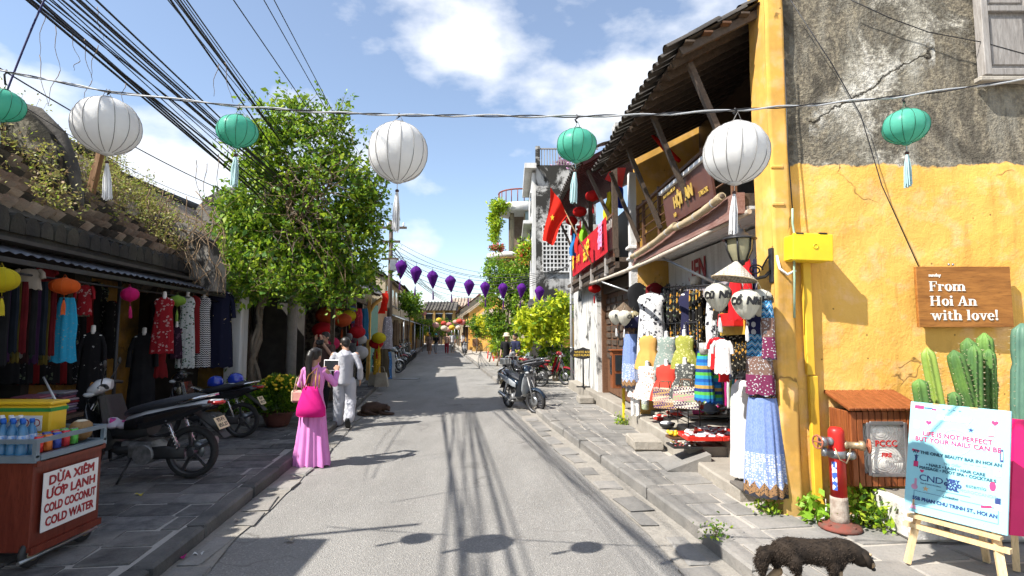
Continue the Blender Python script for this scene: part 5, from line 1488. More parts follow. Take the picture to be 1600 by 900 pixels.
 # --- lanterns
def lantern_shade(rx,h,ribs,mat,pinch=0.35,prof=None,pow_=2.2):
 n=ribs*3;rings=[];K=12
 for i in range(K+1):
  if prof:
   f=i/K*(len(prof)-1);k=min(int(f),len(prof)-2);r,z=lerp(prof[k][0],prof[k+1][0],f-k),lerp(prof[k][1],prof[k+1][1],f-k)
  else:
   a=lerp(-1,1,i/K);z=h/2*math.sin(a*PI/2*.93)/math.sin(PI/2*.93)
   r=rx*max(pinch*.6,(1-abs(z/(h/2))**pow_*.97)**.5)
  rings.append([((r*(1 if j%3==0 else .982))*math.cos(2*PI*j/n),(r*(1 if j%3==0 else .982))*math.sin(2*PI*j/n),z)for j in range(n)])
 return MB().loft(rings,0,True,False),[(math.hypot(r[0][0],r[0][1]),r[0][2])for r in rings]
def tassel_mb(r,l,seed=0,n=26):
 m=MB();q=random.Random(seed)
 for i in range(n):
  a=q.uniform(0,2*PI);u=math.sqrt(q.random())
  m.tube([(0.25*r*u*math.cos(a),.25*r*u*math.sin(a),0),(r*u*math.cos(a),r*u*math.sin(a),-l*.4),(r*1.1*u*math.cos(a)+q.uniform(-.004,.004),r*1.1*u*math.sin(a),-l*q.uniform(.88,1.0))],.0035*(r/.02)**.5,4,cap=False)
 return m
M_RIBW=pm('lantern_wire_rib',(0.30,0.29,0.28,1),rough=0.6)
def lantern(label,rx,h,ribs,shade,ribmat,tass,loc,tl=.24,group=None,name='silk_lantern',prof=None,hang=.1,cat='lantern',bead=True,ribs3d=True,pow_=2.2):
 t=T(name,label,cat,loc,group=group)
 s,pr=lantern_shade(rx,h,ribs,shade,prof=prof,pow_=pow_)
 O('shade',s,shade,t,fix=False)
 if ribs3d:
  rm=mesh_of(MB().tube([(r*1.004+.001,0,z)for r,z in pr],rx*.012,5),'rib',ribmat)
  for i in range(ribs):
   b=O('rib',rm,None,t);b.rotation_euler=(0,0,2*PI*i/ribs)
 z0,z1=pr[0][1],pr[-1][1]
 O('top_ring',MB().lathe([(pr[-1][0]*1.02,z1-.004),(pr[-1][0]*1.02,z1+.008),(pr[-1][0]*.3,z1+.01)],16),ribmat,t)
 O('bottom_ring',MB().lathe([(pr[0][0]*.6,z0-.012),(pr[0][0]*1.03,z0-.004),(pr[0][0]*1.02,z0+.006)],16),shade,t)
 t.rotation_euler=(R.uniform(-.07,.07),R.uniform(-.07,.07),R.uniform(0,.5));t.scale=(R.uniform(.97,1.03),R.uniform(.97,1.03),R.uniform(.96,1.03))
 if hang:
  O('hanger',MB().tube([(-pr[-1][0]*.8,0,z1),(0,0,z1+hang),(pr[-1][0]*.8,0,z1)],.0025,4),ribmat,t)
 if tass:
  O('cord',MB().rod((0,0,z0),(0,0,z0-.055),.0025,4),tass,t)
  if bead:
   O('bead',MB().ball((0,0,z0-.06),(.013,.013,.011),10,6),pm('brown_bead',(0.06,0.02,0.015,1),rough=0.35),t)
  O('tassel',MB().join(tassel_mb(.022*(tl/.24)**.5,tl,int(loc[0]*50)),TR((0,0,z0-.068))),tass,t,fix=False)
 return t
M_SILKW=clothmat('white_lantern_silk',(0.78,0.78,0.77,1),(0.72,0.72,0.72,1),.35)
M_SILKG=clothmat('jade_lantern_silk',(0.15,0.56,0.42,1),(0.10,0.48,0.35,1),.45,rough=.35)
M_TASW=pm('white_tassel_thread',(0.72,0.72,0.72,1),rough=0.8);M_TASG=pm('pale_jade_tassel_thread',(0.45,0.66,0.68,1),rough=0.8)
M_RIBG=pm('dark_green_rib',(0.02,0.10,0.06,1),rough=0.6)
SYF=lambda px:3.56-px/1600*.45
big_l=[(167,197),(622,238),(1150,239)];small_l=[(5,165),(371,205),(901,227),(1415,198)]
wl=['leftmost large white round lantern in front of the mossy roof','large white round lantern hanging over the middle of the street','large white round lantern in front of the balcony beside yellow pilaster']
for(q,lab)in zip(big_l,wl):
 lantern(lab,.19,.365,14,M_SILKW,M_RIBW,M_TASW,tuple(at_y(q[0],q[1],SYF(q[0]))),.25,'white lanterns on the front string',hang=.07)
gl=['small jade green lantern cut by the left picture edge','small jade green lantern in front of the leafy vine','small jade green lantern near the red flag','small jade green lantern before the blackened upper wall']
for(q,lab)in zip(small_l,gl):
 lantern(lab,.122,.20,12,M_SILKG,M_RIBG,M_TASG,tuple(at_y(q[0],q[1],SYF(q[0]))),.2,'jade green lanterns on the front string',hang=.05)
strp=[at_y(a,b,SYF(a))for a,b in((-260,60),(0,110),(167,143),(371,166),(500,175),(622,180),(760,181),(900,182),(1020,179),(1150,172),(1280,163),(1415,150),(1600,124),(1800,95))]
stw=T('lantern_string','twisted grey cable carrying white and jade lanterns across the street','cable',strp[6])
fine=[]
for i in range(len(strp)-1):
 for k in range(8):
  fine.append(strp[i].lerp(strp[i+1],k/8))
O('cable',MB().tube([p+Vector((0,.006*math.sin(i*.9),.006*math.cos(i*.9)+.004*noise.noise((i*.3,0,0))))for i,p in enumerate(fine)],.0055,6),M_ROPE,stw,world=True)
O('wire',MB().tube([p+Vector((0,-.006*math.sin(i*.9),-.006*math.cos(i*.9)))for i,p in enumerate(fine)],.004,5),M_CABLE,stw,world=True)
for(a,b)in big_l+small_l:
 SY=SYF(a);c=at_y(a,b,SY);k=interp([(p.z,p.x)for p in strp],c.x)
 top=c.z+(.182 if(a,b)in big_l else .1)
 O('hook',MB().tube([(c.x,SY,k+.012),(c.x+.012,SY,k-.005),(c.x-.008,SY,k-.02),(c.x+.004,SY,top+(.06 if(a,b)in big_l else .045))],.0065,5),M_CABLE,stw,world=True)
 # purple diamond lanterns across the street
M_PUR=clothmat('purple_lantern_silk',(0.13,0.018,0.26,1),(0.09,0.012,0.2,1),.3);M_PURT=pm('purple_tassel_thread',(0.10,0.012,0.18,1))
dp=[(.02,-.36),(.11,-.17),(.20,.07),(.12,.19),(.035,.24)]
pp_=[(627,418,17.5),(650,427,18.0),(676,434,18.6),(704,441,19.2),(733,447,20.0),(758,450,20.8),(786,452,21.4),(815,452,21.4),(843,457,21.0)]
ordn=['first','second','third','fourth','fifth','sixth','seventh','eighth','ninth']
for(x,y,Y),nm in zip(pp_,ordn):
 t_=lantern(nm+' purple diamond lantern from the left on the string across the street',.165,.5,6,M_PUR,M_PUR,M_PURT,tuple(at_y(x,y,Y)),.32,'purple diamond lanterns',prof=dp,hang=0,bead=False)
 O('hanger_cord',MB().rod((0,0,.24),(0,0,.36),.006,4),M_CABLE,t_)
psp=[at_y(x,y,Y)+Vector((0,0,.36))for x,y,Y in pp_]
ps0=Vector((LSX(17.3,0.2),17.3,psp[0].z+.12))
O('purple_string',MB().tube([ps0]+psp+[Vector((1.9,20.5,psp[-1].z+.3))],.008,5),M_CABLE,label='thin string carrying the purple diamond lanterns',cat='cable')
# stall lanterns on the left
stl=[(3,437,.13,.22,(0.62,0.5,0.02),'yellow lantern cut by the left edge under the awning'),(101,447,.135,.17,(0.72,0.13,0.02),'orange round lantern under the stall awning'),(203,460,.105,.18,(0.62,0.015,0.16),'pink lantern with pink tassel under the stall awning'),(277,470,.12,.15,(0.22,0.36,0.05),'olive green lantern beside the red dress')]
for(x,y,rx,h,c,lab)in stl:
 cm=clothmat('silk_'+lab.split()[0]+'_stall',c+(1,),None,.35);tm_=pm('tassel_'+lab.split()[0],c+(1,))
 t_=lantern(lab,rx,h,10,cm,tm_,tm_,tuple(at_l(x,y,LX+.0,LK)),.17,'lanterns under the stall awning',hang=.05)
 O('hanger_cord',MB().rod((0,0,h/2),(0,0,max(h/2+.03,2.42-t_.location.z)),.004,4),M_CABLE,t_)
 # red lanterns of the banner house
M_SRED=clothmat('red_lantern_silk',(0.62,0.02,0.02,1),(0.5,0.02,0.015,1),.4);M_TRED=pm('red_tassel_thread',(0.4,0.01,0.01,1))
for(x,y,Y,rx,lab)in((926,306,11.2,.16,'red lantern highest under the banner house eaves'),(906,331,12.6,.17,'red lantern lower left under the banner house eaves'),(929,451,13.0,.15,'red lantern hanging beneath the wooden balcony'),(893,345,14,.16,'dark red lantern farthest under the banner house eaves')):
 lantern(lab,rx,rx*1.35,10,M_SRED,M_TRED,M_TRED,tuple(at_y(x,y,Y)),.2,'red lanterns on the banner house',hang=.2)
 # coloured cloths hung on that balcony
for(x0,y0,y1,Y,c,lab)in((952,300,345,10.6,(0.62,0.52,0.02),'yellow cloth strip hanging on the banner balcony'),(967,285,325,10.4,(0.02,0.06,0.45),'blue cloth strip beside the white column'),(913,345,378,13.0,(0.25,0.55,0.03),'lime green cloth strip over the red banner'),(897,365,400,14.0,(0.03,0.2,0.5),'light blue cloth strip at the far end of the balcony'),(905,352,395,13.6,(0.6,0.03,0.02),'red cloth strip next to the light blue one')):
 a=at_y(x0,y0,Y);b=at_y(x0,y1,Y)
 O('hanging_cloth',MB().grid(lambda u,v:(a.x+(u-.5)*(.1+.16*v)+.02*math.sin(v*7),a.y+.05*math.sin(u*8+v*3),lerp(a.z,b.z,v)),8,8),clothmat('cloth_'+lab.split()[0]+str(int(x0)),c+(1,)),label=lab,cat='cloth')
q=MB();rp_=[at_y(955,262,10.3),at_y(978,262,10.3),at_y(972,293,10.3),at_y(945,280,10.3)]
q.add([tuple(v)for v in rp_]+[tuple(v+Vector((.0,.012,0)))for v in rp_],[(0,1,2,3),(7,6,5,4),(0,4,5,1),(1,5,6,2),(2,6,7,3),(3,7,4,0)])
O('red_placard',q,M_REDP,label='dark red placard under the eaves beside the white column',cat='sign')
u_=at_y(1017,208,8.3)
O('furled_flag',MB().tube([at_y(1016,208,8.5),at_y(1040,232,8.4),at_y(1062,252,8.3)],[.015,.05,.03],8),M_FLAG,label='furled red flag on the upper balcony',cat='flag')
# pale lanterns far down the street
lc_=[clothmat('silk_far_%d'%i,c+(1,),None,.3)for i,c in enumerate(((0.7,0.42,0.36),(0.66,0.1,0.07),(0.72,0.62,0.5),(0.7,0.3,0.3),(0.75,0.5,0.06)))]
k=0
for(x,y)in((681,508),(693,505),(694,513),(702,507),(706,512),(712,503),(718,502),(716,512),(722,504),(667,522),(700,515),(725,503),(640,487),(661,489),(686,500)):
 Y=40+(k*7)%13
 lantern('one of the small pale lanterns clustered far down the street',.26,.4,8,lc_[k%5],lc_[k%5],None,tuple(at_y(x,y,Y)),.2,'pale lanterns far down the street',hang=.3,ribs3d=False);k+=1
 # ------------------------------------------------------------------ cloth patterns and garments
def fab(name,kind,cols,sc=14.0,trans=0.12):
 if name in MATS:
  return MATS[name]
 t=NT(name);g=t.co('Object');x,y,z=t.sep(g)
 C=[c if len(c)==4 else tuple(c)+(1,)for c in cols]
 if kind=='plain':
  c=t.mix(t.ramp(t.noise(g,5,3),[(.35,0.),(.65,1.)]),C[0],C[-1])
 elif kind=='floral':
  g=t.n('ShaderNodeVectorMath',{0:g,1:t.n('ShaderNodeVectorMath',{0:t.n('ShaderNodeTexNoise',{'Vector':g,'Scale':sc*1.6,'Detail':2.0}).outputs[1],'Scale':.9/sc},operation='SCALE').outputs[0]},operation='ADD').outputs[0]
  vn=t.n('ShaderNodeTexVoronoi',{'Vector':g,'Scale':sc});d=vn.outputs['Distance']
  c=C[0]
  sel=t.sep(vn.outputs['Color'])
  pet=t.math('LESS_THAN',t.math('ADD',d,t.math('MULTIPLY',t.noise(g,sc*4,2),.45)),.62)
  c=t.mix(t.math('MULTIPLY',pet,t.math('GREATER_THAN',sel[0],.45)),C[0],C[1])
  c=t.mix(t.math('MULTIPLY',t.math('LESS_THAN',d,.16),t.math('GREATER_THAN',sel[0],.45)),c,C[2%len(C)])
  v2=t.n('ShaderNodeTexVoronoi',{'Vector':t.map(g,(1,1,1),(0,0,0),(3,1,2)),'Scale':sc*1.7})
  c=t.mix(t.math('LESS_THAN',v2.outputs['Distance'],.22),c,C[-1])
 elif kind=='stripe':
  f=t.math('FRACT',t.math('MULTIPLY',t.math('ADD',z,t.math('MULTIPLY',t.noise(g,3,2),.01)),sc))
  n=len(C);c=t.ramp(f,[(i/n,C[i])for i in range(n)],'CONSTANT')
 elif kind=='zig':
  an=t.math('MULTIPLY',t.n('ShaderNodeMath',{0:y,1:x},operation='ARCTAN2').outputs[0],3.0)
  f=t.math('FRACT',t.math('ADD',t.math('MULTIPLY',z,sc),t.math('PINGPONG',t.math('MULTIPLY',t.math('ADD',x,y),sc*.9),.5)))
  c=t.mix(t.math('GREATER_THAN',f,.5),C[0],C[1])
 elif kind=='check':
  q=t.n('ShaderNodeTexChecker',{'Vector':t.map(g,(1,1,1),(0.3,0.2,.78)),'Scale':sc,'Color1':C[0],'Color2':C[1]}).outputs[0]
  f=t.math('FRACT',t.math('MULTIPLY',z,5.5));n=len(C)
  c=t.mix(t.math('GREATER_THAN',f,.5),q,t.n('ShaderNodeTexChecker',{'Vector':t.map(g,(1,1,1),(0.3,0.2,.78)),'Scale':sc,'Color1':C[2%n],'Color2':C[3%n]}).outputs[0])
 elif kind=='ikat':
  d1=t.voro(t.map(g,(1,1,.8),(0,0,.78)),15,'F1','Distance',.15);dd=t.voro(g,52)
  nav=t.mix(t.math('LESS_THAN',t.math('ABSOLUTE',t.math('SUBTRACT',d1,.25)),.12),C[0],C[1])
  wv=t.math('FRACT',t.math('ADD',t.math('MULTIPLY',z,15),t.math('PINGPONG',t.math('MULTIPLY',t.math('ADD',x,y),22),.5)))
  blu=t.ramp(wv,[(0.,C[2]),(.35,C[1]),(.5,C[3]),(.8,C[0])],'CONSTANT')
  pai=t.mix(t.math('LESS_THAN',dd,.34),C[4],C[1]);mag=t.mix(t.math('LESS_THAN',t.voro(g,44),.3),C[5],C[1])
  s_=t.math('FRACT',t.math('MULTIPLY',z,sc))
  c=t.mix(t.math('GREATER_THAN',s_,.22),mag,pai);c=t.mix(t.math('GREATER_THAN',s_,.42),c,blu);c=t.mix(t.math('GREATER_THAN',s_,.66),c,nav)
 elif kind=='border':
  mel=t.mix(t.ramp(t.noise(t.map(g,(1,1,.4)),120,2),[(.4,0.),(.6,1.)]),C[0],C[1])
  dots=t.math('LESS_THAN',t.math('ABSOLUTE',t.math('SUBTRACT',t.voro(g,46,'F1','Distance',.5),.3)),.11)
  lace=t.mix(dots,C[0],C[2])
  ang=t.n('ShaderNodeMath',{0:y,1:x},operation='ARCTAN2').outputs[0]
  arch=t.math('MULTIPLY',t.math('PINGPONG',t.math('MULTIPLY',ang,1.6),.5),.13)
  orn=t.mix(t.math('LESS_THAN',t.voro(g,55),.34),C[3],C[4])
  c=t.mix(t.math('GREATER_THAN',z,.42),lace,mel)
  c=t.mix(t.math('LESS_THAN',z,t.math('ADD',.10,arch)),c,orn)
  c=t.mix(t.math('LESS_THAN',z,t.math('ADD',.03,t.math('MULTIPLY',arch,.5))),c,C[5])
  c=t.mix(t.math('GREATER_THAN',z,.93),c,t.mix(dots,C[5],C[3]))
 w=t.bump(t.noise(g,300,1),.1,.001)
 t.done(c,.85,w,0,.15)
 if trans:
  tr=t.n('ShaderNodeBsdfTranslucent',{0:c});ms=t.n('ShaderNodeMixShader',{0:trans,1:t.b.outputs[0],2:tr.outputs[0]})
  t.t.links.new(ms.outputs[0],t.out.inputs[0])
 MATS[name]=t.mat
 return t.mat
def drape(prof,n=44,folds=9,amp=.12,seed=0,skew=0.0,cap=False):
 """hollow cloth: prof rows (z, half width, half depth, fold strength 0..1), hem first"""
 rq=random.Random(seed);ph=[rq.uniform(0,6.28)for _ in range(4)];rings=[]
 for(z,a,b,k)in prof:
  ring=[]
  for j in range(n):
   th=2*PI*j/n
   f=1+amp*k*(math.sin(folds*th+ph[0])*.6+math.sin(folds*1.7*th+ph[1])*.4)+.03*k*math.sin(2*th+ph[2])
   ring.append((a*f*math.cos(th)+skew*z,b*f*math.sin(th),z+.012*k*math.sin(folds*th+ph[3])*(1 if z<.02 else 0)))
  rings.append(ring)
 return MB().loft(rings,0,True,cap)
GP={'dress':lambda w,h:[(0,.56*w,.34*w,1),(h*.2,.52*w,.31*w,.9),(h*.45,.43*w,.24*w,.6),(h*.58,.34*w,.19*w,.15),(h*.75,.38*w,.2*w,.05),(h*.88,.37*w,.16*w,0),(h*.97,.30*w,.10*w,0),(h,.10*w,.06*w,0)],'long':lambda w,h:[(0,.50*w,.16*w,1),(h*.3,.46*w,.16*w,.95),(h*.6,.40*w,.16*w,.7),(h*.78,.36*w,.15*w,.35),(h*.9,.44*w,.14*w,.05),(h*.96,.36*w,.09*w,0),(h,.10*w,.06*w,0)],'skirt':lambda w,h:[(0,.50*w,.36*w,1),(h*.3,.46*w,.32*w,.9),(h*.6,.40*w,.28*w,.7),(h*.9,.32*w,.23*w,.5),(h*.93,.29*w,.21*w,.1),(h,.28*w,.20*w,0)],'scarf':lambda w,h:[(0,.5*w,.12*w,1),(h*.3,.42*w,.16*w,1),(h*.6,.46*w,.16*w,1),(h*.9,.36*w,.16*w,.9),(h,.3*w,.12*w,.6)],'shirt':lambda w,h:[(0,.42*w,.15*w,.7),(h*.4,.38*w,.14*w,.4),(h*.75,.38*w,.14*w,.1),(h*.92,.40*w,.12*w,0),(h,.10*w,.06*w,0)],}
def garment(name,label,kind,w,h,mat,loc,rz=0.,seed=0,cat='dress',group=None,neck=None,sleeves=None,hanger=True,folds=9,amp=.12,tilt=0.0):
 """loc is the hem centre; optional sleeves, mannequin neck or wire hanger"""
 t=T(name,label,cat,loc,rz,group)
 O('cloth',drape(GP[kind](w,h),40,folds,amp,seed),mat,t,fix=False)
 if sleeves:
  for s in(-1,1):
   O('sleeve',MB().tube([(s*.32*w,0,h*.93),(s*.46*w,-.02,h*.80),(s*.50*w,-.03,h*(.93-sleeves))],[.10*w,.09*w,.10*w],10,cap=False),mat,t,fix=False)
 if neck:
  m=MB().lathe([(.10*w,h*.97),(.055*w+.012,h*1.0),(.05*w+.010,h*1.0+.07),(.055*w+.010,h*1.0+.075),(.01,h+.085)],12)
  for s in(-1,1):
   m.ball((s*.26*w,0,h*.95),(.10*w,.08*w,.05*w),10,6)
  O('mannequin_neck',m,neck,t)
 elif hanger:
  O('hanger',MB().tube([(-.24*w,0,h*.95),(0,0,h+.03),(.24*w,0,h*.95)],.005,5).tube([(0,0,h+.03),(0,0,h+.07),(.02,0,h+.10),(.035,0,h+.08)],.003,5),M_BLKMET,t)
 return t
def RG(px,yt,yb,wpx,X0):
 a=at_l(px,(yt+yb)/2,X0,-.03);Y=a.y
 zt_,zb_=at_y(px,yt,Y).z,at_y(px,yb,Y).z
 return(a.x,a.y,zb_),zt_-zb_,wpx/FPX*Y
M_MANW=pm('white_mannequin_gloss',(0.74,0.73,0.71,1),(0.68,0.67,0.65,1),rough=.3)
M_MANS=pm('silver_mannequin',(0.62,0.60,0.56,1),(0.5,0.48,0.45,1),rough=.28,metal=.5)
F_={'grey_ikat':fab('white cloth with black spots','floral',((.60,.60,.60),(.03,.03,.04),(.03,.03,.04),(.2,.2,.22)),15),'dkfl':fab('black floral cloth','floral',((.015,.015,.018),(.10,.13,.08),(.4,.25,.05),(.2,.2,.2)),13),'ylfl':fab('yellow and black floral cloth','floral',((.02,.018,.015),(.5,.27,.04),(.6,.1,.05),(.4,.36,.28)),12),'navy':fab('navy cloth with white flowers','floral',((.022,.022,.055),(.022,.022,.06),(.6,.6,.6),(.025,.025,.06)),10),'mustard':fab('mustard cloth','plain',((.62,.36,.10),(.52,.29,.08))),'greyfl':fab('grey green floral cloth','floral',((.23,.28,.25),(.5,.5,.45),(.4,.1,.08),(.12,.2,.16)),34),'limefl':fab('yellow green floral cloth','floral',((.30,.31,.06),(.55,.52,.2),(.1,.1,.04),(.12,.13,.05)),30),'whitefl':fab('white floral cloth','floral',((.70,.68,.64),(.45,.2,.15),(.2,.25,.1),(.6,.45,.4)),30),'red':fab('coral red cloth','plain',((.66,.07,.045),(.55,.05,.035))),'dgfl':fab('dark grey floral cloth','floral',((.07,.075,.07),(.5,.5,.45),(.2,.22,.12),(.25,.25,.22)),34),'blue':fab('pale blue cloth','border',((.24,.32,.58),(.16,.24,.50),(.7,.72,.75),(.30,.17,.08),(.05,.04,.04),(.04,.04,.05))),'stripe':fab('green and blue striped cloth','stripe',((.02,.10,.36),(.03,.30,.42),(.10,.40,.06),(.02,.05,.2),(.45,.3,.08),(.03,.2,.5)),4.2),'ikat':fab('blue ikat cloth','ikat',((.016,.018,.065),(.46,.46,.47),(.05,.22,.44),(.09,.32,.52),(.20,.12,.095),(.17,.03,.08)),1.15),'white':fab('white cotton','plain',((.74,.74,.73),(.68,.68,.68)),trans=.2),'wred':fab('white and red cloth','floral',((.70,.68,.66),(.55,.5,.5),(.6,.05,.05),(.6,.55,.55)),40),'bred':fab('bright red cloth','plain',((.62,.02,.025),(.52,.015,.02))),'blk':fab('black cloth','plain',((.012,.012,.014),(.02,.02,.022))),'redfl':fab('red cloth with white flowers','floral',((.26,.012,.018),(.42,.26,.25),(.26,.012,.018),(.18,.01,.015)),24),'grnfl':fab('green and white floral cloth','floral',((.50,.52,.5),(.03,.13,.07),(.4,.05,.06),(.05,.07,.12)),24),'dred':fab('dark red cloth','plain',((.20,.012,.014),(.13,.01,.012))),'zig':fab('black and white zigzag cloth','zig',((.02,.02,.022),(.6,.6,.6)),26),'turq':fab('turquoise scarf cloth','floral',((.03,.30,.50),(.03,.34,.55),(.35,.3,.15),(.12,.3,.42)),22),}
# ---- right shop
R8=-0.55
def rgarm(name,label,kind,px,yt,yb,wpx,X0,mat,neck=None,sleeves=None,seed=0,cat='dress',group=None,rz=R8,folds=9,amp=.12,hanger=True):
 loc,h,w=RG(px,yt,yb,wpx,X0)
 return garment(name,label,kind,w,h,F_[mat],loc,rz,seed,cat,group,neck,sleeves,hanger,folds,amp)
rgarm('hanging_dress','white and black spotted sleeveless dress hung high at the far end of the shop','long',1018,458,568,50,2.62,'grey_ikat',seed=1,amp=.08)
rgarm('hanging_dress','narrow white and blue patterned garment beside the spotted dress','scarf',1035,458,512,14,2.95,'grey_ikat',seed=2)
k=0
for px in range(1042,1098,5):
 mt=('dkfl','dkfl','ylfl','dkfl','ylfl','ylfl')[k%6]
 rgarm('hanging_shirt','one of the dark floral shirts packed side by side on the upper clothes rail','scarf',px,452+(k*7)%5,540+(k*5)%9,15,2.88,mt,seed=10+k,cat='shirt',group='shirts on the upper rail',rz=.5);k+=1
rl0,rl1=at_l(1038,449,2.88,-.03),at_l(1100,446,2.88,-.03)
O('clothes_rail',MB().rod(rl0,rl1+(rl1-rl0)*.3,.012),M_BLKMET,label='black clothes rail carrying the dark floral shirts',cat='rail')
rgarm('mannequin_dress','long navy dress with white blossoms on a headless white mannequin','long',1087,452,622,58,2.95,'navy',neck=M_MANW,seed=3,amp=.06)
loc,h,w=RG(1087,420,452,30,2.95)
O('square_lampshade',MB().lathe([(.075,0),(.10,.16)],4,(loc[0],loc[1],loc[2]+.03)),pm('cream_shade_paper',(.55,.5,.4,1),(.4,.35,.28,1)),label='square cream paper lampshade above the navy dress',cat='lampshade')
g1='small dresses in two rows on the display grid'
rgarm('child_dress','mustard yellow sleeveless child dress in the upper row','dress',1013,524,577,38,2.48,'mustard',M_MANW,seed=4,group=g1)
rgarm('child_dress','grey green floral child dress in the upper row','dress',1042,526,578,38,2.56,'greyfl',M_MANW,seed=5,group=g1)
rgarm('child_dress','yellow green floral child dress in the upper row','dress',1070,524,576,38,2.6,'limefl',M_MANW,seed=6,group=g1)
rgarm('child_dress','white floral child dress in the lower row','dress',1012,572,624,40,2.42,'whitefl',M_MANW,seed=7,group=g1)
rgarm('child_dress','coral red wrap child dress in the lower row','dress',1042,570,626,44,2.5,'red',M_MANW,seed=8,group=g1)
rgarm('child_dress','dark grey floral child dress in the lower row','dress',1071,568,624,42,2.54,'dgfl',M_MANW,seed=9,group=g1)
pA,pB=at_l(1000,640,2.7,-.03),at_l(1082,650,2.7,-.03)
dg_=T('display_grid','dark metal display grid behind the small dresses','stand',(pA.x,pA.y,.3))
for i in range(7):
 p=pA.lerp(pB,i/6);O('upright',MB().rod((p.x+.1,p.y,.3),(p.x+.1,p.y,1.95),.008,6),M_BLKMET,dg_,world=True)
for z in(.5,.8,1.1,1.4,1.7,1.95):
 O('crossbar',MB().rod((pA.x+.1,pA.y,z),(pB.x+.1,pB.y,z),.006,6),M_BLKMET,dg_,world=True)
 # woven bags
for(x,y0,y1,w,cs,lab)in((1040,606,638,34,((.45,.3,.12),(.10,.05,.14),(.35,.2,.2),(.6,.5,.35)),'woven handbag in brown and purple checks under the red child dress'),(1073,604,638,36,((.6,.55,.45),(.08,.05,.08),(.5,.2,.25),(.3,.4,.2)),'pale woven handbag with checked bands under the grey floral dress')):
 loc,h,wd=RG(x,y0,y1,w*1.1,2.44)
 t_=T('woven_bag',lab,'bag',loc,R8,'woven bags below the dresses')
 O('body',MB().loft([[(a*s,b*s,z)for a,b in((-.5*wd,-.05),(.5*wd,-.05),(.5*wd,.05),(-.5*wd,.05))]for z,s in((0,.92),(h*.5,1.0),(h*.95,.96),(h,.93))],0,False,True),fab('woven_'+str(x),'check',cs,38,0),t_)
 for s in(-1,1):
  O('handle',MB().tube([(-.22*wd,s*.05,h),(-.18*wd,s*.055,h+.09),(.18*wd,s*.055,h+.09),(.22*wd,s*.05,h)],.008,6),M_WOODB,t_)
loc,h,wd=RG(1008,612,640,12,2.5)
t_=T('bucket_bag','small pale green bucket bag beside the brown checked handbag','bag',loc)
O('body',MB().lathe([(.05,0),(.06,.02),(.065,h*.8),(.055,h)],14),fab('bucket weave','check',((.5,.55,.4),(.3,.35,.2),(.6,.6,.5),(.2,.25,.3)),50,0),t_);O('handle',MB().tube([(-.05,0,h),(-.03,0,h+.12),(.03,0,h+.12),(.05,0,h)],.005,5),M_WOODB,t_)
# blue dress on a stand and the wooden cabinet
rgarm('mannequin_dress','long pale blue dress on a mannequin beside the little wooden cabinet','skirt',986,505,606,32,2.36,'blue',None,seed=12,folds=14,hanger=False)
rgarm('bolero_top','deep blue bolero top over the pale blue dress','shirt',988,494,512,34,2.36,'navy',M_MANW,seed=13,cat='top',sleeves=.5)
loc,h,wd=RG(966,548,606,18,2.30)
t_=T('wooden_cabinet','narrow orange wood cabinet with glazed door on the shop steps','cabinet',loc,0)
O('carcass',MB().box((0,0,h/2),(.26,.24,h),bev=.008),M_WOODO,t_)
O('top',MB().box((0,0,h+.012),(.31,.29,.03),bev=.006),M_WOODO,t_)
for(c,d)in(((0,-.128,h*.25),(.16,.012,h*.3)),((0,-.128,h*.68),(.16,.012,h*.42))):
 O('door_pane',MB().box(c,d),M_GLASSD,t_)
O('door_pane',MB().box((-.137,0,h*.62),(.012,.14,h*.5)),M_GLASSD,t_)
for(x,y)in((948,650),(956,606)):
 pass
for i,(x,y,lab)in enumerate(((948,611,'pair of black sandals on the step edge, nearer the white wall'),(962,615,'pair of black sandals below the wooden cabinet'))):
 p=at_z(x,y,.36);t_=T('sandals',lab,'sandals',p,.6,'black sandals on the step')
 for s in(-.05,.05):
  O('sandal',MB().loft([[(s+a*.035,b*.12,z)for a,b in((-.7,-1),(.7,-1),(1,-.2),(.9,.6),(.4,1),(-.4,1),(-.9,.6),(-1,-.2))]for z in(0,.02)],0,False).tube([(s-.035,.04,.02),(s,.05,.05),(s+.035,.04,.02)],.01,6),M_BLACKP,t_)
  # little girl mannequin in white
gm=T('child_mannequin','small white girl mannequin in a white coat and hood on the step','mannequin',at_z(993,650,.37),-.4)
m=MB()
for s in(-1,1):
 m.tube([(s*.045,0,.0),(s*.045,0,.22),(s*.05,0,.42)],[.032,.036,.05],10);m.ball((s*.045,-.035,.018),(.03,.06,.02),8,6)
 m.tube([(s*.10,0,.72),(s*.15,-.01,.58),(s*.13,-.06,.46)],[.035,.03,.022],8);m.ball((s*.13,-.07,.44),(.02,.022,.03),8,6)
m.tube([(0,0,.40),(0,0,.55),(0,0,.74)],[.09,.08,.085],12);m.rod((0,0,.72),(0,0,.82),.03)
m.ball((0,-.005,.89),(.068,.075,.085),14,10);m.ball((0,-.078,.885),(.012,.014,.014),8,6)
O('body',remeshed(m,.014,'child_body',M_MANW,3),None,gm)
O('coat',drape([(.33,.135,.11,.8),(.45,.12,.095,.5),(.58,.10,.085,.2),(.70,.11,.085,0),(.765,.06,.05,0)],28,7,.1,2),F_['whitefl'],gm,fix=False)
O('hood',MB().ball((0,.012,.90),(.085,.085,.10),14,9).ball((0,.0,.95),(.10,.10,.03),14,6),F_['white'],gm)
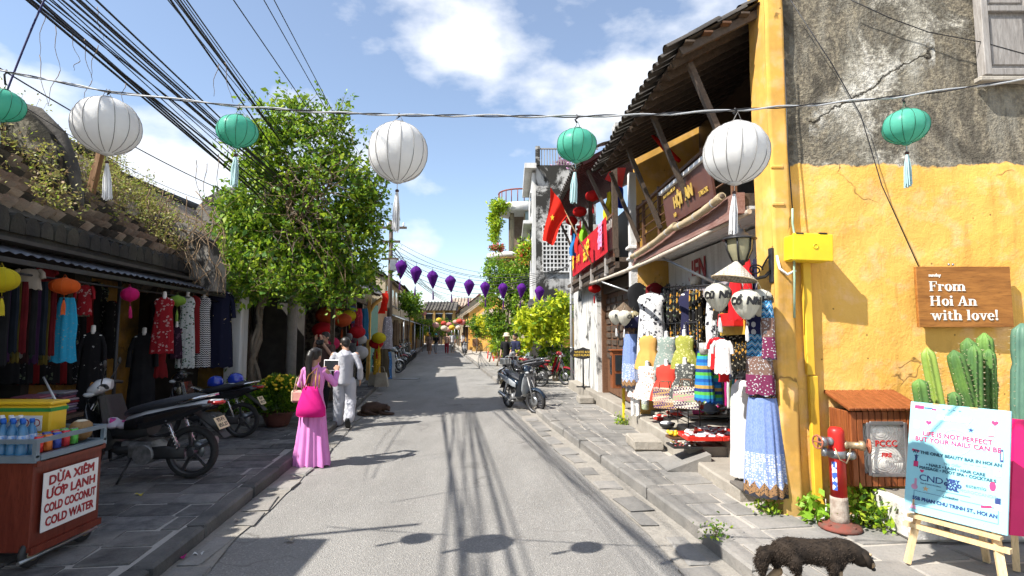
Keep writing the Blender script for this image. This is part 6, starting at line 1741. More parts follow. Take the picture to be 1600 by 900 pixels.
# striped skirts, red and white child ao dai
rgarm('striped_skirt','long green and blue striped skirt on a silver waist form','skirt',1100,548,626,30,2.60,'stripe',None,seed=14,cat='skirt',folds=12,hanger=False)
loc,h,w=RG(1100,536,550,16,2.6)
O('waist_form',MB().lathe([(w*.42,-.03),(w*.5,h*.3),(w*.46,h),(.02,h*1.05)],18,loc,sq=.7),M_MANS,label='silver waist form above the striped skirt',cat='mannequin')
rgarm('striped_skirt','second striped skirt half hidden behind the red tunic','skirt',1116,570,630,24,2.75,'stripe',None,seed=15,cat='skirt',folds=12,hanger=False)
rgarm('child_tunic','bright red child tunic hung between two white ones','shirt',1121,527,577,26,2.34,'bred',seed=16,cat='tunic',group='child tunics hung under the lanterns',sleeves=.3)
rgarm('child_tunic','white spotted child tunic left of the red one','shirt',1115,530,573,22,2.42,'wred',seed=17,cat='tunic',group='child tunics hung under the lanterns',sleeves=.3)
rgarm('child_tunic','white spotted child tunic right of the red one with flared sleeve','shirt',1129,530,584,30,2.30,'wred',seed=18,cat='tunic',group='child tunics hung under the lanterns',sleeves=.35)
rgarm('child_trousers','red child trousers hanging below the tunics','scarf',1131,578,596,16,2.44,'bred',seed=19,cat='trousers')
k=0
for px in range(1140,1180,5):
 rgarm('floral_trousers','one of the black and yellow floral trousers hung close together on the middle rail','scarf',px,522+k%3,575+(k*3)%7,14,2.95,'ylfl',seed=30+k,cat='trousers',group='floral trousers on the middle rail',rz=.3);k+=1
O('clothes_rail',MB().rod(at_l(1132,519,2.95,-.03),at_l(1190,515,2.95,-.03),.012),M_BLKMET,label='rail over the black and yellow floral trousers',cat='rail')
O('yellow_shelf',MB().bar(at_l(1128,512,2.9,-.03),at_l(1190,507,2.9,-.03),.05,.2),pm('yellow_shelf_paint',(.6,.36,.04,1)),label='yellow shelf board above the floral trousers',cat='shelf')
b_=at_l(1150,500,2.9,-.03);O('red_box',MB().box(tuple(b_),(.28,.5,.16),bev=.01),M_REDP,label='red box on the yellow shelf',cat='box')
cc_=[(.5,.03,.2),(.6,.6,.6),(.25,.3,.1),(.05,.25,.3),(.35,.1,.08),(.6,.5,.1),(.1,.1,.12)]
k=0
for px in range(1136,1172,4):
 c=cc_[k%7];F_['rk%d'%(k%7)]=fab('plain cloth %d'%(k%7),'plain',(c,tuple(q*.7 for q in c)))
 rgarm('small_shirt',('magenta','white','olive','teal','brown','yellow','black')[k%7]+(' small shirt on the low rail near the white mannequin' if k<7 else ' small shirt at the near end of the low rail'),'scarf',px,592+k%3,634+(k*3)%5,10,2.7,'rk%d'%(k%7),seed=50+k,cat='shirt',group='small shirts on the low rail',rz=.3);k+=1
O('clothes_rail',MB().rod(at_l(1130,590,2.7,-.03),at_l(1175,590,2.7,-.03),.01),M_BLKMET,label='low rail of small coloured shirts',cat='rail')
# dark floral piece behind lanterns
rgarm('hanging_shirt','white blossom patterned blouse hung behind the lettered lanterns','scarf',1112,472,560,20,2.85,'grey_ikat',seed=61,cat='shirt')
for(px,yt,yb,w,mt,lab)in((1125,455,500,24,'ylfl','brown floral shirt behind the first lettered lantern'),(1150,440,500,26,'bred','red silk piece hanging deep behind the lanterns'),(1183,405,470,16,'navy','dark patterned scarf near the street lamp bracket'),(1168,405,460,14,'bred','red scarf with white ring pattern under the lamp')):
 rgarm('hanging_shirt',lab,'scarf',px,yt,yb,w,2.8 if mt!='bred' else 2.7,mt,seed=int(px),cat='shirt')
for i,px in enumerate(range(1080,1200,9)):
 mt=('dkfl','blk','navy','dgfl','blk','dkfl')[i%6]
 rgarm('hanging_shirt','one of the dark clothes lining the back of the shop','long',px,440,600,40,3.4,mt,seed=70+i,cat='shirt',group='dark clothes at the back of the shop',rz=.2)
for i,px in enumerate(range(1000,1082,9)):  # dark clothes added to cover the bright yellow wall and darken the shop
 p_=at_y(px,618,9.68);garment('hanging_shirt','one of the dark clothes hung on the far wall of the shop','long',.46,at_y(px,442+8*(i%3),9.68).z-p_.z,F_[('blk','dkfl','dgfl','dred')[i%4]],tuple(p_),.1,90+i,'shirt','dark clothes on the far wall')
 # ikat dress by the pilaster
rgarm('ikat_dress','long blue and white ikat patterned dress hanging against the yellow pilaster','long',1186,480,617,42,2.52,'ikat',seed=20,folds=6,amp=.09)
rgarm('ikat_scarf','blue and brown ikat scarf draped over the long patterned dress','scarf',1200,470,560,22,2.47,'ikat',seed=21,cat='scarf',folds=5)
# mannequins at the wall corner
sm=T('skirt_mannequin','silver waist mannequin in a blue skirt with ornamented dark hem','mannequin',at_z(1197,776,.26),-.5)
O('form',MB().lathe([(.105,0),(.115,.03),(.125,.10),(.118,.12),(.02,.125)],20,(0,0,.985),sq=.72),M_MANS,sm)
m=MB()
for s in(-1,1):
 m.tube([(s*.06,0,.06),(s*.065,.01,.3),(s*.07,0,.6)],[.03,.045,.05],10);m.ball((s*.06,-.05,.035),(.036,.085,.03),10,6)
O('feet',remeshed(m,.014,'mannequin_feet',M_MANS,2),None,sm)
O('skirt',drape([(.02,.185,.15,1),(.08,.185,.15,1),(.3,.17,.135,.95),(.6,.155,.12,.8),(.85,.135,.10,.5),(.92,.125,.095,.15),(.99,.112,.084,0)],72,15,.09,6),F_['blue'],sm,fix=False)
wm=T('white_mannequin','white mannequin in a long plain white dress behind the blue skirt','mannequin',at_z(1166,748,.27),-.5)
O('dress',drape([(.03,.15,.13,.8),(.3,.14,.12,.7),(.6,.135,.11,.5),(.8,.13,.10,.3),(.93,.125,.10,.1),(.98,.11,.09,0)],48,11,.08,8),F_['white'],wm,fix=False)
m=MB().tube([(0,0,.85),(0,0,.98),(0,0,1.03)],[.11,.10,.06],16)
for s in(-1,1):
 m.tube([(s*.05,0,.05),(s*.055,.0,.6),(s*.05,0,.9)],[.03,.05,.07],10);m.ball((s*.05,-.05,.03),(.034,.08,.03),10,6)
O('form',remeshed(m,.016,'white_form',M_MANW,2),None,wm)
# conical hat with lettered lanterns (near) and the smaller set (far)
M_STRAW=fab('pale straw weave','check',((.50,.45,.38),(.26,.23,.19),(.52,.47,.4),(.3,.26,.22)),42,0)
M_LWH=clothmat('cream_lantern_silk',(.70,.69,.60,1),(.64,.62,.54,1),.3)
def hatset(px,py,Y,wd,tiltx,label,hatmat):
 c=at_y(px,py,Y);t=T('conical_hat',label,'hat',c)
 m=MB().lathe([(wd/2,0),(wd/2*.98,.006),(.012,wd*.42),(.0,wd*.425)],36,M=TR(ry=tiltx),cap=False)
 m.lathe([(wd/2*.97,.004),(.012,wd*.41)],36,M=TR(ry=tiltx),cap=False)
 O('cone',m,hatmat,t,fix=False);O('rim',MB().tube([(wd/2*math.cos(a),wd/2*math.sin(a),0)for a in[i*PI/18 for i in range(37)]],.006,5,M=TR(ry=tiltx)),M_BAMBOO,t)
 return t
hatset(1147,436,5.05,.40,.16,'pale woven conical hat hung under the street lamp',M_STRAW)
hatset(975,488,9.6,.42,.0,'brown conical hat above the small lettered lanterns',fab('brown straw weave','check',((.14,.10,.07),(.10,.07,.05),(.16,.12,.08),(.1,.07,.05)),34,0))
ink=M_BLKMET
for(x,y,Y,rx,txts,lab,cl_)in((1122,463,5.1,.125,('Nhà','Cũ'),'cream lantern with black writing, left of the three under the hat',M_LWH),(1166,474,4.95,.128,('Nhà','Cổ'),'cream lantern with black writing in front, right under the hat tip',M_LWH),(1187,472,5.12,.12,('Hiệu','May'),'cream lantern with black writing next to the yellow pilaster',M_LWH),(962,495,9.5,.12,('Nhà',''),'small cream lantern farthest left under the brown hat',M_LWH),(976,496,9.3,.12,('Cổ',''),'small cream lantern in the middle under the brown hat',M_LWH),(990,496,9.45,.11,('May',''),'small tan lantern on the right under the brown hat',clothmat('tan_lantern_silk',(.42,.36,.22,1)))):
 pf_=[(.035,-rx*1.05),(.075*rx/.125,-rx*.72),(rx*.93,-rx*.1),(rx,rx*.3),(rx*.8,rx*.72),(rx*.4,rx*.92)]
 t_=lantern(lab,rx,rx*2,16,cl_,cl_,M_TASW,tuple(at_y(x,y,Y)),.15,'lettered lanterns under the conical hats',prof=pf_,hang=.09,bead=True)
 for i,w_ in enumerate(txts):
  if w_:
   tb=text_mb(w_,rx*.75,.001,.006 if rx>.121 else .004,shear=.2)
   a0=-PI/2+(.18 if i==0 else-1.25)
   v=[]
   for(X_,Y_,Z_)in tb.v:
    a=a0+X_/rx;rr_=rx*(1.015-.15*max(0,abs(Y_-rx*.2)/rx)**2)+Z_
    v.append((rr_*math.cos(a),rr_*math.sin(a),Y_+rx*.1))
   tb.v=v;O('lettering',tb,ink,t_,fix=False)
   # goods laid out on the steps
def tray(label,px,py,z,w,d,mat,rz=0.,wall=.05,name='tray',cat='tray',group=None):
 p=at_z(px,py,z);t=T(name,label,cat,p,rz,group)
 O('base',MB().box((0,0,.006),(w,d,.012)),mat,t)
 for(c,dd)in(((0,-d/2,wall/2),(w,.012,wall)),((0,d/2,wall/2),(w,.012,wall)),((-w/2,0,wall/2),(.012,d-.013,wall)),((w/2,0,wall/2),(.012,d-.013,wall))):
  O('side',MB().box(c,dd),mat,t)
 return t
M_REDPL=pm('red_plastic',(.62,.03,.015,1),(.5,.02,.015,1),rough=.4)
def fill(t,w,d,n,cols,seed,kind='pack',z=.02):
 q=random.Random(seed);ms=[]
 for i,c in enumerate(cols):
  mt=pm('goods_%02d_%02d_%02d'%tuple(int(v*99)for v in c),tuple(c)+(1,),rough=.35)
  if kind=='pack':
   ms.append(mesh_of(MB().box((0,0,.012),(.085,.06,.024),bev=.008),'packet',mt))
  elif kind=='fruit':
   ms.append(mesh_of(MB().ball((0,0,.028),(.026,.026,.028),10,8),'yellow_fruit',mt))
  else:
   ms.append(mesh_of(MB().lathe([(.012,0),(.018,.005),(.004,.010)],8),'trinket',mt))
 for i in range(n):
  o=O({'pack':'packet','fruit':'small_fruit','pin':'trinket'}[kind],ms[i%len(ms)],None,t)
  o.location=(q.uniform(-.45,.45)*w,q.uniform(-.45,.45)*d,z+q.uniform(0,.03));o.rotation_euler=(q.uniform(-.3,.3),q.uniform(-.3,.3),q.uniform(0,3))
wr_=((.72,.72,.72),(.65,.05,.04),(.7,.5,.5),(.6,.6,.62))
for i,(px,py,w,d,lab)in enumerate(((1093,684,.42,.42,'red tray of wrapped souvenirs nearest the ramp'),(1118,677,.40,.42,'red tray of wrapped souvenirs in the middle of the plinth'),(1140,684,.40,.36,'red tray of wrapped souvenirs beside the white mannequin'))):
 t_=tray(lab,px,py,.46,w,d,M_REDPL,.1*i,group='red trays on the plinth');fill(t_,w,d,26,wr_,i)
t_=tray('small red basket of goods on the lower step',1031,655,.37,.16,.2,M_REDPL,.2);fill(t_,.16,.2,8,wr_,8)
t_=tray('red basket at the end of the low bench',1055,648,.46,.2,.2,M_REDPL,.2);fill(t_,.2,.2,8,wr_,9)
t_=tray('shallow brown tray of yellow fruit on the step',1062,684,.37,.32,.2,M_WOODB,.05,.03);fill(t_,.3,.18,36,((.75,.48,.03),(.7,.4,.02)),4,'fruit')
t_=tray('black tray of small trinkets on the step edge',1069,697,.37,.36,.3,M_BLACKP,.05,.02);fill(t_,.34,.28,60,((.6,.6,.55),(.4,.3,.1),(.3,.3,.35),(.5,.1,.1)),5,'pin')
bw=T('black_bowl','black bowl of white goods on the step','bowl',at_z(1042,669,.37))
O('bowl',MB().lathe([(.06,0),(.10,.03),(.125,.08),(.115,.08),(.09,.04),(.01,.02)],20),M_BLACKP,bw);O('contents',MB().ball((0,0,.07),(.10,.10,.035),14,8),M_WHITE,bw)
bn_=T('low_bench','low bench covered with folded lilac cloth packs','bench',at_z(1040,642,.36))
pb0=at_z(1040,642,.46)
O('top',MB().box((0.05,.1,.1),(.2,.7,.03)),M_STEP,bn_)
for i in range(9):
 O('cloth_pack',MB().box((.05+(i%2)*.08-.04,-.2+i*.075,.135),(.09,.1,.04),bev=.01,rz=.2*(i%3)),pm('lilac_pack',(.55,.5,.66,1)),bn_)
tr_=T('goods_trolley','low metal trolley heaped with fans, hats and bright souvenirs','trolley',at_z(1105,656,.44))
O('deck',MB().box((0,.1,.08),(.62,.5,.02)),M_STEEL,tr_)
for z in(.05,.18):
 O('rail',MB().tube([(-.31,-.15,z),(.31,-.15,z),(.31,.35,z),(-.31,.35,z),(-.31,-.15,z)],.01,6),M_STEEL,tr_)
for x in(-.29,.29):
 for y in(-.13,.33):
  O('caster',MB().lathe([(.025,-.012),(.025,.012)],12,M=TR((x,y,.025),ry=PI/2)),M_BLACKP,tr_)
q=random.Random(77)
for i in range(42):
 c=q.choice(((.55,.04,.2),(.6,.4,.5),(.03,.15,.45),(.6,.6,.6),(.08,.06,.05),(.6,.08,.05),(.5,.35,.1)))
 mt=pm('toy_%d%d%d'%tuple(int(v*99)for v in c),c+(1,),rough=.5)
 O('souvenir',MB().box((q.uniform(-.27,.27),q.uniform(-.1,.3),.13+q.uniform(0,.11)),(q.uniform(.05,.12),q.uniform(.03,.08),q.uniform(.03,.1)),bev=.01,rz=q.uniform(0,3),rx=q.uniform(-.4,.4)),mt,tr_)
hb_=T('bucket_hat','grey blue round hat resting on the souvenir trolley','hat',at_z(1110,640,.62));O('crown',MB().ball((0,0,.02),(.1,.1,.09),16,10).lathe([(.14,-.02),(.1,.01)],20),pm('grey_blue_felt',(.18,.22,.3,1)),hb_)
hb_=T('straw_bag','green round straw bag resting on the souvenir trolley','bag',at_z(1098,632,.6));O('body',MB().ball((0,0,.03),(.11,.06,.08),16,10),pm('green_straw',(.1,.3,.04,1),(.2,.4,.1,1),sc=60),hb_)
yb_=T('yellow_marker_post','yellow marker post with pale blue top at the step corner','post',at_z(975,658,.13))
O('post',MB().box((0,0,.32),(.05,.05,.64),bev=.006),M_YBOX,yb_);O('top_band',MB().box((0,0,.7),(.052,.052,.12)),pm('pale_blue_paint',(.3,.5,.6,1)),yb_)
# ------------------------------------------------------------------ foreground right: signs, cabinet, hydrant, cacti, easel
SERIF={}
def sglyph(ch):
 """slab-serif glyphs in em units, thick stems and thin hairlines -> list of polygons, advance"""
 def bx(x0,x1,y0,y1):return[(x0,y0),(x1,y0),(x1,y1),(x0,y1)]
 def stem(x,h,b=1,tp=1):
  o=[bx(x,x+.15,0,h)]
  if b:o.append(bx(x-.06,x+.21,0,.05))
  if tp:o.append(bx(x-.06,x+.15,h-.05,h))
  return o
 def arc(cx,cy,rx,ry,tx,ty,a0,a1,n=14):
  o=[]
  for i in range(n):
   p,q2=a0+(a1-a0)*i/n,a0+(a1-a0)*(i+1)/n
   o.append([(cx+rx*math.cos(p),cy+ry*math.sin(p)),(cx+rx*math.cos(q2),cy+ry*math.sin(q2)),(cx+(rx-tx)*math.cos(q2),cy+(ry-ty)*math.sin(q2)),(cx+(rx-tx)*math.cos(p),cy+(ry-ty)*math.sin(p))])
  return o
 def arch(x):return arc(x+.19,.30,.23,.2,.15,.05,0,PI*.8,8)
 dot=lambda x,y,r:[[(x+r*math.cos(i*PI/6),y+r*math.sin(i*PI/6))for i in range(12)]]
 if ch=='F':return stem(.06,.72,1,0)+[bx(0,.56,.67,.72),bx(.51,.56,.5,.67),bx(.21,.42,.35,.40),bx(.38,.42,.28,.47)],.62
 if ch=='H':return stem(.06,.72)+stem(.54,.72)+[bx(.21,.54,.34,.39),bx(.06,.27,.67,.72),bx(.54,.75,.67,.72)],.84
 if ch=='A':return[[(.02,0),(.09,0),(.40,.72),(.33,.72)],[(.46,0),(.64,0),(.44,.72),(.30,.72)],bx(.18,.5,.2,.25),bx(-.04,.16,0,.05),bx(.38,.74,0,.05)],.74
 if ch=='r':return stem(.06,.5)+arc(.21,.33,.16,.17,.09,.07,PI*.35,PI*.9,6)+dot(.37,.42,.075),.48
 if ch=='o':return arc(.27,.25,.26,.27,.15,.05,0,2*PI,24),.56
 if ch=='e':return arc(.26,.25,.25,.27,.14,.05,.0,2*PI*.88,22)+[bx(.12,.5,.24,.285)],.54
 if ch=='m':return stem(.06,.5)+arch(.13)+stem(.40,.34,1,0)+arch(.47)+stem(.74,.34,1,0),1.0
 if ch=='n':return stem(.06,.5)+arch(.13)+stem(.40,.34,1,0),.66
 if ch=='h':return stem(.06,.76)+arch(.13)+stem(.40,.34,1,0),.66
 if ch=='i':return stem(.06,.5)+dot(.135,.66,.085),.32
 if ch=='l':return stem(.06,.76),.32
 if ch=='t':return[bx(.08,.23,.08,.64),bx(0,.36,.45,.5)]+arc(.25,.12,.17,.13,.08,.06,PI,1.85*PI,8),.42
 if ch=='v':return[[(.04,.5),(.2,.5),(.34,0),(.26,0)],[(.28,0),(.34,0),(.52,.5),(.46,.5)],bx(-.03,.27,.45,.5),bx(.38,.6,.45,.5)],.58
 if ch=='w':return[[(.04,.5),(.2,.5),(.32,0),(.24,0)],[(.26,0),(.32,0),(.46,.5),(.41,.5)],[(.36,.5),(.51,.5),(.62,0),(.55,0)],[(.57,0),(.62,0),(.8,.5),(.74,.5)],bx(-.03,.26,.45,.5),bx(.66,.88,.45,.5)],.88
 if ch=='!':return[[(.09,.2),(.15,.2),(.2,.76),(.04,.76)]]+dot(.12,.07,.085),.28
 return[],.28
def serif_mb(txt,size,d=.004):
 m=MB();x=0
 for ch in txt:
  P_,adv=sglyph(ch)
  for i,p in enumerate(P_):
   m.prism([((x+a)*size,b*size)for a,b in p],d+.00013*i)
  x+=adv+.02
 return m
ws=T('wooden_wall_sign','brown wooden board on the yellow wall lettered From Hoi An with love!','sign',(4.31,WY-.075,1.86))
O('board',MB().box((0,0,.29),(.90,.035,.58),bev=.004),M_WOODS,ws)
M_WLET=pm('white_painted_letters',(.80,.78,.72,1),(.72,.69,.62,1),sc=40,lo=.45,hi=.7)
for(txt,z)in(('From',.345),('Hoi An',.205),('with love!',.068)):
 O('lettering',MB().join(serif_mb(txt,.128),TR((-.335,-.019,z),rx=PI/2)),M_WLET,ws,'white serif words '+txt,fix=False)
O('small_lettering',MB().join(text_mb('sunday',.042,.002,.0012,'LEFT'),TR((-.335,-.0195,.495),rx=PI/2)),M_WLET,ws)
for x in(-.12,-.08):
 O('screw_eye',MB().ball((x,-.0,.60),.012,8,6),M_STEEL,ws)
for x in(-.38,.38):
 O('standoff',MB().box((x,.045,.29),(.05,.06,.4)),M_WOODD,ws)
 # hose cabinet
hc=T('hose_cabinet','varnished slatted wooden fire hose cabinet with glazed door on the wall','cabinet',(3.31,4.93,.46))
for c_,d_ in(((0,.292,.325),(.575,.02,.62)),((0,.15,.03),(.575,.27,.03)),((0,.15,.62),(.575,.27,.03)),((-.28,.15,.325),(.015,.27,.56)),((.28,.15,.325),(.015,.27,.56))):
 O('carcass_board',MB().box(c_,d_),M_WOODD,hc)
for i in range(11):
 x=-.278+i*.0556
 if 1.4<i<8.6:
  O('slat',MB().box((x,-.008,.055),(.050,.03,.11),bev=.004),M_WOODO,hc);O('slat',MB().box((x,-.008,.60),(.050,.03,.11),bev=.004),M_WOODO,hc)
 else:
  O('slat',MB().box((x,-.008,.325),(.050,.03,.65),bev=.004),M_WOODO,hc)
for i in range(5):
 O('slat',MB().box((-.302,.03+i*.058,.325),(.026,.052,.65),bev=.004),M_WOODO,hc)
 O('slat',MB().box((.302,.03+i*.058,.325),(.026,.052,.65),bev=.004),M_WOODO,hc)
for i in range(12):
 O('roof_slat',MB().box((-.312+i*.0567,.14,.735),(.052,.42,.028),bev=.005,rx=.30),M_WOODO,hc)
for(c,d)in(((-.155,-.026,.325),(.03,.012,.46)),((.175,-.026,.325),(.03,.012,.46)),((.01,-.026,.1),(.30,.012,.03)),((.01,-.026,.55),(.30,.012,.03))):
 O('door_frame',MB().box(c,d,bev=.004),M_STEEL,hc)
O('inner_back',MB().box((.01,.27,.325),(.54,.008,.54)),pm('dark_cabinet_inside',(.05,.012,.012,1),(.09,.03,.02,1)),hc)
for(x,z,r_)in((-.02,.46,.2),(.0,.19,.18)):
 for k in range(7):
  rr_=r_*(1-k*.135)
  O('hose_coil',MB().tube([(x+rr_*math.cos(a),.055-.006*k,z+rr_*.85*math.sin(a))for a in[i*PI/14 for i in range(29)]],r_*.078,6),pm('white_canvas_hose',(.62,.6,.55,1),(.5,.48,.44,1)),hc)
O('hose_core',MB().ball((-.02,.02,.46),(.05,.02,.05),12,8),MATS['white_canvas_hose'],hc);O('hose_core',MB().ball((0,.02,.19),(.05,.02,.05),12,8),MATS['white_canvas_hose'],hc)
t=NT('clear_pane');M_PANE=t.done((.9,.9,.9,1),.03,None,0,.5);ms_=t.n('ShaderNodeMixShader',{0:.1,1:t.n('ShaderNodeBsdfTransparent').outputs[0],2:t.b.outputs[0]});t.t.links.new(ms_.outputs[0],t.out.inputs[0])
O('pane',MB().box((.01,-.0205,.325),(.30,.004,.42)),M_PANE,hc)
for w_,z_,s_ in(('PCCC',.37,.075),('FIRE',.27,.05)):
 O('lettering',MB().join(text_mb(w_,s_,.001,.002),TR((.0,-.0235,z_),rx=PI/2)),M_REDP,hc)
O('latch',MB().box((.21,-.035,.33),(.03,.02,.07),bev=.004),M_STEEL,hc)
# hydrant
M_RUST=pm('rusty_red_iron',(.20,.045,.03,1),(.12,.06,.045,1),sc=18,rough=.85,bump=.4)
M_HYBASE=pm('peeling_beige_iron',(.42,.37,.31,1),(.26,.2,.16,1),sc=14,rough=.85,bump=.4)
M_BRASS=pm('dull_brass',(.40,.30,.18,1),(.28,.22,.15,1),rough=.45,metal=.6)
hy=T('fire_hydrant','red pillar fire hydrant with two brass hand wheel valves','fire hydrant',(2.83,4.84,.13))
O('flange',MB().lathe([(.0,0),(.165,0),(.17,.012),(.16,.03),(.10,.045),(.085,.06)],20),M_RUST,hy)
O('lower_post',MB().lathe([(.078,.05),(.072,.1),(.070,.24),(.068,.27)],20),M_HYBASE,hy)
O('post',MB().lathe([(.066,.27),(.065,.80),(.062,.83),(.045,.855),(.0,.862)],24),M_REDP,hy)
O('clamp',MB().lathe([(.073,.60),(.073,.66)],20),M_STEEL,hy)
for i in range(4):
 a=.4+i*PI/2;O('bolt',MB().lathe([(.014,0),(.014,.02)],6,(.13*math.cos(a),.13*math.sin(a),.03)),M_RUST,hy)
for s,ln,z in((-1,.12,.74),(1,.17,.71)):
 v_=O('valve',MB().lathe([(.036,.05),(.036,.08),(.028,.085),(.03,ln),(.042,ln+.005),(.042,ln+.04),(.02,ln+.05)],16,M=TR((0,0,z),rz=-.35 if s>0 else .25)@Matrix.Rotation(s*PI/2,4,'Y')),M_BRASS if s>0 else M_STEEL,hy)
 Mv=TR((0,0,z),rz=-.35 if s>0 else .25)@Matrix.Rotation(s*PI/2,4,'Y')
 O('hand_wheel',MB().tube([(.055*math.cos(a),.055*math.sin(a),ln+.075)for a in[i*PI/8 for i in range(17)]],.008,6,M=Mv).rod((-.055,0,ln+.075),(.055,0,ln+.075),.006,6,M=Mv).rod((0,-.055,ln+.075),(0,.055,ln+.075),.006,6,M=Mv),pm('rust_orange_wheel',(.40,.12,.06,1),(.28,.1,.06,1),rough=.8),v_)
 O('outlet',MB().lathe([(.03,0),(.03,.05),(.042,.055),(.042,.085),(.015,.09)],14,M=TR((s*.05,-.03,z-.10),rz=.3*s)@Matrix.Rotation(s*PI/2.2,4,'Y')),M_STEEL,hy)
O('chain',MB().tube([(-.05,-.06,.69),(-.03,-.09,.6),(.02,-.10,.57),(.06,-.08,.62),(.09,-.05,.68)],.006,5),M_BRASS,hy)
O('sticker',MB().grid(lambda u,v:(.0668*math.cos(lerp(3.5,4.1,u)),.0668*math.sin(lerp(3.5,4.1,u)),lerp(.33,.57,v)),6,1),pm('white_blue_sticker',(.62,.65,.72,1),(.04,.1,.4,1),sc=30,lo=.48,hi=.52),hy)
# planter and cacti
pl=T('white_planter','low whitewashed concrete planter behind the easel','planter',(3.95,4.75,.13))
M_PLN=moldy('whitewashed_concrete',(.62,.60,.56,1),(.16,.14,.11,1),.4,3)
O('trough',MB().box((0,0,.15),(1.5,.5,.3),bev=.03),M_PLN,pl);O('soil',MB().box((0,0,.302),(1.36,.38,.012)),M_EARTH,pl)
CG=[pm('cactus_green',(.13,.25,.05,1),(.06,.14,.04,1),sc=5,rough=.7,bump=.3),pm('cactus_light_green',(.25,.34,.06,1),(.17,.27,.05,1),sc=9,rough=.55),pm('cactus_blue_green',(.10,.20,.14,1),(.07,.15,.11,1),sc=9,rough=.55)]
M_SPINE=pm('pale_cactus_spines',(.55,.48,.32,1),(.4,.33,.2,1),rough=.8)
def cactus_stem(t,a,b,r,mat,seed,lean=.0,segs=None):
 """ribbed column from a up to b with swollen joints and spine tufts on the ribs"""
 a,b=Vector(a),Vector(b);n=18;ribs=6;rings=[];q=random.Random(seed);sp=MB()
 d=(b-a).normalized();xx=d.orthogonal().normalized();yy=d.cross(xx)
 ph=q.uniform(0,1)
 for i in range(n+1):
  f=i/n
  rr_=r*(1.0 if f<.9 else math.sqrt(max(.02,1-((f-.9)/.1)**2)))*(.85+.15*min(1,f*4))
  if segs:
   rr_*=1-.22*math.exp(-((f*segs)%1-.5)**2/.006)if f<.92 else 1
  c=a.lerp(b,f)+xx*lean*math.sin(f*PI)
  ring=[]
  for j in range(ribs*4):
   th=2*PI*j/(ribs*4)+ph
   k_=(1.0,.74,.52,.74)[j%4]
   p=c+(xx*math.cos(th)+yy*math.sin(th))*rr_*k_
   ring.append(tuple(p))
   if j%4==0 and .03<f<.99:
    for s in range(3):
     dr=(xx*math.cos(th)+yy*math.sin(th))+Vector((q.uniform(-.6,.6),q.uniform(-.6,.6),q.uniform(-.5,.6)))
     e=p+dr.normalized()*.018;w=Vector((.0018,.0018,.001))
     sp.add([tuple(p-w),tuple(p+w),tuple(e)],[(0,1,2)])
  rings.append(ring)
 s_=O('stem',MB().loft(rings,0,True),mat,t,world=True,fix=False)
 O('spines',sp,M_SPINE,s_,world=True,fix=False)['kind']='stuff'
def CP(x,y,Y):return at_y(x,y,Y)
k1=T('cactus','light green slim cactus column nearest the hose cabinet','cactus',(3.62,4.75,.43),group='cacti in the planter')
cactus_stem(k1,CP(1478,700,4.72),CP(1448,543,4.72),.062,CG[1],1);cactus_stem(k1,CP(1452,690,4.66),CP(1436,592,4.62),.062,CG[0],2)
k2=T('cactus','bushy green cactus with several thick arms below the wooden sign','cactus',(4.05,4.78,.43),group='cacti in the planter')
for i,(x0,y0,x1,y1,r)in enumerate(((1530,690,1490,547,.10),(1532,690,1512,528,.10),(1545,690,1538,520,.10),(1525,690,1522,538,.095),(1520,700,1505,606,.085),(1540,700,1550,590,.085),(1500,700,1490,612,.08),(1548,680,1545,545,.08))):
 cactus_stem(k2,CP(x0,y0,4.74+.03*(i%3)),CP(x1,y1,4.66+.05*(i%3)),r*.64,CG[0],10+i,.015*(i%3-1))
k3=T('cactus','tall blue green jointed cactus at the right picture edge','cactus',(4.5,4.7,.43),group='cacti in the planter')
cactus_stem(k3,CP(1596,700,4.65),CP(1597,505,4.65),.075,CG[2],30,segs=2.2);cactus_stem(k3,CP(1635,700,4.7),CP(1628,560,4.7),.075,CG[2],31)
# easel with the beauty bar poster (A1 board, turned toward the street)
BL,BR=at_z(1412,796,.50),at_z(1574,837,.50)
ax=(BR-BL).normalized();wB=(BR-BL).length
TLg=at_y(1422,627,4.27)
up_=(TLg-BL);hB=up_.length;up_=(up_-ax*up_.dot(ax)).normalized()
nrm=ax.cross(up_)
es=T('poster_easel','pale blue beauty bar poster board on a pine easel','sign',(BL.x*.5+BR.x*.5,BL.y*.5+BR.y*.5,.13))
MB_=Matrix(((ax.x,up_.x,nrm.x,BL.x),(ax.y,up_.y,nrm.y,BL.y),(ax.z,up_.z,nrm.z,BL.z),(0,0,0,1)))
O('board',MB().box((wB/2,hB/2,-.009),(wB,hB,.016),MB_),pm('pale_cyan_print',(.29,.60,.67,1),(.30,.61,.68,1),sc=1,rough=.35),es,world=True)
PK,NV,WH,TL_=pm('pink_print',(.70,.05,.18,1),rough=.4),pm('navy_print',(.03,.06,.22,1),rough=.4),pm('white_print',(.82,.84,.84,1),rough=.4),pm('slate_print',(.03,.10,.15,1),rough=.4)
GY=pm('teal_grey_print',(.25,.42,.45,1),rough=.4);YL=pm('peach_print',(.75,.5,.25,1),rough=.4)
def btxt(txt,x,y,size,mat,bold=0.,sp=1.,sx=1.,shear=0.):
 O('lettering',MB().join(text_mb(txt,size,.0006,bold,spacing=sp,sx=sx,shear=shear),MB_@TR((x*wB,y*hB,.0012))),mat,es,world=True,fix=False)
btxt('sunday',.47,.885,.068,WH,.0028,1.0,1.1)
btxt('LIFE IS NOT PERFECT',.5,.715,.046,PK,.0012,1.05,.92)
btxt('BUT YOUR NAILS CAN BE',.5,.66,.046,PK,.0012,1.05,.92)
btxt('AT THE ONLY BEAUTY BAR IN HOI AN',.5,.54,.030,TL_,.0012,1.0)
btxt('We Offer',.47,.475,.026,GY,0,1.,1.,.35)
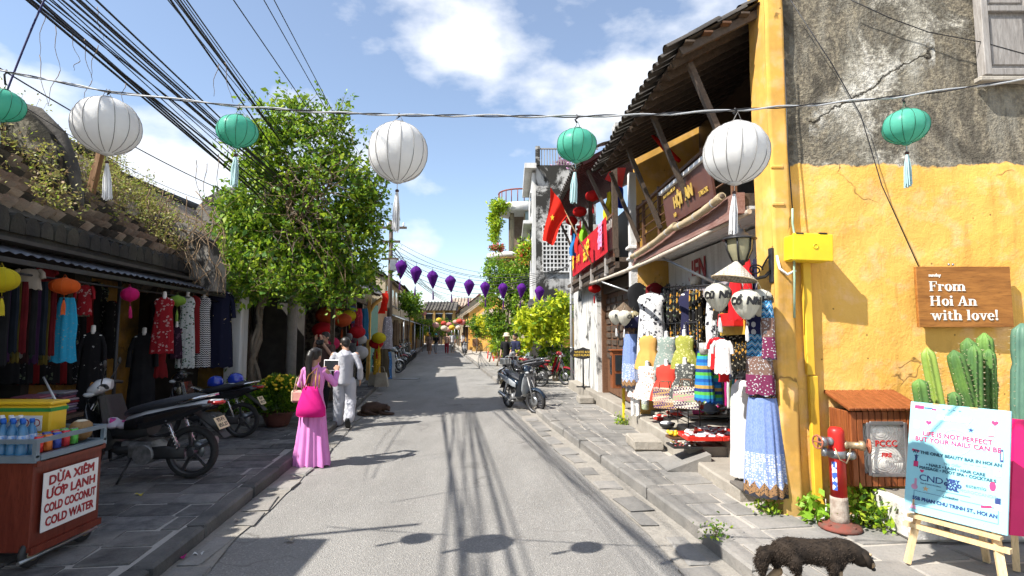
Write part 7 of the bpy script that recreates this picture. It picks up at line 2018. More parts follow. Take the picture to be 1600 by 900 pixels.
btxt('• NAILS • LASH • HAIR CARE',.5,.44,.028,TL_,.0011);btxt('• MASSAGE • FOOT SPA • COCKTAILS',.5,.405,.028,TL_,.0011)
btxt('CND',.27,.315,.062,NV,-.0005,.92,1.15);btxt('Nails of Fashion Excellence',.27,.268,.012,NV)
for i,w_ in enumerate(('VERY','GOOD','NAIL')):
 btxt(w_,.49,.335-i*.033,.033,NV,.0025)
btxt('estemio',.71,.325,.036,TL_);btxt('MOROCCANOIL',.73,.275,.027,GY,0,1.05)
btxt('Location',.47,.193,.027,TL_,.0006,1,1,.35)
btxt('55B PHAN CHU TRINH ST., HOI AN',.50,.125,.0335,NV,.0014,1.0,.94)
def bshape(pts,mat,name='mark'):
 O(name,MB().prism([(x*wB,y*hB)for x,y in pts],.0009,MB_@TR((0,0,.0004))),mat,es,world=True)
def bline(x0,y0,x1,y1,mat,w=.003):
 a,b=Vector((x0*wB,y0*hB)),Vector((x1*wB,y1*hB));n_=(b-a).normalized().orthogonal()*w/2
 O('line',MB().prism([tuple(a-n_),tuple(b-n_),tuple(b+n_),tuple(a+n_)],.0009,MB_@TR((0,0,.0004))),mat,es,world=True)
for(a,b)in(((.1,.19),(.39,.19)),((.57,.19),(.92,.19)),((.1,.07),(.92,.07))):
 bline(*a,*b,NV,.002)
bline(.1,.07,.1,.19,NV,.002);bline(.92,.07,.92,.19,NV,.002);bline(.33,.235,.66,.235,TL_,.0025)
cir=[(.5+.15*math.cos(a),.68+.107*math.sin(a))for a in[i*PI/24 for i in range(49)]]
O('circle',MB().tube([MB_@Vector((x*wB,y*hB,.0006))for x,y in cir],.0022,5),WH,es,world=True)
def heart(cx,cy,s):return[(cx+s*.062*(16*math.sin(a)**3)/16,cy+s*.045*(13*math.cos(a)-5*math.cos(2*a)-2*math.cos(3*a)-math.cos(4*a))/16)for a in[i*PI/10 for i in range(20)]]
def starp(cx,cy,s):return[(cx+s*(.03 if i%2==0 else .012)*math.cos(PI/2+i*PI/5),cy+s*(.022 if i%2==0 else .009)*math.sin(PI/2+i*PI/5))for i in range(10)]
for(x,y,s)in((.86,.885,.55),(.21,.82,.5),(.17,.375,.35)):bshape(heart(x,y,s),PK,'heart')
for(x,y)in((.64,.80),(.1,.5)):bshape(starp(x,y,1.),NV,'star')
bshape(starp(.22,.225,1.2),YL,'starfish')
def brec(x,y,w,h,mat,a=0.,nm='mark'):
 c,s=math.cos(a),math.sin(a);bshape([(x+(u*c*w-v*s*h*hB/wB)/1,y+(u*s*w*wB/hB+v*c*h))for u,v in((-.5,-.5),(.5,-.5),(.5,.5),(-.5,.5))],mat,nm)
brec(.10,.955,.10,.032,PK,-.02,'nail_bottle');brec(.20,.952,.09,.008,NV);brec(.26,.945,.05,.014,PK)
brec(.08,.79,.06,.07,WH,0,'spa_icon');brec(.08,.79,.012,.012,PK);brec(.10,.43,.05,.05,PK,0,'polish_bottle');brec(.10,.475,.022,.045,NV);brec(.09,.55,.08,.018,PK,-.1);brec(.11,.27,.025,.06,pm('rose_print',(.7,.35,.5,1)));bshape([(.10+.035*math.cos(a),.225+.025*math.sin(a))for a in[i*PI/6 for i in range(12)]],pm('rose_print',(.7,.35,.5,1)),'scissor_ring')
brec(.10,.085,.02,.06,YL);bshape([(.06,.03),(.14,.03),(.10,.09)],pm('rose_print',(.7,.35,.5,1)),'brush')
bshape([(.80,.77),(.86,.77),(.845,.84),(.83,.86),(.815,.84)],WH,'nail_icon');brec(.83,.77,.06,.008,PK)
brec(.93,.62,.03,.10,NV,.05,'sandal_icon');brec(.932,.62,.016,.07,WH,.05);brec(.90,.48,.06,.06,WH,0,'nail_icon');brec(.9,.49,.05,.008,PK)
bshape([(.86+.03*math.cos(a),.36+.04*math.sin(a))for a in[i*PI/8 for i in range(16)]],PK,'pine_cone');brec(.81,.185,.10,.018,PK,.25,'nail_file');brec(.91,.25,.05,.05,NV,0,'brush_head');brec(.91,.20,.06,.05,WH,0,'brush_handle')
for i in range(4):
 brec(.36+i*.055,.955,.022,.005,NV,0);brec(.60+i*.06,.505,.03,.004,GY,0);brec(.72+i*.03,.04,.018,.005,YL,.6)
bshape([(.24,.985),(.31,.985),(.31,1.0),(.24,1.0)],YL,'tape');bshape([(.62,.985),(.70,.985),(.70,1.0),(.62,1.0)],YL,'tape')
# easel legs
ctr=BL.lerp(BR,.5);back=Vector((-nrm.x,-nrm.y,0)).normalized();axh=Vector((ax.x,ax.y,0)).normalized()
topc=ctr+up_*hB*.97+back*.03
for s in(-1,1):
 f=Vector((ctr.x,ctr.y,.13))+axh*s*(wB*.47)-back*.03
 O('leg',MB().bar(f,ctr+axh*s*wB*.30+up_*.25+back*.032,.045,.03),M_WOODP,es,world=True)
 O('leg',MB().bar(ctr+axh*s*wB*.30+up_*.25+back*.032,topc+axh*s*.05+back*.012,.04,.03),M_WOODP,es,world=True)
O('rear_leg',MB().bar(topc+back*.03,Vector((ctr.x,ctr.y,.13))+back*.50,.04,.03),M_WOODP,es,world=True)
O('crossbar',MB().bar(BL-Vector((0,0,.10))-axh*.01+back*.015,BR-Vector((0,0,.10))+axh*.01+back*.015,.045,.03),M_WOODP,es,world=True)
O('ledge',MB().bar(BL-Vector((0,0,.028))-nrm*.0+axh*.03,BR-Vector((0,0,.028))-axh*.03,.05,.022),M_WOODP,es,world=True)
# magenta board standing behind it at the picture edge
mg=T('magenta_board','magenta display board standing at the right picture edge','sign',(3.75,4.0,.13))
M0=at_y(1586,655,4.05);M1=at_y(1578,836,4.0)
O('panel',MB().add([M1,M1+Vector((.5,-.10,-.03)),M0+Vector((.5,-.10,-.03)),M0,M1+Vector((0,.03,0)),M1+Vector((.5,-.07,-.03)),M0+Vector((.5,-.07,-.03)),M0+Vector((0,.03,0))],[(0,1,2,3),(7,6,5,4),(0,4,5,1),(1,5,6,2),(2,6,7,3),(3,7,4,0)]),pm('magenta_panel',(.70,.01,.14,1),(.62,.01,.12,1),rough=.4),mg,world=True)
O('foot',MB().bar((M1.x+.03,M1.y,.13),(M1.x+.05,M1.y+.02,M1.z+.05),.04,.03),M_WOODP,mg,world=True)
O('foot',MB().bar((M1.x+.45,M1.y-.1,.13),(M1.x+.45,M1.y-.08,M1.z+.05),.04,.03),M_WOODP,mg,world=True)
for i,(x,y)in enumerate(((.1,.1),(.22,.4),(.09,.55),(.3,.2))):
 p=M1.lerp(M0,y)+Vector((x,-.02*x/.1-.012,0));O('dot',MB().ball(tuple(p),(.008,.004,.008),8,6),WH,mg,world=True)
 # weeds and cables by the wall foot
def weed(label,loc,r,n,seed,mats=None,size=.08):
 t=T('weed_clump',label,'weeds',loc)
 P,A,TW=sprays([((0,0,r*.7),(r,r,r*.8))],n,7,seed,r*.8)
 P[:,2]=np.abs(P[:,2])
 O('leaves',leafmesh('weed_leaves',P,A,np.full(len(P),size),size*.5,mats or GR[:2]+[GR[3]],None,seed),None,t);O('stems',twigs([(np.array([0,0,0.]),b)for a,b in TW[:10]],.003),M_DRY,t,fix=False)
weed('leafy green weed between hydrant and planter',(3.12,4.95,.13),.20,60,41,size=.07);weed('small weed behind the hydrant beside white planter',(3.3,4.85,.13),.14,30,42,size=.06)
weed('broad leaved weed beside the cable trunking foot',(2.73,5.05,.13),.10,12,43,[leafmat('weed_lime',(.20,.36,.03,1),(.15,.3,.02,1))],.11)
weed('tuft of weeds at the foot of the yellow marker post',tuple(at_z(972,662,.13)),.10,24,44,size=.05);weed('tiny weed in the kerb joint',tuple(at_z(1118,838,.13)),.05,12,45,size=.04);weed('weed under the skirt mannequin slab',tuple(at_z(1196,800,.13)),.06,16,46,size=.05)
ct=T('cable_tangle','tangle of loose white cables at the foot of the trunking','cable',(2.8,5.02,.13))
q=random.Random(6)
for i in range(5):
 p=[Vector((2.89,5.15,.16+.03*i))]
 for k in range(7):
  p.append(Vector((2.80+.12*math.sin(k*1.1+i),5.02+.09*math.cos(k*.9+i*2)-.03*i,max(.137,.16+.1*math.sin(k+i)*(1-k/7)))))
 p2=[p[0].lerp(p[1],f)+Vector((0,-.03*math.sin(f*PI),0))for f in(0,.3,.6)]+[p[k].lerp(p[k+1],f)for k in range(1,7)for f in(0,.5)]
 p2=[p2[0]]+[(p2[k-1]+p2[k]*2+p2[k+1])/4 for k in range(1,len(p2)-1)]
 O('cable',MB().tube(p2,.005,6),M_WHITE,ct,world=True)
gc=T('pilaster_cable','green and white cable tied loosely down the yellow pilaster','cable',(2.72,WY-.1,1.9))
O('cable',MB().tube([(2.70,WY-.1,3.0),(2.69,WY-.11,2.85),(2.705,WY-.12,2.7),(2.675,WY-.14,2.55),(2.665,WY-.15,2.3),(2.67,WY-.11,1.95)],.010,6),pm('pale_green_cable',(.35,.5,.36,1)),gc,world=True)
O('loop',MB().tube([(2.55,WY-.06,2.55),(2.56,WY-.09,2.42),(2.62,WY-.11,2.36),(2.70,WY-.11,2.4)],.013,6),M_WHITE,gc,world=True)
O('black_wire',MB().tube([(2.69,WY-.09,4.5),(2.685,WY-.09,3.6),(2.70,WY-.1,3.0)],.006,5),M_CABLE,gc,world=True)
for(pts,lab)in(([(1235,0),(1300,100),(1345,180),(1378,290),(1436,418)],'thin cable running down the wall to the wooden sign'),([(1330,0),(1390,28),(1450,50),(1535,66),(1600,84)],'black cable sagging across the dark upper wall to the shutter')):
 O('wall_cable',MB().tube([at_y(a,b,WY-.07)for a,b in pts],.005,5),M_CABLE,label=lab,cat='cable')
 # ------------------------------------------------------------------ left stall goods
def LG(px,yt,yb,wpx,off):
 a=at_l(px,(yt+yb)/2,LX+off,LK);Y=a.y
 zt_,zb_=at_y(px,yt,Y).z,at_y(px,yb,Y).z
 return(a.x,a.y,zb_),zt_-zb_,wpx/FPX*Y
def lgarm(name,label,kind,px,yt,yb,wpx,off,mat,neck=None,sleeves=None,seed=0,cat='dress',group=None,rz=.5,folds=8,amp=.12,hanger=True):
 loc,h,w=LG(px,yt,yb,wpx,off)
 return garment(name,label,kind,w,h,F_[mat]if isinstance(mat,str)else mat,loc,rz,seed,cat,group,neck,sleeves,hanger,folds,amp)
g2='ao dai dresses hung in a row by the white column'
lgarm('ao_dai','navy ao dai with gold blossom embroidery next to the white column','long',343,452,574,38,-.1,fab('navy cloth with gold blossom','floral',((.012,.014,.035),(.012,.014,.035),(.42,.36,.2),(.015,.017,.04)),7),M_MANW,.3,1,'dress',g2,amp=.16)
lgarm('ao_dai','black and white zigzag ao dai beside the navy one','long',317,462,574,22,-.1,'zig',M_MANW,None,2,'dress',g2,amp=.16)
lgarm('ao_dai','plain dark red ao dai between floral and zigzag dresses','long',303,462,552,18,-.1,'dred',None,None,3,'dress',g2)
lgarm('ao_dai','green and white floral ao dai behind the olive lantern','long',291,462,575,24,-.15,'grnfl',M_MANW,None,4,'dress',g2,amp=.16)
lgarm('ao_dai','red ao dai with white blossom print near the pink lantern','long',255,464,552,32,-.1,'redfl',M_MANW,None,5,'dress',g2,amp=.16)
lgarm('ao_dai','dark maroon short dress below the red blossom ao dai','dress',250,545,590,20,-.3,'dred',None,None,6,'dress',g2)
lgarm('ao_dai','dark plum dress on a hanger under the olive lantern','long',275,510,560,18,-.25,fab('plum cloth','floral',((.03,.012,.025),(.1,.05,.08),(.05,.02,.04),(.06,.03,.05)),16),M_MANW,None,7,'dress',g2)
# black-clad mannequins
for(px,yt,yb,w,off,lab,sd)in((222,520,648,36,-.5,'black mannequin dress with white collar before the yellow wall',8),(142,518,640,34,-.45,'black embroidered dress on a mannequin left of the yellow wall',9)):
 lgarm('mannequin_dress',lab,'long',px,yt,yb,w,off,'blk' if sd==8 else fab('black cloth with silver print','floral',((.012,.012,.014),(.012,.012,.014),(.3,.3,.3),(.02,.02,.02)),12),M_MANW,.35,sd,'dress','black dresses on mannequins',amp=.14)
 # scarves on the rail at the far left
cols_=[(.02,.02,.022),(.05,.02,.06),(.04,.045,.02),(.015,.02,.03),(.12,.09,.02),(.16,.15,.14),(.14,.012,.016),(.03,.012,.012),(.02,.035,.03)]
nm_=['black','dark purple','olive','dark slate','mustard','grey','dark red','brown black','bottle green']
for i in range(17):
 px=6+i*5.0
 c=cols_[i%9]
 lgarm('hanging_scarf',('%s scarf hanging at the far left of the stall' if i<9 else '%s scarf hanging nearer the turquoise scarf')%nm_[i%9],'scarf',px,440,572-(i*7)%22,13,-.12-.05*(i%3),fab('scarf cloth %d'%(i%9),'plain',(c,tuple(q*.6 for q in c))),None,None,20+i,'scarf','scarves on the stall rail',.2,5,.2,False)
lgarm('turquoise_scarf','bright turquoise printed scarf knotted on the rail under the orange lantern','scarf',101,465,566,32,-.08,'turq',None,None,40,'scarf',None,.3,5,.22,False)
lgarm('beige_shirt','crumpled beige shirt hanging high behind the orange lantern','shirt',46,420,452,36,-.15,fab('beige cotton','plain',((.32,.27,.22),(.24,.2,.16))),None,.4,41,'shirt')
lgarm('red_shirt','dark red patterned shirt hung beside the turquoise scarf','shirt',132,445,492,24,-.2,'redfl',None,.4,42,'shirt')
lgarm('red_shirt','plain red shirt hanging at the very top left under the awning','shirt',72,418,448,28,-.3,'dred',None,.3,43,'shirt')
for i in range(14):
 px=10+i*10.5
 lgarm('hanging_scarf','one of the black clothes filling the back of the left stall','long',px,440,600,40,-1.5,('blk','dkfl','blk','dred')[i%4],None,None,60+i,'clothes','black clothes at the back of the stall',.3,6,.1,False)
for i in range(6):
 lgarm('hanging_scarf','one of the dark garments hung low beside the parked motorbike','long',170+i*3+(60 if i>2 else 0),470,560,16,-1.2,('blk','dkfl','dred')[i%3],None,None,90+i,'clothes','dark garments beside the motorbike',.3,6,.1,False)
 # table with folded cloth stacks
tp=at_l(60,640,LX-.75,LK)
tb_=T('stall_table','dark table stacked with folded cloth at the far left','table',(tp.x,tp.y,.16),.143)
O('top',MB().box((0,0,.62),(.6,1.8,.04)),M_WOODD,tb_)
for x in(-.27,.27):
 for y in(-.85,.85):
  O('leg',MB().box((x,y,.30),(.05,.05,.60)),M_WOODD,tb_)
O('front_cloth',MB().grid(lambda u,v:(.305+.012*math.sin(u*40),lerp(-.9,.9,u),lerp(.05,.6,v)),40,2),F_['blk'],tb_)
q=random.Random(3)
fc=[(.34,.33,.36),(.28,.2,.3),(.2,.012,.02),(.36,.32,.36),(.3,.1,.14),(.14,.12,.2)]
k=0
for sx_,nm in((-.6,'stack of folded pale lilac shirts on the stall table'),(-.2,'stack of folded red and pale cloth on the stall table'),(.25,'stack of folded lilac cloth nearest the motorbike'),(.62,'short stack of folded dark cloth on the table end')):
 t_=T('cloth_stack',nm,'folded cloth',(tp.x+.05-sx_*.143,tp.y+sx_,.80),.143,'folded cloth on the stall table')
 for i in range(9 if sx_<.5 else 5):
  c=fc[(k+i)%6]
  O('folded_cloth',MB().box((q.uniform(-.02,.02),q.uniform(-.02,.02),.016+i*.031),(.30,.32,.028),bev=.011,rz=q.uniform(-.08,.08)),pm('folded_%d'%((k+i)%6),c+(1,)),t_)
 k+=2
for i in range(4):
 O('boxed_goods',MB().box((tp.x+.33-(-.6+i*.3)*.143,tp.y-.6+i*.3,.42),(.04,.22,.26),bev=.006),pm('printed_pack_%d'%i,[(.2,.02,.02,1),(.3,.3,.3,1),(.03,.03,.1,1),(.2,.17,.05,1)][i]),label=['red','grey','navy','olive'][i]+' printed pack leaning on the table front',cat='pack',group='packs leaning on the stall table')
O('broom_handle',MB().rod(at_y(68,590,6.0),at_y(100,650,5.6),.012,6),M_WHITE,label='thin white pole leaning between table and motorbike',cat='pole')
# ------------------------------------------------------------------ lantern shop goods
lgc=[((.5,.02,.03),'red'),((.55,.03,.12),'pink red'),((.5,.1,.03),'rust orange'),((.6,.5,.02),'yellow'),((.5,.5,.5),'pale grey'),((.5,.02,.02),'crimson')]
for(x,y,Y,rx,ci,lab)in((504,515,14.0,.26,0,'large red silk lantern at the left of the lantern shop'),(517,537,13.6,.22,1,'pink patterned round lantern near the man in white'),(512,493,14.2,.3,2,'rust orange lantern cluster under the vine'),(535,500,14.4,.24,2,'second rust orange lantern under the vine'),(545,494,15.0,.22,3,'yellow lantern high in the lantern shop'),(558,519,15.0,.22,0,'red heart shaped lantern in the lantern shop'),(563,530,15.2,.18,4,'pale grey paper lantern under the red one'),(562,551,15.0,.24,4,'larger pale grey paper lantern lower down'),(592,528,16.6,.22,3,'lime yellow lantern at the shop corner'),(588,536,16.8,.22,5,'crimson flat lantern under the lime yellow one'),(528,480,15.5,.16,5,'small crimson lantern deep in the shop'),(552,488,15.6,.16,1,'small pink lantern deep in the shop')):
 c=lgc[ci][0];mt=clothmat('shop_silk_%d'%ci,c+(1,),None,.3)
 lantern(lab,rx,rx*1.5,10,mt,mt,mt if ci!=4 else None,tuple(at_y(x,y,Y)),.25,'lanterns of the lantern shop',hang=.3,ribs3d=False)
k=0
for(x,yt,yb,w,Y,c,lab)in((569,482,530,10,15.6,(.03,.16,.3),'blue cloth roll in the lantern shop'),(560,482,512,9,15.0,(.35,.03,.05),'red cloth roll leaning in the lantern shop'),(550,478,505,8,15.2,(.10,.16,.35),'blue patterned cloth roll'),(605,495,545,12,18.2,(.35,.33,.36),'checked scarf rack beside the number sign'),(598,545,590,14,17.4,(.10,.08,.05),'brown woven bags hanging low at the shop corner'),(606,550,592,10,18.0,(.06,.16,.35),'blue garments hung at the pavement edge'),(612,550,590,8,18.6,(.5,.5,.48),'white garments hung at the pavement edge'),(589,540,585,8,17.0,(.5,.3,.03),'yellow and black bags hanging by the post'),(618,500,540,8,19.0,(.15,.10,.06),'brown hats hung on the far post'),(534,540,590,12,14.2,(.2,.12,.05),'stack of small wooden souvenirs'),(547,500,560,10,15.8,(.12,.04,.08),'dark plum cloth hung in the shop')):
 p=at_y(x,yb,Y);h=at_y(x,yt,Y).z-p.z;cm=fab('shopcloth %d'%k,'floral' if k%2 else 'plain',(c,tuple(min(1,q*1.9)for q in c),tuple(q*.5 for q in c),tuple(q*.7 for q in c)),18)
 garment('shop_goods',lab,'scarf',w/FPX*Y*1.3,h,cm,tuple(p),.3,k,'goods','goods hung in the lantern shop',None,None,False,6,.2);k+=1
for i,(x,y,Y)in enumerate(((586,598,16.4),(596,600,16.9))):
 t_=T('canvas_bag',['beige canvas bag standing at the lantern shop corner','second beige canvas bag nearer the kerb'][i],'bag',at_z(x,y+4,.13),group='canvas bags at the corner')
 O('body',MB().loft([[(a*s,b*s,z)for a,b in((-.2,-.1),(.2,-.1),(.2,.1),(-.2,.1))]for z,s in((0,1),(.25,.9),(.42,.7))],0,False),pm('beige_canvas_bag',(.4,.36,.28,1),(.3,.26,.2,1)),t_)
 O('strap',MB().tube([(-.1,0,.42),(-.06,0,.6),(.06,0,.6),(.1,0,.42)],.012,5),MATS['beige_canvas_bag'],t_)
rf=at_y(600,488,18.5)
O('red_pennant',MB().grid(lambda u,v:tuple(at_y(lerp(602,lerp(598,590,v),u)+lerp(0,8,u)*(1-v),lerp(455,490,v),18.5)),4,8).grid(lambda u,v:tuple(at_y(lerp(596,606,u),lerp(458,486,v),18.55)+Vector((.03*math.sin(v*6),0,0))),4,8),M_FLAG,label='dark red flag hanging under the lantern shop eave',cat='flag')
# ------------------------------------------------------------------ drinks cart
ca=T('drinks_cart','red brown wooden drinks cart with white sign reading dừa xiêm ướp lạnh','cart',(-3.93,4.32,.13))
M_CARTW=woodmat('red_brown_laminate',(.115,.019,.011,1),(.18,.034,.019,1),(9,9,1.2),sc=2.5,rough=.4,bump=.1)
I_=lambda x,y,z:(x+3.98,y-4.28,z-.13)
O('body',MB().box(I_(-4.0,4.28,.565),(1.04,.65,.63),bev=.006),M_CARTW,ca)
for(c,d)in(((-3.465,4.28,.26),(.02,.66,.05)),((-3.465,4.28,.87),(.02,.66,.04))):
 O('edge_strip',MB().box(I_(*c),d),M_CARTW,ca)
M_FRM=pm('blue_grey_frame',(.17,.22,.26,1),(.13,.17,.2,1),rough=.45)
O('rim',MB().box(I_(-4.0,3.955,.905),(1.08,.04,.05)).box(I_(-4.0,4.605,.905),(1.08,.04,.05)).box(I_(-3.475,4.28,.905),(.04,.6,.05)),M_FRM,ca)
for z in(1.03,):
 O('rail',MB().box(I_(-4.0,3.955,z),(1.08,.03,.03)).box(I_(-3.475,4.28,z),(.03,.62,.03)).box(I_(-4.0,4.605,z),(1.08,.03,.03)),M_FRM,ca)
for(x,y)in((-3.475,3.955),(-3.475,4.605),(-4.2,3.955)):
 O('rail_post',MB().box(I_(x,y,.965),(.03,.03,.10)),M_FRM,ca)
sgn=O('sign',MB().box(I_(-3.452,4.27,.58),(.006,.52,.42)),pm('white_sign_sheet',(.74,.72,.70,1),(.70,.68,.66,1),rough=.4),ca,'white sign with dark red capitals')
M_CRED=pm('dark_red_sign_letters',(.36,.012,.02,1),rough=.5)
for i,w_ in enumerate(('DỪA XIÊM','ƯOP LẠNH','COLD COCONUT','COLD WATER')):
 tb=text_mb(w_,.092 if i<2 else .088,.001,.003,sx=1.02 if i<2 else .8)
 wd=max(v[0]for v in tb.v)-min(v[0]for v in tb.v);s_=min(1.0,.49/wd)
 Mx=Matrix.Translation(Vector(I_(-3.447,4.27,.725-i*.098)))@Matrix(((0,0,1,0),(1,0,0,0),(0,1,0,0),(0,0,0,1)))@Matrix.Diagonal((s_,1,1,1))
 O('lettering',MB().join(tb,Mx),M_CRED,sgn)
 if i==1:
  ext=lambda q:(min(v[0]for v in q.v),max(v[0]for v in q.v),max(v[1]for v in q.v))
  a_,o_,f_=ext(text_mb('ƯO',.092,.001,.003,sx=1.02)),ext(text_mb('O',.092,.001,.003,sx=1.02)),ext(tb)
  xr=f_[0]+a_[1]-a_[0];xc=xr-(o_[1]-o_[0])/2;yt=o_[2]
  O('horn_mark',MB().prism([(xr-.016,yt-.014),(xr-.004,yt-.018),(xr+.008,yt-.004),(xr+.006,yt+.008),(xr-.004,yt+.006),(xr-.004,yt-.004)],.002,Mx),M_CRED,sgn)
  O('accent_mark',MB().prism([(xc-.008,yt+.006),(xc+.002,yt+.006),(xc+.016,yt+.022),(xc+.002,yt+.022)],.002,Mx),M_CRED,sgn)
for(x,y)in((-3.52,4.02),(-3.52,4.5),(-4.4,4.02)):
 w_=O('wheel',MB().lathe([(.03,-.022),(.085,-.022),(.098,-.012),(.1,0),(.098,.012),(.085,.022),(.03,.022)],24,M=TR(I_(x,y,.232),ry=PI/2)),M_BLACKP,ca)
 O('hub',MB().lathe([(.055,-.026),(.055,.026),(.02,.03)],16,M=TR(I_(x,y,.232),ry=PI/2)),M_BRASS,w_)
O('axle',MB().rod(I_(-3.5,3.9,.2),I_(-3.5,4.62,.2),.014),M_STEEL,ca)
t=NT('blue_bottle_plastic');M_BOT=t.done((.10,.34,.62,1),.08,None,0,.5,Transmission_Weight=.55)
t=NT('clear_bottle_plastic');M_BOTC=t.done((.62,.68,.72,1),.1,None,0,.5,Transmission_Weight=.5)
pr_=[(.028,0),(.031,.01),(.031,.06),(.029,.07),(.031,.08),(.031,.14),(.024,.165),(.012,.18),(.012,.195)]
bm_=mesh_of(MB().lathe(pr_,14),'bottle',M_BOT);bmc=mesh_of(MB().lathe(pr_,14),'bottle',M_BOTC)
cm_=mesh_of(MB().lathe([(.015,.192),(.015,.212),(.013,.214)],12),'cap',pm('blue_cap',(.02,.12,.5,1)));cmw=mesh_of(MB().lathe([(.015,.192),(.015,.212),(.013,.214)],12),'cap',M_WHITE)
lm_=mesh_of(MB().lathe([(.0318,.085),(.0318,.13)],14,cap=False),'label_band',pm('bottle_label',(.05,.22,.6,1),(.6,.65,.7,1),sc=40))
k=0
for r in range(4):
 for c in range(9):
  x,y=-3.56-c*.072,4.03+r*.072
  if r>1 and c<3:continue
  wh=r>=2
  b=T('water_bottle','blue plastic water bottle standing in the front rows of the cart tray' if not wh else 'clear white capped bottle in the back rows of the cart tray','bottle',(x,y,.90),group='blue water bottles on the cart' if not wh else 'clear bottles on the cart')
  b.scale=(1.1,1.1,1.3);O('bottle',bmc if wh else bm_,None,b);O('cap',cmw if wh else cm_,None,b);O('label_band',lm_,None,b)
cn=[((.55,.02,.02),'red drink can at the cart rail corner'),((.6,.16,.02),'orange drink can second along the rail'),((.03,.06,.35),'blue and silver drink can in the middle of the rail'),((.5,.02,.03),'red drink can fourth along the rail'),((.08,.4,.06),'green drink can nearest the coconut')]
for i,(c,lab)in enumerate(cn):
 for j in range(2):
  b=T('drink_can',lab if j==0 else lab.replace('drink can','drink can behind the one'),'can',(-3.52-j*.08,4.12+i*.082,.925),group='drink cans along the cart rail')
  O('can',MB().lathe([(.026,0),(.032,.008),(.032,.11),(.026,.12)],16),pm('can_paint_%d'%i,c+(1,),tuple(min(1,q*1.4+.05)for q in c)+(1,),sc=25,rough=.25,metal=.3),b)
  O('lid',MB().lathe([(.0265,.1205),(.024,.122),(.0,.118)],16),M_STEEL,b)
co_=T('coconut','brown husked coconut with flat white top at the end of the rail','coconut',(-3.55,4.56,.93));O('husk',MB().lathe([(.03,0),(.07,.03),(.082,.08),(.075,.13),(.05,.155)],18),pm('coconut_husk',(.3,.18,.07,1),(.2,.11,.045,1),sc=14,bump=.5),co_);O('cut_top',MB().lathe([(.05,.152),(.03,.165),(.0,.168)],18),pm('coconut_flesh',(.6,.54,.42,1)),co_)
cb=T('cold_box','yellow cool box with green band and paper sign reading COLD','cool box',(-4.0,4.50,.95))
M_CY=pm('yellow_box_plastic',(.72,.46,.02,1),(.66,.40,.02,1),rough=.4)
O('box',MB().box((0,0,.14),(.62,.17,.28),bev=.012),M_CY,cb);O('lid',MB().box((0,0,.295),(.65,.19,.03),bev=.01),M_CY,cb)
O('green_band',MB().box((0,0,.245),(.625,.176,.03)),pm('green_band_plastic',(.03,.25,.05,1)),cb)
O('paper',MB().box((.14,-.0875,.14),(.22,.003,.12)),M_WHITE,cb);O('lettering',MB().join(text_mb('COLD',.085,.0008,0,sx=.85),TR((.14,-.0892,.14),rx=PI/2)),M_CRED,cb)
# ------------------------------------------------------------------ motor scooters
def body_loft(secs,n=14,pw=2.6,M=None):
 """secs: (x, zc, half width, half height)"""
 rings=[]
 for(x,z,a,b)in secs:
  ring=[]
  for j in range(n):
   th=2*PI*j/n;c,s=math.cos(th),math.sin(th)
   ring.append((x,a*math.copysign(abs(c)**(2/pw),c),z+b*math.copysign(abs(s)**(2/pw),s)))
  rings.append(ring)
 return MB().loft(rings,0,True,True,True,M)
M_TYRE=pm('tyre_rubber',(.016,.016,.017,1),(.028,.027,.026,1),sc=20,rough=.85,bump=.3)
M_RIM=pm('dark_alloy_rim',(.10,.10,.105,1),(.06,.06,.065,1),rough=.4,metal=.7)
M_ENG=pm('cast_engine_metal',(.30,.30,.30,1),(.17,.17,.17,1),sc=16,rough=.5,metal=.7)
M_CHR=pm('chrome',(.65,.65,.66,1),(.55,.55,.56,1),rough=.15,metal=1.0)
M_SEAT=pm('seat_vinyl',(.022,.024,.030,1),(.03,.032,.038,1),sc=30,rough=.55,bump=.1)
M_PLATE=pm('cream_number_plate',(.66,.54,.34,1),(.6,.48,.3,1),rough=.5)
M_TLIGHT=pm('red_tail_lens',(.4,.02,.015,1),rough=.2);M_LENS=pm('clear_lens',(.55,.57,.58,1),rough=.12)
_sc={}
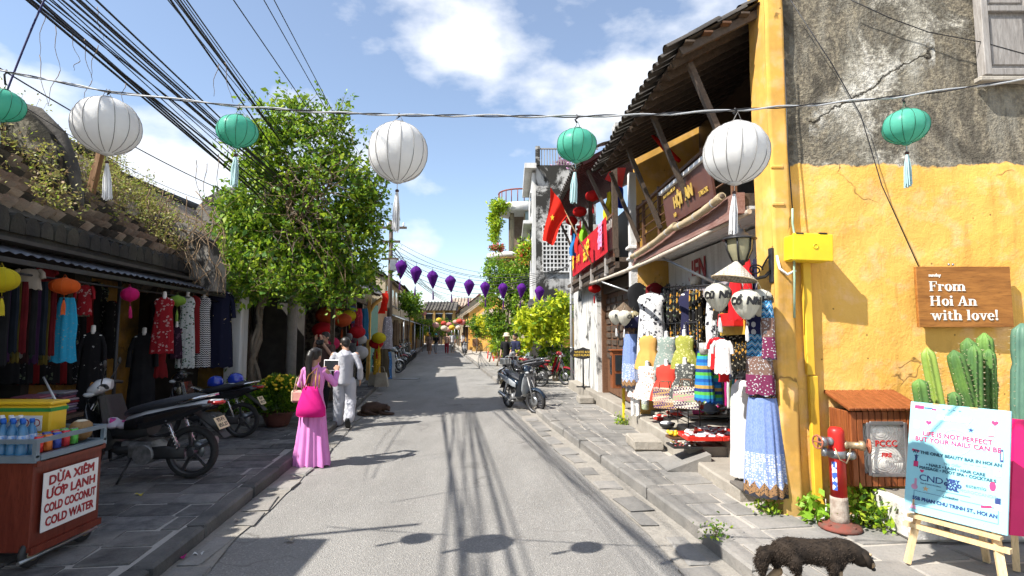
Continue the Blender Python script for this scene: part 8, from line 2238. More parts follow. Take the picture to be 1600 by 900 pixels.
def scooter(label,loc,rz,main,accent,steer=.0,group='parked motor scooters',key=None,lean=0.0,shield=None):
 t=T('motor_scooter',label,'motorbike',loc,rz,group)
 if lean:t.rotation_euler=(lean,0,rz)
 if key in _sc:
  src=_sc[key]
  for ch in src.children:
   copy_tree(ch,t)
  return t
 WB,WR=.62,.275
 def wheel(x,M0=None):
  tr=[]
  for i in range(29):
   pass
  prof=[(WR-.045,-.032),(WR-.015,-.042),(WR,-.018),(WR,.018),(WR-.015,.042),(WR-.045,.032)]
  Mw=TR((x,0,WR),rx=PI/2)
  if M0 is not None:Mw=M0@Mw
  w=O('wheel',MB().lathe(prof,32,M=Mw,cap=False).lathe([(WR-.045,.032),(WR-.045,-.032)],32,M=Mw,cap=False),M_TYRE,t,fix=False)
  O('rim',MB().lathe([(WR-.046,-.028),(WR-.065,-.022),(WR-.065,.022),(WR-.046,.028)],32,M=Mw,cap=False),M_RIM,w,fix=False)
  m=MB().lathe([(.045,-.05),(.05,-.03),(.05,.03),(.045,.05),(.01,.052)],14,M=Mw)
  for i in range(5):
   a=i*2*PI/5
   m.bar((.04*math.cos(a),.04*math.sin(a),0),((WR-.06)*math.cos(a+.15),(WR-.06)*math.sin(a+.15),0),.03,.022,M=Mw)
  O('spokes',m,M_RIM,w)
  O('brake_disc',MB().lathe([(.05,.055),(.105,.055),(.105,.059),(.05,.059)],20,M=Mw),M_STEEL,w)
 Ms=TR((.40,0,.9))@TR(rz=steer)@TR((-.40,0,-.9))
 wheel(-WB);wheel(WB,Ms)
 for s in(-1,1):
  O('fork_leg',MB().rod((WB,s*.075,WR),(.43,s*.06,.80),.022,10,M=Ms),M_CHR if main[0]>.3 else M_ENG,t)
  O('mirror',MB().tube([(.36,s*.18,1.02),(.33,s*.26,1.12),(.31,s*.30,1.2)],.007,6,M=Ms).join(MB().ball((.31,s*.33,1.23),(.014,.06,.042),12,8),Ms),M_BLACKP,t)
  O('grip',MB().tube([(.36,s*.16,1.0),(.31,s*.25,1.0),(.28,s*.33,.985)],[.014,.018,.018],8,M=Ms),M_BLACKP,t)
  O('brake_lever',MB().tube([(.37,s*.18,1.0),(.37,s*.26,.985),(.34,s*.34,.97)],.006,6,M=Ms),M_CHR,t)
  O('indicator',MB().ball((.47,s*.11,.90),(.05,.04,.026),10,6,M=Ms),M_LENS,t)
  O('shock_spring',MB().rod((-.42,s*.13,.66),(-.56,s*.13,.33),.014,8).join(MB().tube([(-.43-.13*i/60,s*.13+.03*math.cos(i*.9),.63-.30*i/60+.03*math.sin(i*.9)*.3)for i in range(61)],.0055,5)),M_CHR,t)
  O('side_panel',body_loft([(.02,.58,.012,.05),(-.2,.62,.02,.075),(-.5,.69,.02,.07),(-.78,.77,.014,.035),(-.9,.80,.006,.012)],12,2.4,TR((0,s*.125,0),rz=-s*.03)),accent,t)
  O('foot_peg',MB().rod((.02,s*.12,.27),(.02,s*.28,.27),.016,8),M_BLACKP,t)
 O('front_fender',MB().grid(lambda u,v:((WB+(WR+.03)*math.cos(lerp(.35,2.35,u))*1.0,(v-.5)*.13,WR+(WR+.03-.10*(v-.5)**2*2)*math.sin(lerp(.35,2.35,u)))),14,6,M=Ms),main_mat(main),t,fix=False)
 O('headlight_cowl',body_loft([(.30,.99,.07,.05),(.36,.99,.14,.075),(.43,.96,.13,.085),(.49,.93,.07,.05),(.51,.92,.02,.015)],16,2.4,Ms),main_mat(main),t)
 O('headlight',body_loft([(.44,.955,.075,.045),(.495,.935,.055,.035),(.51,.93,.02,.012)],14,2.2,Ms),M_LENS,t)
 O('front_shield',body_loft([(.30,.40,.10,.06),(.36,.52,.16,.10),(.42,.68,.17,.12),(.43,.82,.12,.08),(.40,.90,.06,.03)],16,2.4),accent,t)
 O('leg_shield',MB().grid(lambda u,v:(lerp(.36,.20,v)-.12*abs(u-.5),(u-.5)*lerp(.30,.42,v),lerp(.88,.34,v)),8,8).grid(lambda u,v:(lerp(.345,.185,v)-.12*abs(u-.5),(u-.5)*lerp(.30,.42,v),lerp(.88,.34,v)),8,8),shield or main_mat(main),t,fix=False)
 O('centre_frame',body_loft([(.34,.62,.05,.10),(.2,.50,.07,.08),(.02,.50,.09,.09),(-.2,.56,.11,.10)],14),M_BLACKP,t)
 O('lower_cover',body_loft([(.26,.36,.07,.05),(.1,.30,.10,.06),(-.15,.32,.10,.06)],12),M_BLACKP,t)
 O('tail_body',body_loft([(.04,.60,.09,.07),(-.2,.66,.12,.09),(-.5,.72,.115,.075),(-.78,.79,.07,.04),(-.92,.82,.03,.015)],16,2.6),main_mat(main),t)
 O('seat',body_loft([(.10,.68,.04,.025),(.02,.72,.09,.04),(-.18,.765,.125,.05),(-.36,.80,.13,.055),(-.6,.85,.105,.05),(-.72,.865,.06,.025)],16,2.5),M_SEAT,t)
 O('grab_rail',MB().tube([(-.5,-.12,.80),(-.75,-.11,.87),(-.87,0,.89),(-.75,.11,.87),(-.5,.12,.80)],.014,8),M_CHR,t)
 O('tail_light',body_loft([(-.80,.80,.07,.03),(-.93,.80,.045,.02),(-.95,.80,.015,.008)],12),M_TLIGHT,t)
 O('rear_mudguard',MB().grid(lambda u,v:(lerp(-.62,-1.0,u),(v-.5)*.13,lerp(.72,.43,u**1.2)+.0),8,3).grid(lambda u,v:(lerp(-.60,-.985,u),(v-.5)*.13,lerp(.72,.43,u**1.2)),8,3),M_BLACKP,t,fix=False)
 pl_=O('number_plate',MB().box((-.925,0,.585),(.008,.19,.14),ry=.55,bev=.002),M_PLATE,t)
 Mp=TR((-.925,0,.585))@Matrix.Rotation(.55,4,'Y')@Matrix(((0,0,-1,0),(-1,0,0,0),(0,1,0,0),(0,0,0,1)))
 for tx,dy in(('92-F1',.032),('055.27',-.03)):
  O('plate_digits',MB().join(text_mb(tx,.058,.001,.001),Mp@TR((0,dy,.005))),M_BLACKP,pl_)
 O('engine',MB().box((-.12,0,.30),(.30,.20,.20),bev=.04).lathe([(.10,-.16),(.105,-.12),(.105,.12),(.08,.15),(.03,.155)],18,M=TR((-.2,0,.28),rx=PI/2)).box((.04,0,.34),(.14,.13,.13),bev=.02),M_ENG,t)
 O('swing_arm',MB().bar((-.2,.11,.29),(-.62,.11,.275),.03,.05).bar((-.2,-.11,.29),(-.62,-.11,.275),.03,.05),M_ENG,t)
 O('chain_case',body_loft([(-.2,.29,.012,.06),(-.4,.30,.014,.07),(-.62,.29,.012,.06)],10,2.2,TR((0,.12,0))),M_BLACKP,t)
 O('muffler',MB().tube([(-.05,-.14,.22),(-.25,-.15,.22),(-.4,-.155,.27),(-.78,-.165,.36)],[.02,.024,.042,.045],12),M_ENG,t)
 O('muffler_shield',MB().tube([(-.42,-.185,.29),(-.72,-.195,.36)],.03,10),M_CHR,t)
 O('side_stand',MB().rod((-.05,.10,.24),(-.02,.24,.012),.011,6),M_BLACKP,t)
 if key:_sc[key]=t
 return t
def main_mat(c):
 return pm('bike_paint_%02d_%02d_%02d'%tuple(int(v*99)for v in c[:3]),c,tuple(x*.9 for x in c[:3])+(1,),rough=.22,coat=.5)
PWH,PBK,PRD,PBL=(.62,.62,.63,1),(.014,.014,.016,1),(.22,.012,.018,1),(.014,.026,.045,1)
s1=scooter('white and black scooter parked side-on beside the drinks cart',(-4.38,6.44,.13),PI+.04,PWH,main_mat(PBK),.5,key=None,shield=M_BLACKP)
s1.scale=(1.06,1.3,1.08)
# bundle on its footboard and a decal
O('shield_decal',MB().ball((.49,.0,.97),(.012,.03,.05),12,8),pm('orange_decal',(.45,.18,.03,1)),s1)
bd=T('plastic_bundle','pink and white printed plastic bag bundled on the scooter footboard','bag',(-4.52,6.44,.72));q=random.Random(8);mm=MB()
for i in range(9):mm.ball((q.uniform(-.12,.12),q.uniform(-.1,.1),q.uniform(0,.08)),(.07,.06,.035),10,7)
O('bag',remeshed(mm,.014,'bundle',fab('pink printed plastic','floral',((.5,.45,.5),(.55,.06,.25),(.1,.1,.2),(.5,.2,.35)),12,0),2),None,bd)
s2=scooter('black scooter with two blue helmets parked by the chrysanthemum pot',(-4.96,8.86,.13),PI+.03,PBK,main_mat(PBK),.3)
O('crash_guard',MB().tube([(.05,-.2,.45),(.2,-.24,.6),(.34,-.22,.75)],.01,6).tube([(.05,.2,.45),(.2,.24,.6),(.34,.22,.75)],.01,6),M_CHR,s2)
for i in range(6):
 O('rack_bar',MB().rod((-.02+i*.035,-.1,.74+i*.012),(-.02+i*.035,.1,.74+i*.012),.006,5),M_CHR,s2)
for(x,lab,band)in((-.18,'blue helmet with white stripe on the black scooter seat',True),(-.50,'glossy blue helmet at the rear of the black scooter seat',False)):
 h0=TR((-4.96,8.86,.13),PI+.03)@Vector((x,0,.815 if x>-.3 else .86))
 hl=T('helmet',lab,'helmet',h0,PI,'blue helmets on the scooter seat')
 O('shell',MB().lathe([(.115,0),(.125,.05),(.115,.10),(.08,.145),(.03,.162),(0,.164)],22,sq=.85),pm('blue_helmet_gloss',(.012,.035,.34,1),(.015,.04,.3,1),rough=.15,coat=.6),hl)
 O('rim',MB().lathe([(.118,-.006),(.122,.006)],22,sq=.85),M_WHITE if not band else M_BLACKP,hl)
 if band:O('stripe',MB().lathe([(.127,.03),(.1265,.06),(.1155,.105)],40,sq=.86,cap=False),M_WHITE,hl)if False else O('stripe',MB().grid(lambda u,v:((lerp(-.03,.03,u)),-.108*math.cos(v*PI*.45),.02+.145*math.sin(v*PI*.45)),3,10),M_WHITE,hl)
r1f,r1r=Vector((.46,12.2,0)),Vector((-.08,13.3,0))
scooter('blue and silver scooter facing the camera at the right kerb',tuple((r1f+r1r)/2),math.atan2(r1f.y-r1r.y,r1f.x-r1r.x),PBL,main_mat((.30,.32,.34,1)),.35)
scooter('dark red scooter side-on beside the lime shrub',(1.15,17.75,.13),-.25,PRD,main_mat(PRD),-.3)
scooter('grey scooter with basket half hidden behind the blue one',(.35,17.2,.13),2.6,(.25,.25,.26,1),main_mat(PBK),.2,key='grey')
fb_=[(26.8,'wine red',PRD),(27.9,'black',PBK),(29.0,'white',PWH),(30.2,'blue',PBL),(31.4,'black',PBK),(32.6,'grey',(.25,.25,.26,1)),(33.8,'blue',PBL)]
for i,(y,nmx,c)in enumerate(fb_):
 scooter('%s scooter, %s of the row parked along the far left pavement'%(nmx,ordn[i]),(kl(y)-.55,y,.13),.25,c,main_mat(PBK),.2,key='row_'+nmx)
scooter('dark scooter with pale front parked at the far right kerb',(kr(41)+.0,41.5,0),-1.5,PBK,main_mat(PWH),.1,key='farright')
scooter('white scooter near the far walkers',(-5.9,55,0),-1.6,PWH,main_mat(PBK),.1,key='row_white')
for y,lb in((22.0,'white scooter parked against the green hoarding'),(23.2,'black scooter parked against the brown board')):
 scooter(lb,(kl(y)-.3,y,.13),.6,PWH if y<23 else PBK,main_mat(PBK),.2,key='row_white' if y<23 else 'row_black')
 # bicycle at the yellow corner house
def bicycle(label,loc,rz):
 t=T('bicycle',label,'bicycle',loc,rz)
 for x in(-.52,.52):
  w=O('wheel',MB().tube([(x+.33*math.cos(a),0,.33+.33*math.sin(a))for a in[i*PI/16 for i in range(33)]],.02,6),M_TYRE,t)
  m=MB()
  for i in range(10):
   a=i*PI/5;m.rod((x,0,.33),(x+.32*math.cos(a),0,.33+.32*math.sin(a)),.003,4)
  O('spokes',m,M_STEEL,w)
 O('frame',MB().rod((-.52,0,.33),(-.05,0,.30),.018).rod((-.05,0,.30),(-.2,0,.78),.018).rod((-.2,0,.75),(-.52,0,.33),.014).rod((-.05,0,.30),(.38,0,.75),.018).rod((.38,0,.9),(.52,0,.33),.018),M_BLKMET,t)
 O('saddle',MB().box((-.22,0,.82),(.24,.14,.06),bev=.025),M_BLACKP,t);O('handlebar',MB().tube([(.25,-.26,.95),(.38,-.1,.98),(.38,.1,.98),(.25,.26,.95)],.013,6),M_CHR,t);O('basket',MB().box((.58,0,.82),(.24,.28,.18),bev=.02),M_STEEL,t)
bicycle('bicycle with white basket leaning at the yellow corner house',(kr(40)+1.35,40,.13),.1)
bicycle('bicycle with pale wheels parked behind the blue scooter',(.15,15.6,.13),2.2)
# ------------------------------------------------------------------ people
SKIN=pm('skin',(.42,.24,.16,1),(.38,.2,.13,1),sc=12,rough=.5);HAIR=pm('black_hair',(.012,.010,.009,1),(.022,.018,.016,1),sc=60,rough=.45,stretch=(3,3,.3))
SHOE=pm('black_shoe',(.014,.014,.015,1),rough=.5)
def limb(m,pts,rad,n=10):m.tube(pts,rad,n);[m.ball(p,r,10,7)for p,r in zip(pts,rad)]
def hand(m,w,d,up,s=1.0,side=1,curl=.6):
 """palm and five bent fingers; w wrist, d forward direction, up back-of-hand normal"""
 w,d,up=Vector(w),Vector(d).normalized(),Vector(up).normalized();sd=d.cross(up).normalized()*side;up=sd.cross(d).normalized()*side
 c=w+d*.045*s
 m.ball(tuple(c),(.001,.001,.001),4,3)
 m.tube([w,w+d*.04*s,w+d*.085*s],[.022*s,.034*s,.032*s],8,flat=.45)
 for i,(o,l)in enumerate(((-.030,.060),(-.010,.070),(.010,.066),(.028,.052))):
  b=w+d*.08*s+sd*o*s;k=b+d*l*.5*s-up*l*.15*curl*s;e=k+(d*(1-curl*.7)-up*curl).normalized()*l*.5*s
  m.tube([b,k,e],[.0095*s,.009*s,.0075*s],6)
 b=w+d*.03*s-sd*.025*s
 m.tube([b,b+d*.03*s-sd*.025*s,b+d*.058*s-sd*.022*s-up*.012*s],[.012*s,.010*s,.008*s],6)
def head(t,c,face,s=1.0,hair='short',skin=SKIN,hairmat=HAIR,vox=.009):
 """c head centre, face = unit direction the face looks"""
 f=Vector(face);f=f.normalized();u=Vector((0,0,1));u=(u-f*u.dot(f)).normalized();r=f.cross(u)
 M=Matrix(((r.x,f.x,u.x,c[0]),(r.y,f.y,u.y,c[1]),(r.z,f.z,u.z,c[2]),(0,0,0,1)))@Matrix.Scale(s,4)
 h=MB();h.ball((0,-.005,.015),(.072,.09,.095),18,12,M=M);h.ball((0,.025,-.05),(.052,.06,.06),14,10,M=M)
 h.ball((0,.093,-.018),(.013,.018,.022),8,6,M=M);h.ball((0,.082,-.058),(.024,.012,.010),8,6,M=M)
 for x in(-1,1):
  h.ball((x*.074,-.005,-.01),(.012,.022,.03),8,6,M=M)
 h.tube([M@Vector((0,-.012,-.05)),M@Vector((0,-.02,-.16))],[.048*s,.054*s],12)
 O('head',remeshed(h,vox*s,'head',skin,3),None,t)
 for x in(-1,1):
  O('eye',MB().ball((x*.03,.082,.006),(.011,.006,.006),8,6,M=M),M_BLACKP,t)
 hr=MB();hr.ball((0,-.018,.03),(.083,.098,.098),20,12,M=M);hr.ball((0,.035,.085),(.062,.05,.03),14,8,M=M)
 if hair=='tail':
  hr.tube([M@Vector(p)for p in((0,-.09,.06),(.005,-.125,0),(-.01,-.13,-.12),(.01,-.125,-.25),(-.005,-.115,-.36),(0,-.11,-.44))],[.05,.052,.045,.042,.034,.012],12)
 else:
  hr.ball((0,-.055,-.02),(.066,.05,.065),14,9,M=M)
 O('hair',remeshed(hr,vox*s,'hair',hairmat,2),None,t)
 # woman in the pink ao dai
wo=T('person','person in a long pink ao dai with magenta tote bag photographing','person',(-2.72,7.56,0.004),-.12)
PINK=fab('pink silk','plain',((.80,.30,.66),(.74,.26,.60)),trans=.15)
m=MB()
limb(m,[(.08,.02,.05),(.08,.02,.43),(.07,.0,.82)],[.042,.055,.08]);limb(m,[(-.08,.0,.05),(-.08,.02,.43),(-.07,.0,.82)],[.042,.055,.08])
m.tube([(0,0,.78),(0,0,.95),(0,.01,1.1),(0,0,1.24),(0,-.01,1.30)],[.14,.11,.12,.13,.07],14,flat=.75)
limb(m,[(.15,0,1.27),(.26,.08,1.10),(.20,.28,1.24)],[.05,.04,.028]);limb(m,[(-.15,0,1.27),(-.25,.10,1.08),(-.06,.28,1.22)],[.05,.04,.028])
m.tube([(0,-.01,1.28),(0,.0,1.42)],.045,10)
for x,y in((.08,.03),(-.08,.01)):m.ball((x,y+.06,.035),(.04,.10,.032),10,6)
hand(m,(.20,.28,1.24),(-.2,.5,.7),(.4,-.7,.3),1,1);hand(m,(-.06,.28,1.22),(.2,.5,.7),(-.4,-.7,.3),1,-1)
O('body',remeshed(m,.011,'woman_body',SKIN,3),None,wo)
head(wo,(.01,.01,1.475),(.25,.95,-.05),.98,'tail')
O('dress',drape([(.012,.235,.17,1),(.10,.228,.165,1),(.30,.20,.150,.9),(.55,.178,.138,.6),(.78,.165,.13,.3),(.90,.135,.105,.1),(1.0,.122,.092,.0),(1.10,.138,.105,0),(1.20,.155,.108,0),(1.28,.15,.09,0),(1.325,.085,.065,0),(1.36,.056,.056,0),(1.40,.053,.053,0)],96,9,.2,3,skew=0),PINK,wo,fix=False)
for s,e,w_ in((1,(.26,.08,1.10),(.205,.265,1.23)),(-1,(-.25,.10,1.08),(-.07,.265,1.21))):
 mm=MB();limb(mm,[(s*.13,0,1.27),e,w_],[.062,.050,.040]);O('sleeve',remeshed(mm,.012,'sleeve',PINK,3),None,wo)
O('trousers',drape([(.02,.10,.1,.6),(.4,.11,.1,.3),(.8,.12,.11,0)],24,5,.08,1,skew=0),fab('purple silk','plain',((.12,.04,.12),(.1,.03,.1))),wo,fix=False).location=(-.09,.02,0)
tb_=T('tote_bag','large magenta tote bag hanging at the back of the pink dress','bag',TR(wo.location,-.12)@Vector((.05,-.19,.68)),-.12)
def tote(z,a,b):return[(a*math.cos(th)*(1+.06*math.sin(3*th+z*9)),b*math.sin(th),z)for th in[j*PI/12 for j in range(24)]]
O('bag_body',MB().loft([tote(0,.17,.05),tote(.02,.205,.075),tote(.12,.20,.085),tote(.24,.155,.07),tote(.34,.115,.05),tote(.40,.095,.035)],0,True),fab('magenta nylon','plain',((.72,.02,.24),(.62,.015,.2))),tb_,fix=False)
for y in(-.05,.05):
 O('strap',MB().tube([(-.07,y,.38),(-.03,y+.04,.55),(.03,y*.5+.13,.64),(.07,y+.04,.52),(.09,y,.38)],.012,6,flat=.5),pm('tan_leather_strap',(.40,.20,.06,1)),tb_)
hb2=T('handbag','small beige and pink handbag hanging from the left arm','bag',TR(wo.location,-.12)@Vector((-.25,.06,.84)),-.12)
O('bag_body',MB().box((0,0,.08),(.19,.08,.17),bev=.03),fab('rose leather','plain',((.60,.26,.24),(.66,.42,.32))),hb2)
O('gusset',MB().box((-.075,0,.08),(.05,.085,.165),bev=.02),pm('beige_leather',(.62,.48,.34,1)),hb2)
for y in(-.03,.03):
 O('strap',MB().tube([(-.06,y,.15),(-.02,y,.33),(.04,y,.40),(.05,y,.3),(.06,y,.15)],.007,6),pm('beige_leather',(.62,.48,.34,1)),hb2)
ph=T('phone','white tablet held up by the person in pink','phone',TR(wo.location,-.12)@Vector((.07,.375,1.27)),-.25)
O('back',MB().box((0,0,.06),(.25,.012,.16),bev=.005),M_WHITE,ph);O('screen',MB().box((0,-.0065,.06),(.22,.003,.135)),M_GLASSD,ph)
# man in white
ma=T('person','person in loose white shirt and trousers walking away along the kerb','person',(-3.2,10.5,0.004),.05)
WCL=fab('white linen','plain',((.52,.52,.56),(.46,.46,.50)),trans=.1)
m=MB()
limb(m,[(-.11,.10,.06),(-.10,.06,.46),(-.09,.0,.88)],[.045,.06,.085]);limb(m,[(.13,-.22,.16),(.11,.03,.50),(.09,.0,.88)],[.045,.06,.085])
m.tube([(0,0,.85),(0,0,1.05),(0,.01,1.25),(0,0,1.38),(0,0,1.43)],[.15,.14,.16,.16,.08],14,flat=.7)
limb(m,[(.19,0,1.37),(.26,-.02,1.12),(.25,.08,.90)],[.055,.045,.03]);limb(m,[(-.19,0,1.37),(-.27,-.02,1.12),(-.28,.05,.88)],[.055,.045,.03])
hand(m,(.25,.08,.90),(0,.2,-1),(1,0,0),1.05,1);hand(m,(-.28,.05,.88),(0,.2,-1),(-1,0,0),1.05,-1)
m.tube([(0,0,1.40),(0,.0,1.52)],.052,10)
O('body',remeshed(m,.012,'man_body',SKIN,3),None,ma)
ma.scale=(1.1,1.0,1.0)
head(ma,(-.01,.02,1.585),(-.55,.8,-.25),1.0)
mm=MB()
limb(mm,[(-.11,.09,.10),(-.10,.06,.46),(-.085,.0,.86)],[.095,.098,.115]);limb(mm,[(.13,-.20,.20),(.11,.03,.50),(.085,.0,.86)],[.095,.098,.115]);mm.tube([(0,0,.80),(0,0,1.0)],[.165,.15],16,flat=.75)
def wrinkle(me,a,f,sd):
 n=len(me.vertices);co=np.zeros(n*3);nr=np.zeros(n*3);me.vertices.foreach_get('co',co);me.vertices.foreach_get('normal',nr)
 co=co.reshape(-1,3);nr=nr.reshape(-1,3)
 d=np.array([a*(noise.noise((x*f*1.4,y*f*1.4,z*f*.7+sd+x*4))+.5*noise.noise((x*f*2.3,y*f*2.3,z*f*3+sd)))for x,y,z in co])
 me.vertices.foreach_set('co',(co+nr*d[:,None]).ravel())
 me.update();return me
O('trousers',wrinkle(remeshed(mm,.013,'trousers',WCL,8),.009,11,1),None,ma)
mm=MB();mm.tube([(0,0,.82),(0,0,1.0),(0,.01,1.25),(0,0,1.38),(0,0,1.44),(0,0,1.475)],[.20,.195,.20,.19,.115,.066],18,flat=.72)
limb(mm,[(.18,0,1.365),(.265,-.02,1.12),(.255,.07,.93)],[.064,.055,.055]);limb(mm,[(-.18,0,1.365),(-.275,-.02,1.12),(-.285,.04,.92)],[.064,.055,.055])
O('shirt',wrinkle(remeshed(mm,.013,'shirt',WCL,10),.007,10,4),None,ma)
for x,y,z,rx in((-.11,.15,.035,0),(.13,-.25,.12,-.9)):
 O('shoe',MB().loft([[(x+a*w,b,zz)for a,b in((-.7,-.1),(.7,-.1),(1,-.02),(.95,.06),(.5,.14),(-.5,.14),(-.95,.06),(-1,-.02))]for zz,w in((0,.045),(.035,.045),(.06,.035))],0,True,M=TR((x,y,z))@TR(rx=rx)@TR((-x,0,-.03))),SHOE,ma)
 # generic walkers
def walker(label,loc,rz,h,top,bottom,hat=None,bag=None,arms='down',skirt=False,vox=.022,skinmat=SKIN,hairmat=HAIR,sit=False):
 t=T('person',label,'person',loc,rz);k=h/1.68;m=MB()
 S3=lambda p:(p[0]*k,p[1]*k,p[2]*k)
 L_=[[(-.10,.12,.06),(-.10,.07,.46),(-.09,0,.88)],[(.10,-.14,.07),(.10,.02,.48),(.09,0,.88)]]
 if sit:L_=[[(-.1,.42,.08),(-.1,.40,.48),(-.09,0,.55)],[(.1,.42,.08),(.1,.40,.48),(.09,0,.55)]]
 dz=-.33 if sit else 0
 B_=[[(-.18,0,1.37+dz),(-.24,.0,1.12+dz),(-.2,.12,.90+dz)],[(.18,0,1.37+dz),(.24,.0,1.12+dz),(.2,.12,.90+dz)]]
 if arms=='camera':B_=[[(-.18,0,1.37),(-.27,.12,1.2),(-.07,.22,1.5)],[(.18,0,1.37),(.27,.12,1.2),(.07,.22,1.5)]]
 for l in L_:limb(m,[S3(p)for p in l],[.045*k,.06*k,.085*k]);m.ball(S3((l[0][0],l[0][1]+.05,l[0][2]-.03)),(.04,.10,.03),8,6)
 for b in B_:limb(m,[S3(p)for p in b],[.052*k,.043*k,.032*k]);hand(m,S3(b[2]),(0,.25,-1)if arms=='down' else(0,.1,1),(1 if b[2][0]>0 else-1,0,0),1.1*k,1 if b[2][0]>0 else-1)
 m.tube([S3((0,0,z+dz))for z in(.85,1.05,1.25,1.38,1.43,1.52)],[.14*k,.13*k,.15*k,.15*k,.07*k,.05*k],12,flat=.72)
 O('body',remeshed(m,vox,'walker_body',skinmat,2),None,t)
 head(t,S3((0,.02,1.585+dz)),(0.05,1,0),k,hairmat=hairmat,vox=vox*.7)
 mm=MB();mm.tube([S3((0,0,z+dz))for z in(.86,1.0,1.25,1.38,1.44)],[.175*k,.165*k,.18*k,.175*k,.09*k],14,flat=.74)
 for b in B_:limb(mm,[S3(b[0]),S3(Vector(b[0]).lerp(Vector(b[1]),.8))],[.07*k,.066*k])
 O('shirt',remeshed(mm,vox,'walker_shirt',top,2),None,t)
 if skirt:O('skirt',drape([(.30*k,.22*k,.18*k,.9),(.6*k,.19*k,.16*k,.6),(.92*k,.15*k,.12*k,.1)],28,7,.1,2),bottom,t,fix=False)
 else:
  mm=MB()
  for l in L_:limb(mm,[S3(Vector(l[0]).lerp(Vector(l[1]),.15)),S3(l[1]),S3(l[2])],[.065*k,.075*k,.105*k])
  mm.tube([S3((0,0,z+dz))for z in(.82,.98)],[.15*k,.15*k],12,flat=.8);O('trousers',remeshed(mm,vox,'walker_trousers',bottom,2),None,t)
 if hat:O('hat',MB().lathe([(.17,-.02),(.12,.0),(.105,.03),(.095,.10),(.0,.12)],18,S3((0,.01,1.64+dz))),hat,t)
 if bag:O('backpack',MB().box(S3((0,-.19,1.2+dz)),(.28,.14,.38),bev=.04),bag,t)
 return t
CL=lambda n,c:fab('plain wear '+n,'plain',(c,tuple(q*.8 for q in c)))
walker('person in a dark shirt aiming a camera beside the plank shopfront',(-3.95,11.6,.13),2.75,1.66,CL('brown',(.10,.06,.05)),CL('charcoal',(.02,.02,.025)),arms='camera',vox=.014)
O('camera',MB().box((-3.99,11.36,1.60),(.15,.07,.10),bev=.012).lathe([(.036,0),(.036,.07)],14,M=TR((-3.99,11.34,1.60),rx=PI/2)),M_BLACKP,label='black camera held by the person in dark shirt',cat='camera')
walker('grey haired person in grey shirt deep in the lantern shop',(-4.35,14.6,.13),1.2,1.62,CL('grey',(.08,.085,.09)),CL('charcoal',(.02,.02,.025)),hairmat=pm('grey_hair',(.16,.16,.16,1)),vox=.02)
walker('person in a brown dress and hat walking far on the left of the road',tuple(at_z(671,554,0)),3.0,1.66,CL('tan',(.25,.18,.14)),CL('brownskirt',(.2,.14,.11)),M_BLACKP,None,skirt=True)
walker('person in pale top and red shorts in the middle of the far road',tuple(at_z(698,553,0)),3.1,1.7,CL('peach',(.55,.36,.28)),CL('wine',(.3,.03,.05)))
walker('person in light grey clothes walking beside the one in red shorts',tuple(at_z(707,551,0)),3.2,1.76,CL('lightgrey',(.5,.5,.52)),CL('khaki',(.42,.4,.36)))
walker('person in dark top riding toward us beside a white scooter far off',tuple(at_z(681,553,0)),3.0,1.6,CL('black',(.02,.02,.022)),CL('palegrey',(.4,.42,.45)),pm('teal_helmet',(.05,.3,.32,1)))
walker('person in white standing by the yellow corner house',tuple(at_z(723,549,0)),2.2,1.7,CL('whitec',(.6,.6,.6)),CL('charcoal',(.02,.02,.025)))
walker('person in dark clothes and cream sun hat by the lime shrub',(-.18,19.2,.13),2.6,1.58,CL('black',(.02,.02,.022)),CL('charcoal',(.02,.02,.025)),pm('cream_hat',(.66,.56,.42,1)),None)
walker('person in navy dress beside the one with the cream hat',(.12,18.8,.13),2.2,1.6,CL('navytop',(.03,.035,.08)),CL('navyskirt',(.025,.03,.08)),None,None,skirt=True)
# red pots and stools on the right pavement far off
for(x,y,lab)in((766,560,'red plastic stool on the right pavement, farther one'),(776,564,'red plastic stool on the right pavement, nearer the vine')):
 p=at_z(x,y,.13);t_=T('red_stool',lab,'stool',p,group='red stools on the pavement')
 O('seat',MB().box((0,0,.44),(.32,.32,.04),bev=.015),M_REDPL,t_)
 for a in(-1,1):
  for b in(-1,1):O('leg',MB().bar((a*.17,b*.17,0),(a*.13,b*.13,.43),.05,.03),M_REDPL,t_)
pot('brown_pot','brown clay pot on the pavement at the foot of the vine',tuple(at_z(787,566,.13)),.3,.45,pm('clay_pot',(.16,.07,.05,1)))
pot('clay_pot','reddish clay pot beside the brown pot',tuple(at_z(778,560,.13)),.22,.35,pm('red_clay_pot',(.25,.08,.05,1)))
# ------------------------------------------------------------------ dogs
def fur(me,n,ln,mats,seed,down=.5,sw=.0022,xmax=9.):
 """short strands standing off a body mesh"""
 rg=np.random.default_rng(seed);np_=len(me.polygons);c=np.zeros(np_*3);nn=np.zeros(np_*3);me.polygons.foreach_get('center',c);me.polygons.foreach_get('normal',nn)
 c=c.reshape(-1,3);nn=nn.reshape(-1,3);i=rg.integers(0,np_,n);i=i[c[i,0]<xmax];n=len(i)
 P=c[i]+rg.normal(size=(n,3))*.006;D=nn[i]*.22+rg.normal(size=(n,3))*.16;D[:,0]-=.75;D[:,2]-=down;D/=np.linalg.norm(D,axis=1)[:,None]
 return leafmesh('fur',P-nn[i]*.004,D,rg.uniform(.5,1.2,n)*ln,np.full(n,sw*2),mats,None,seed,0.0,-.1)
BLKF=pm('black_fur',(.016,.012,.0095,1),(.034,.024,.017,1),sc=20,rough=.85,spec=.2);TANF=pm('tan_fur',(.30,.19,.10,1),(.42,.30,.18,1),sc=20,rough=.8)
dg1=T('dog','shaggy black dog with tan legs sniffing along the pavement','dog',(1.95,3.62,.13),-.05)
dg1.scale=(.84,.9,.88)
m=MB()
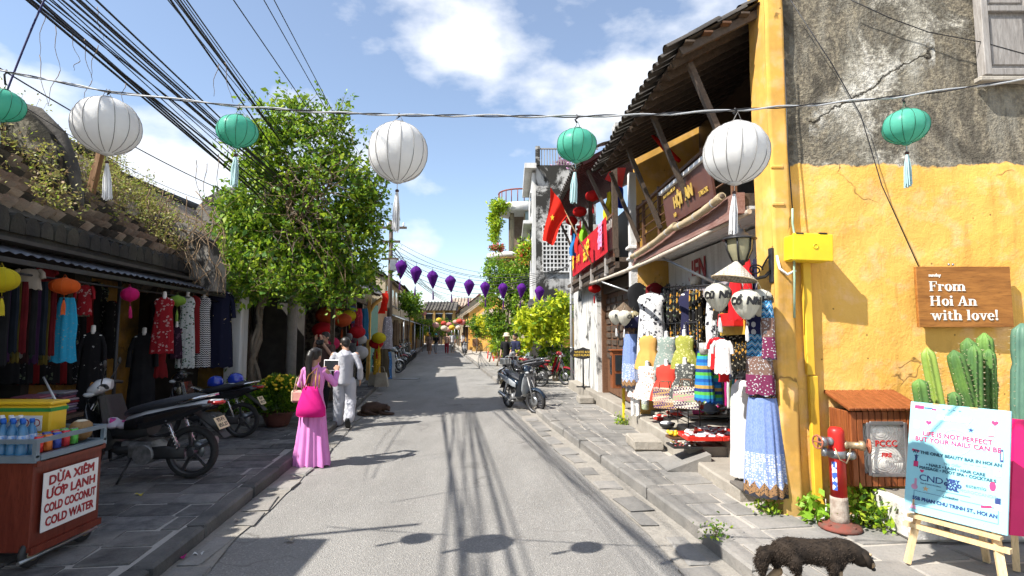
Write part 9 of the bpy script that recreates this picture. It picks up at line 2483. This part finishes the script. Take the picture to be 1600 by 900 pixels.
m.tube([(-.28,0,.31),(-.2,0,.33),(-.05,0,.32),(.1,0,.31),(.2,0,.31)],[.078,.088,.085,.095,.08],14)
m.ball((-.24,0,.31),(.09,.075,.09),14,10);m.ball((.14,0,.295),(.10,.08,.10),14,10)
m.tube([(.16,0,.33),(.25,0,.33),(.31,0,.30)],[.09,.075,.068],12);m.ball((.335,0,.285),(.075,.068,.066),16,10);m.tube([(.37,0,.27),(.40,0,.24),(.415,0,.215)],[.044,.037,.03],10)
m.tube([(-.32,0,.33),(-.375,.01,.30),(-.40,.02,.22),(-.39,.02,.12)],[.035,.055,.055,.015],10)
LEGS=[(s,q)for s in(-1,1)for q in([(.15+.05*s,s*.055,.24),(.15+.05*s,s*.055,.12),(.16+.05*s,s*.055,.03)],[(-.24-.05*s,s*.055,.27),(-.20-.05*s,s*.055,.16),(-.29-.05*s,s*.055,.095),(-.27-.05*s,s*.055,.03)])]
for s,q in LEGS:
 limb(m,[q[0],tuple(Vector(q[0]).lerp(Vector(q[1]),.45))],[.045,.034]if len(q)==3 else[.06,.045],8)
O('body',remeshed(m,.012,'dog_trunk',BLKF,3),None,dg1)
for s,q in LEGS:
 m=MB();a=Vector(q[-3]).lerp(Vector(q[-2]),.1)
 limb(m,[tuple(a)]+q[-2:],[.034,.024,.021],8);m.ball((q[-1][0]+.015,q[-1][1],.018),(.036,.026,.018),8,6)
 O('leg',remeshed(m,.009,'dog_leg',TANF,2),None,dg1,'tan lower leg')
for s in(-1,1):
 O('ear',MB().loft([[(.30,s*.05,.345),(.345,s*.05,.345),(.34,s*.064,.335),(.31,s*.064,.335)],[(.31,s*.074,.32),(.365,s*.074,.315),(.36,s*.09,.305),(.315,s*.09,.31)],[(.335,s*.086,.25),(.36,s*.086,.245),(.357,s*.094,.245),(.337,s*.094,.25)]],0,True),BLKF,dg1)
for s in(-1,1):
 O('brow_spot',MB().ball((.385,s*.035,.318),(.012,.012,.009),8,6),TANF,dg1);O('cheek_patch',MB().ball((.395,s*.03,.243),(.026,.014,.02),8,6),TANF,dg1)
 O('eye',MB().ball((.393,s*.042,.297),.008,8,6),M_BLACKP,dg1)
O('nose',MB().ball((.424,0,.203),(.017,.018,.014),8,6),M_BLACKP,dg1)
bdm=bpy.data.meshes['dog_trunk']
O('fur',fur(bdm,18000,.017,[BLKF,BLKF,pm('brown_black_fur',(.06,.04,.026,1),rough=.7)],3,.45,.0018,.27),None,dg1)['kind']='stuff'
# sleeping brown dog
dg2=T('dog','dark brown dog lying curled up on the road','dog',(-2.98,12.1,.004),.1)
BRF=pm('brown_fur',(.045,.022,.013,1),(.07,.036,.02,1),sc=20,rough=.7)
m=MB();m.tube([(-.26,0,.10),(-.18,.0,.14),(0,.02,.15),(.14,0,.13)],[.09,.13,.135,.10],14);m.ball((-.2,-.03,.12),(.12,.11,.12),12,8)
m.tube([(.12,0,.15),(.2,-.03,.17),(.24,-.05,.16)],[.09,.07,.06],12);m.ball((.25,-.06,.15),(.07,.06,.055),12,8);m.tube([(.27,-.08,.13),(.31,-.12,.10)],[.036,.024],10)
for s in(-1,1):
 limb(m,[(.12,s*.06-.05,.06),(.25,s*.06-.06,.03),(.38,s*.05-.05,.022)],[.04,.028,.022],8);limb(m,[(-.2,s*.08-.03,.08),(-.06,s*.11-.05,.045),(.05,s*.1-.07,.022)],[.06,.035,.022],8)
m.tube([(-.32,0,.06),(-.36,-.1,.03),(-.28,-.2,.025),(-.15,-.23,.02)],[.035,.035,.03,.01],8)
O('body',remeshed(m,.012,'dog_lying',BRF,3),None,dg2)
for s in(-1,1):
 O('ear',MB().loft([[(.22,s*.035-.05,.19),(.25,s*.04-.05,.19),(.24,s*.055-.05,.18)],[(.235,s*.05-.05,.245),(.24,s*.052-.05,.245),(.238,s*.055-.05,.24)]],0,True),BRF,dg2)
O('fur',fur(bpy.data.meshes['dog_lying'],8000,.022,[BRF],5,.3),None,dg2)['kind']='stuff'
# bits of litter and fallen leaves
q=random.Random(15)
for i,(x,y,c,lab)in enumerate(((283,869,(.5,.02,.2),'pink flower petal lying in the left gutter'),(218,772,(.6,.5,.05),'small yellow leaf on the dark paving'),(373,812,(.5,.42,.33),'beige paper scrap in the left gutter'),(452,842,(.35,.3,.22),'dry leaf on the road near the shadow'),(310,865,(.6,.6,.58),'white paper scrap in the left gutter'))):
 p=at_z(x,y,.135 if i==1 else .03);O('litter',MB().grid(lambda u,v:(p.x+(u-.5)*.07,p.y+(v-.5)*.05,p.z+.012*math.sin(u*5+v*3)),4,3),pm('litter_%d'%i,c+(1,)),label=lab,cat='litter')
mh=T('manhole_cover','rectangular pale manhole cover set in the road beyond the sleeping dog','manhole cover',at_z(636,592,.004))
O('cover',MB().box((0,0,.006),(.85,.5,.012),bev=.003),pm('worn_iron_cover',(.20,.2,.2,1),(.13,.13,.13,1),sc=20,rough=.6),mh)
O('rim',MB().box((0,.27,.005),(.95,.03,.012)).box((0,-.27,.005),(.95,.03,.012)),M_MORT_L,mh)
# ------------------------------------------------------------------ link everything into the scene
for o in LINKS:
 realcol.objects.link(o)
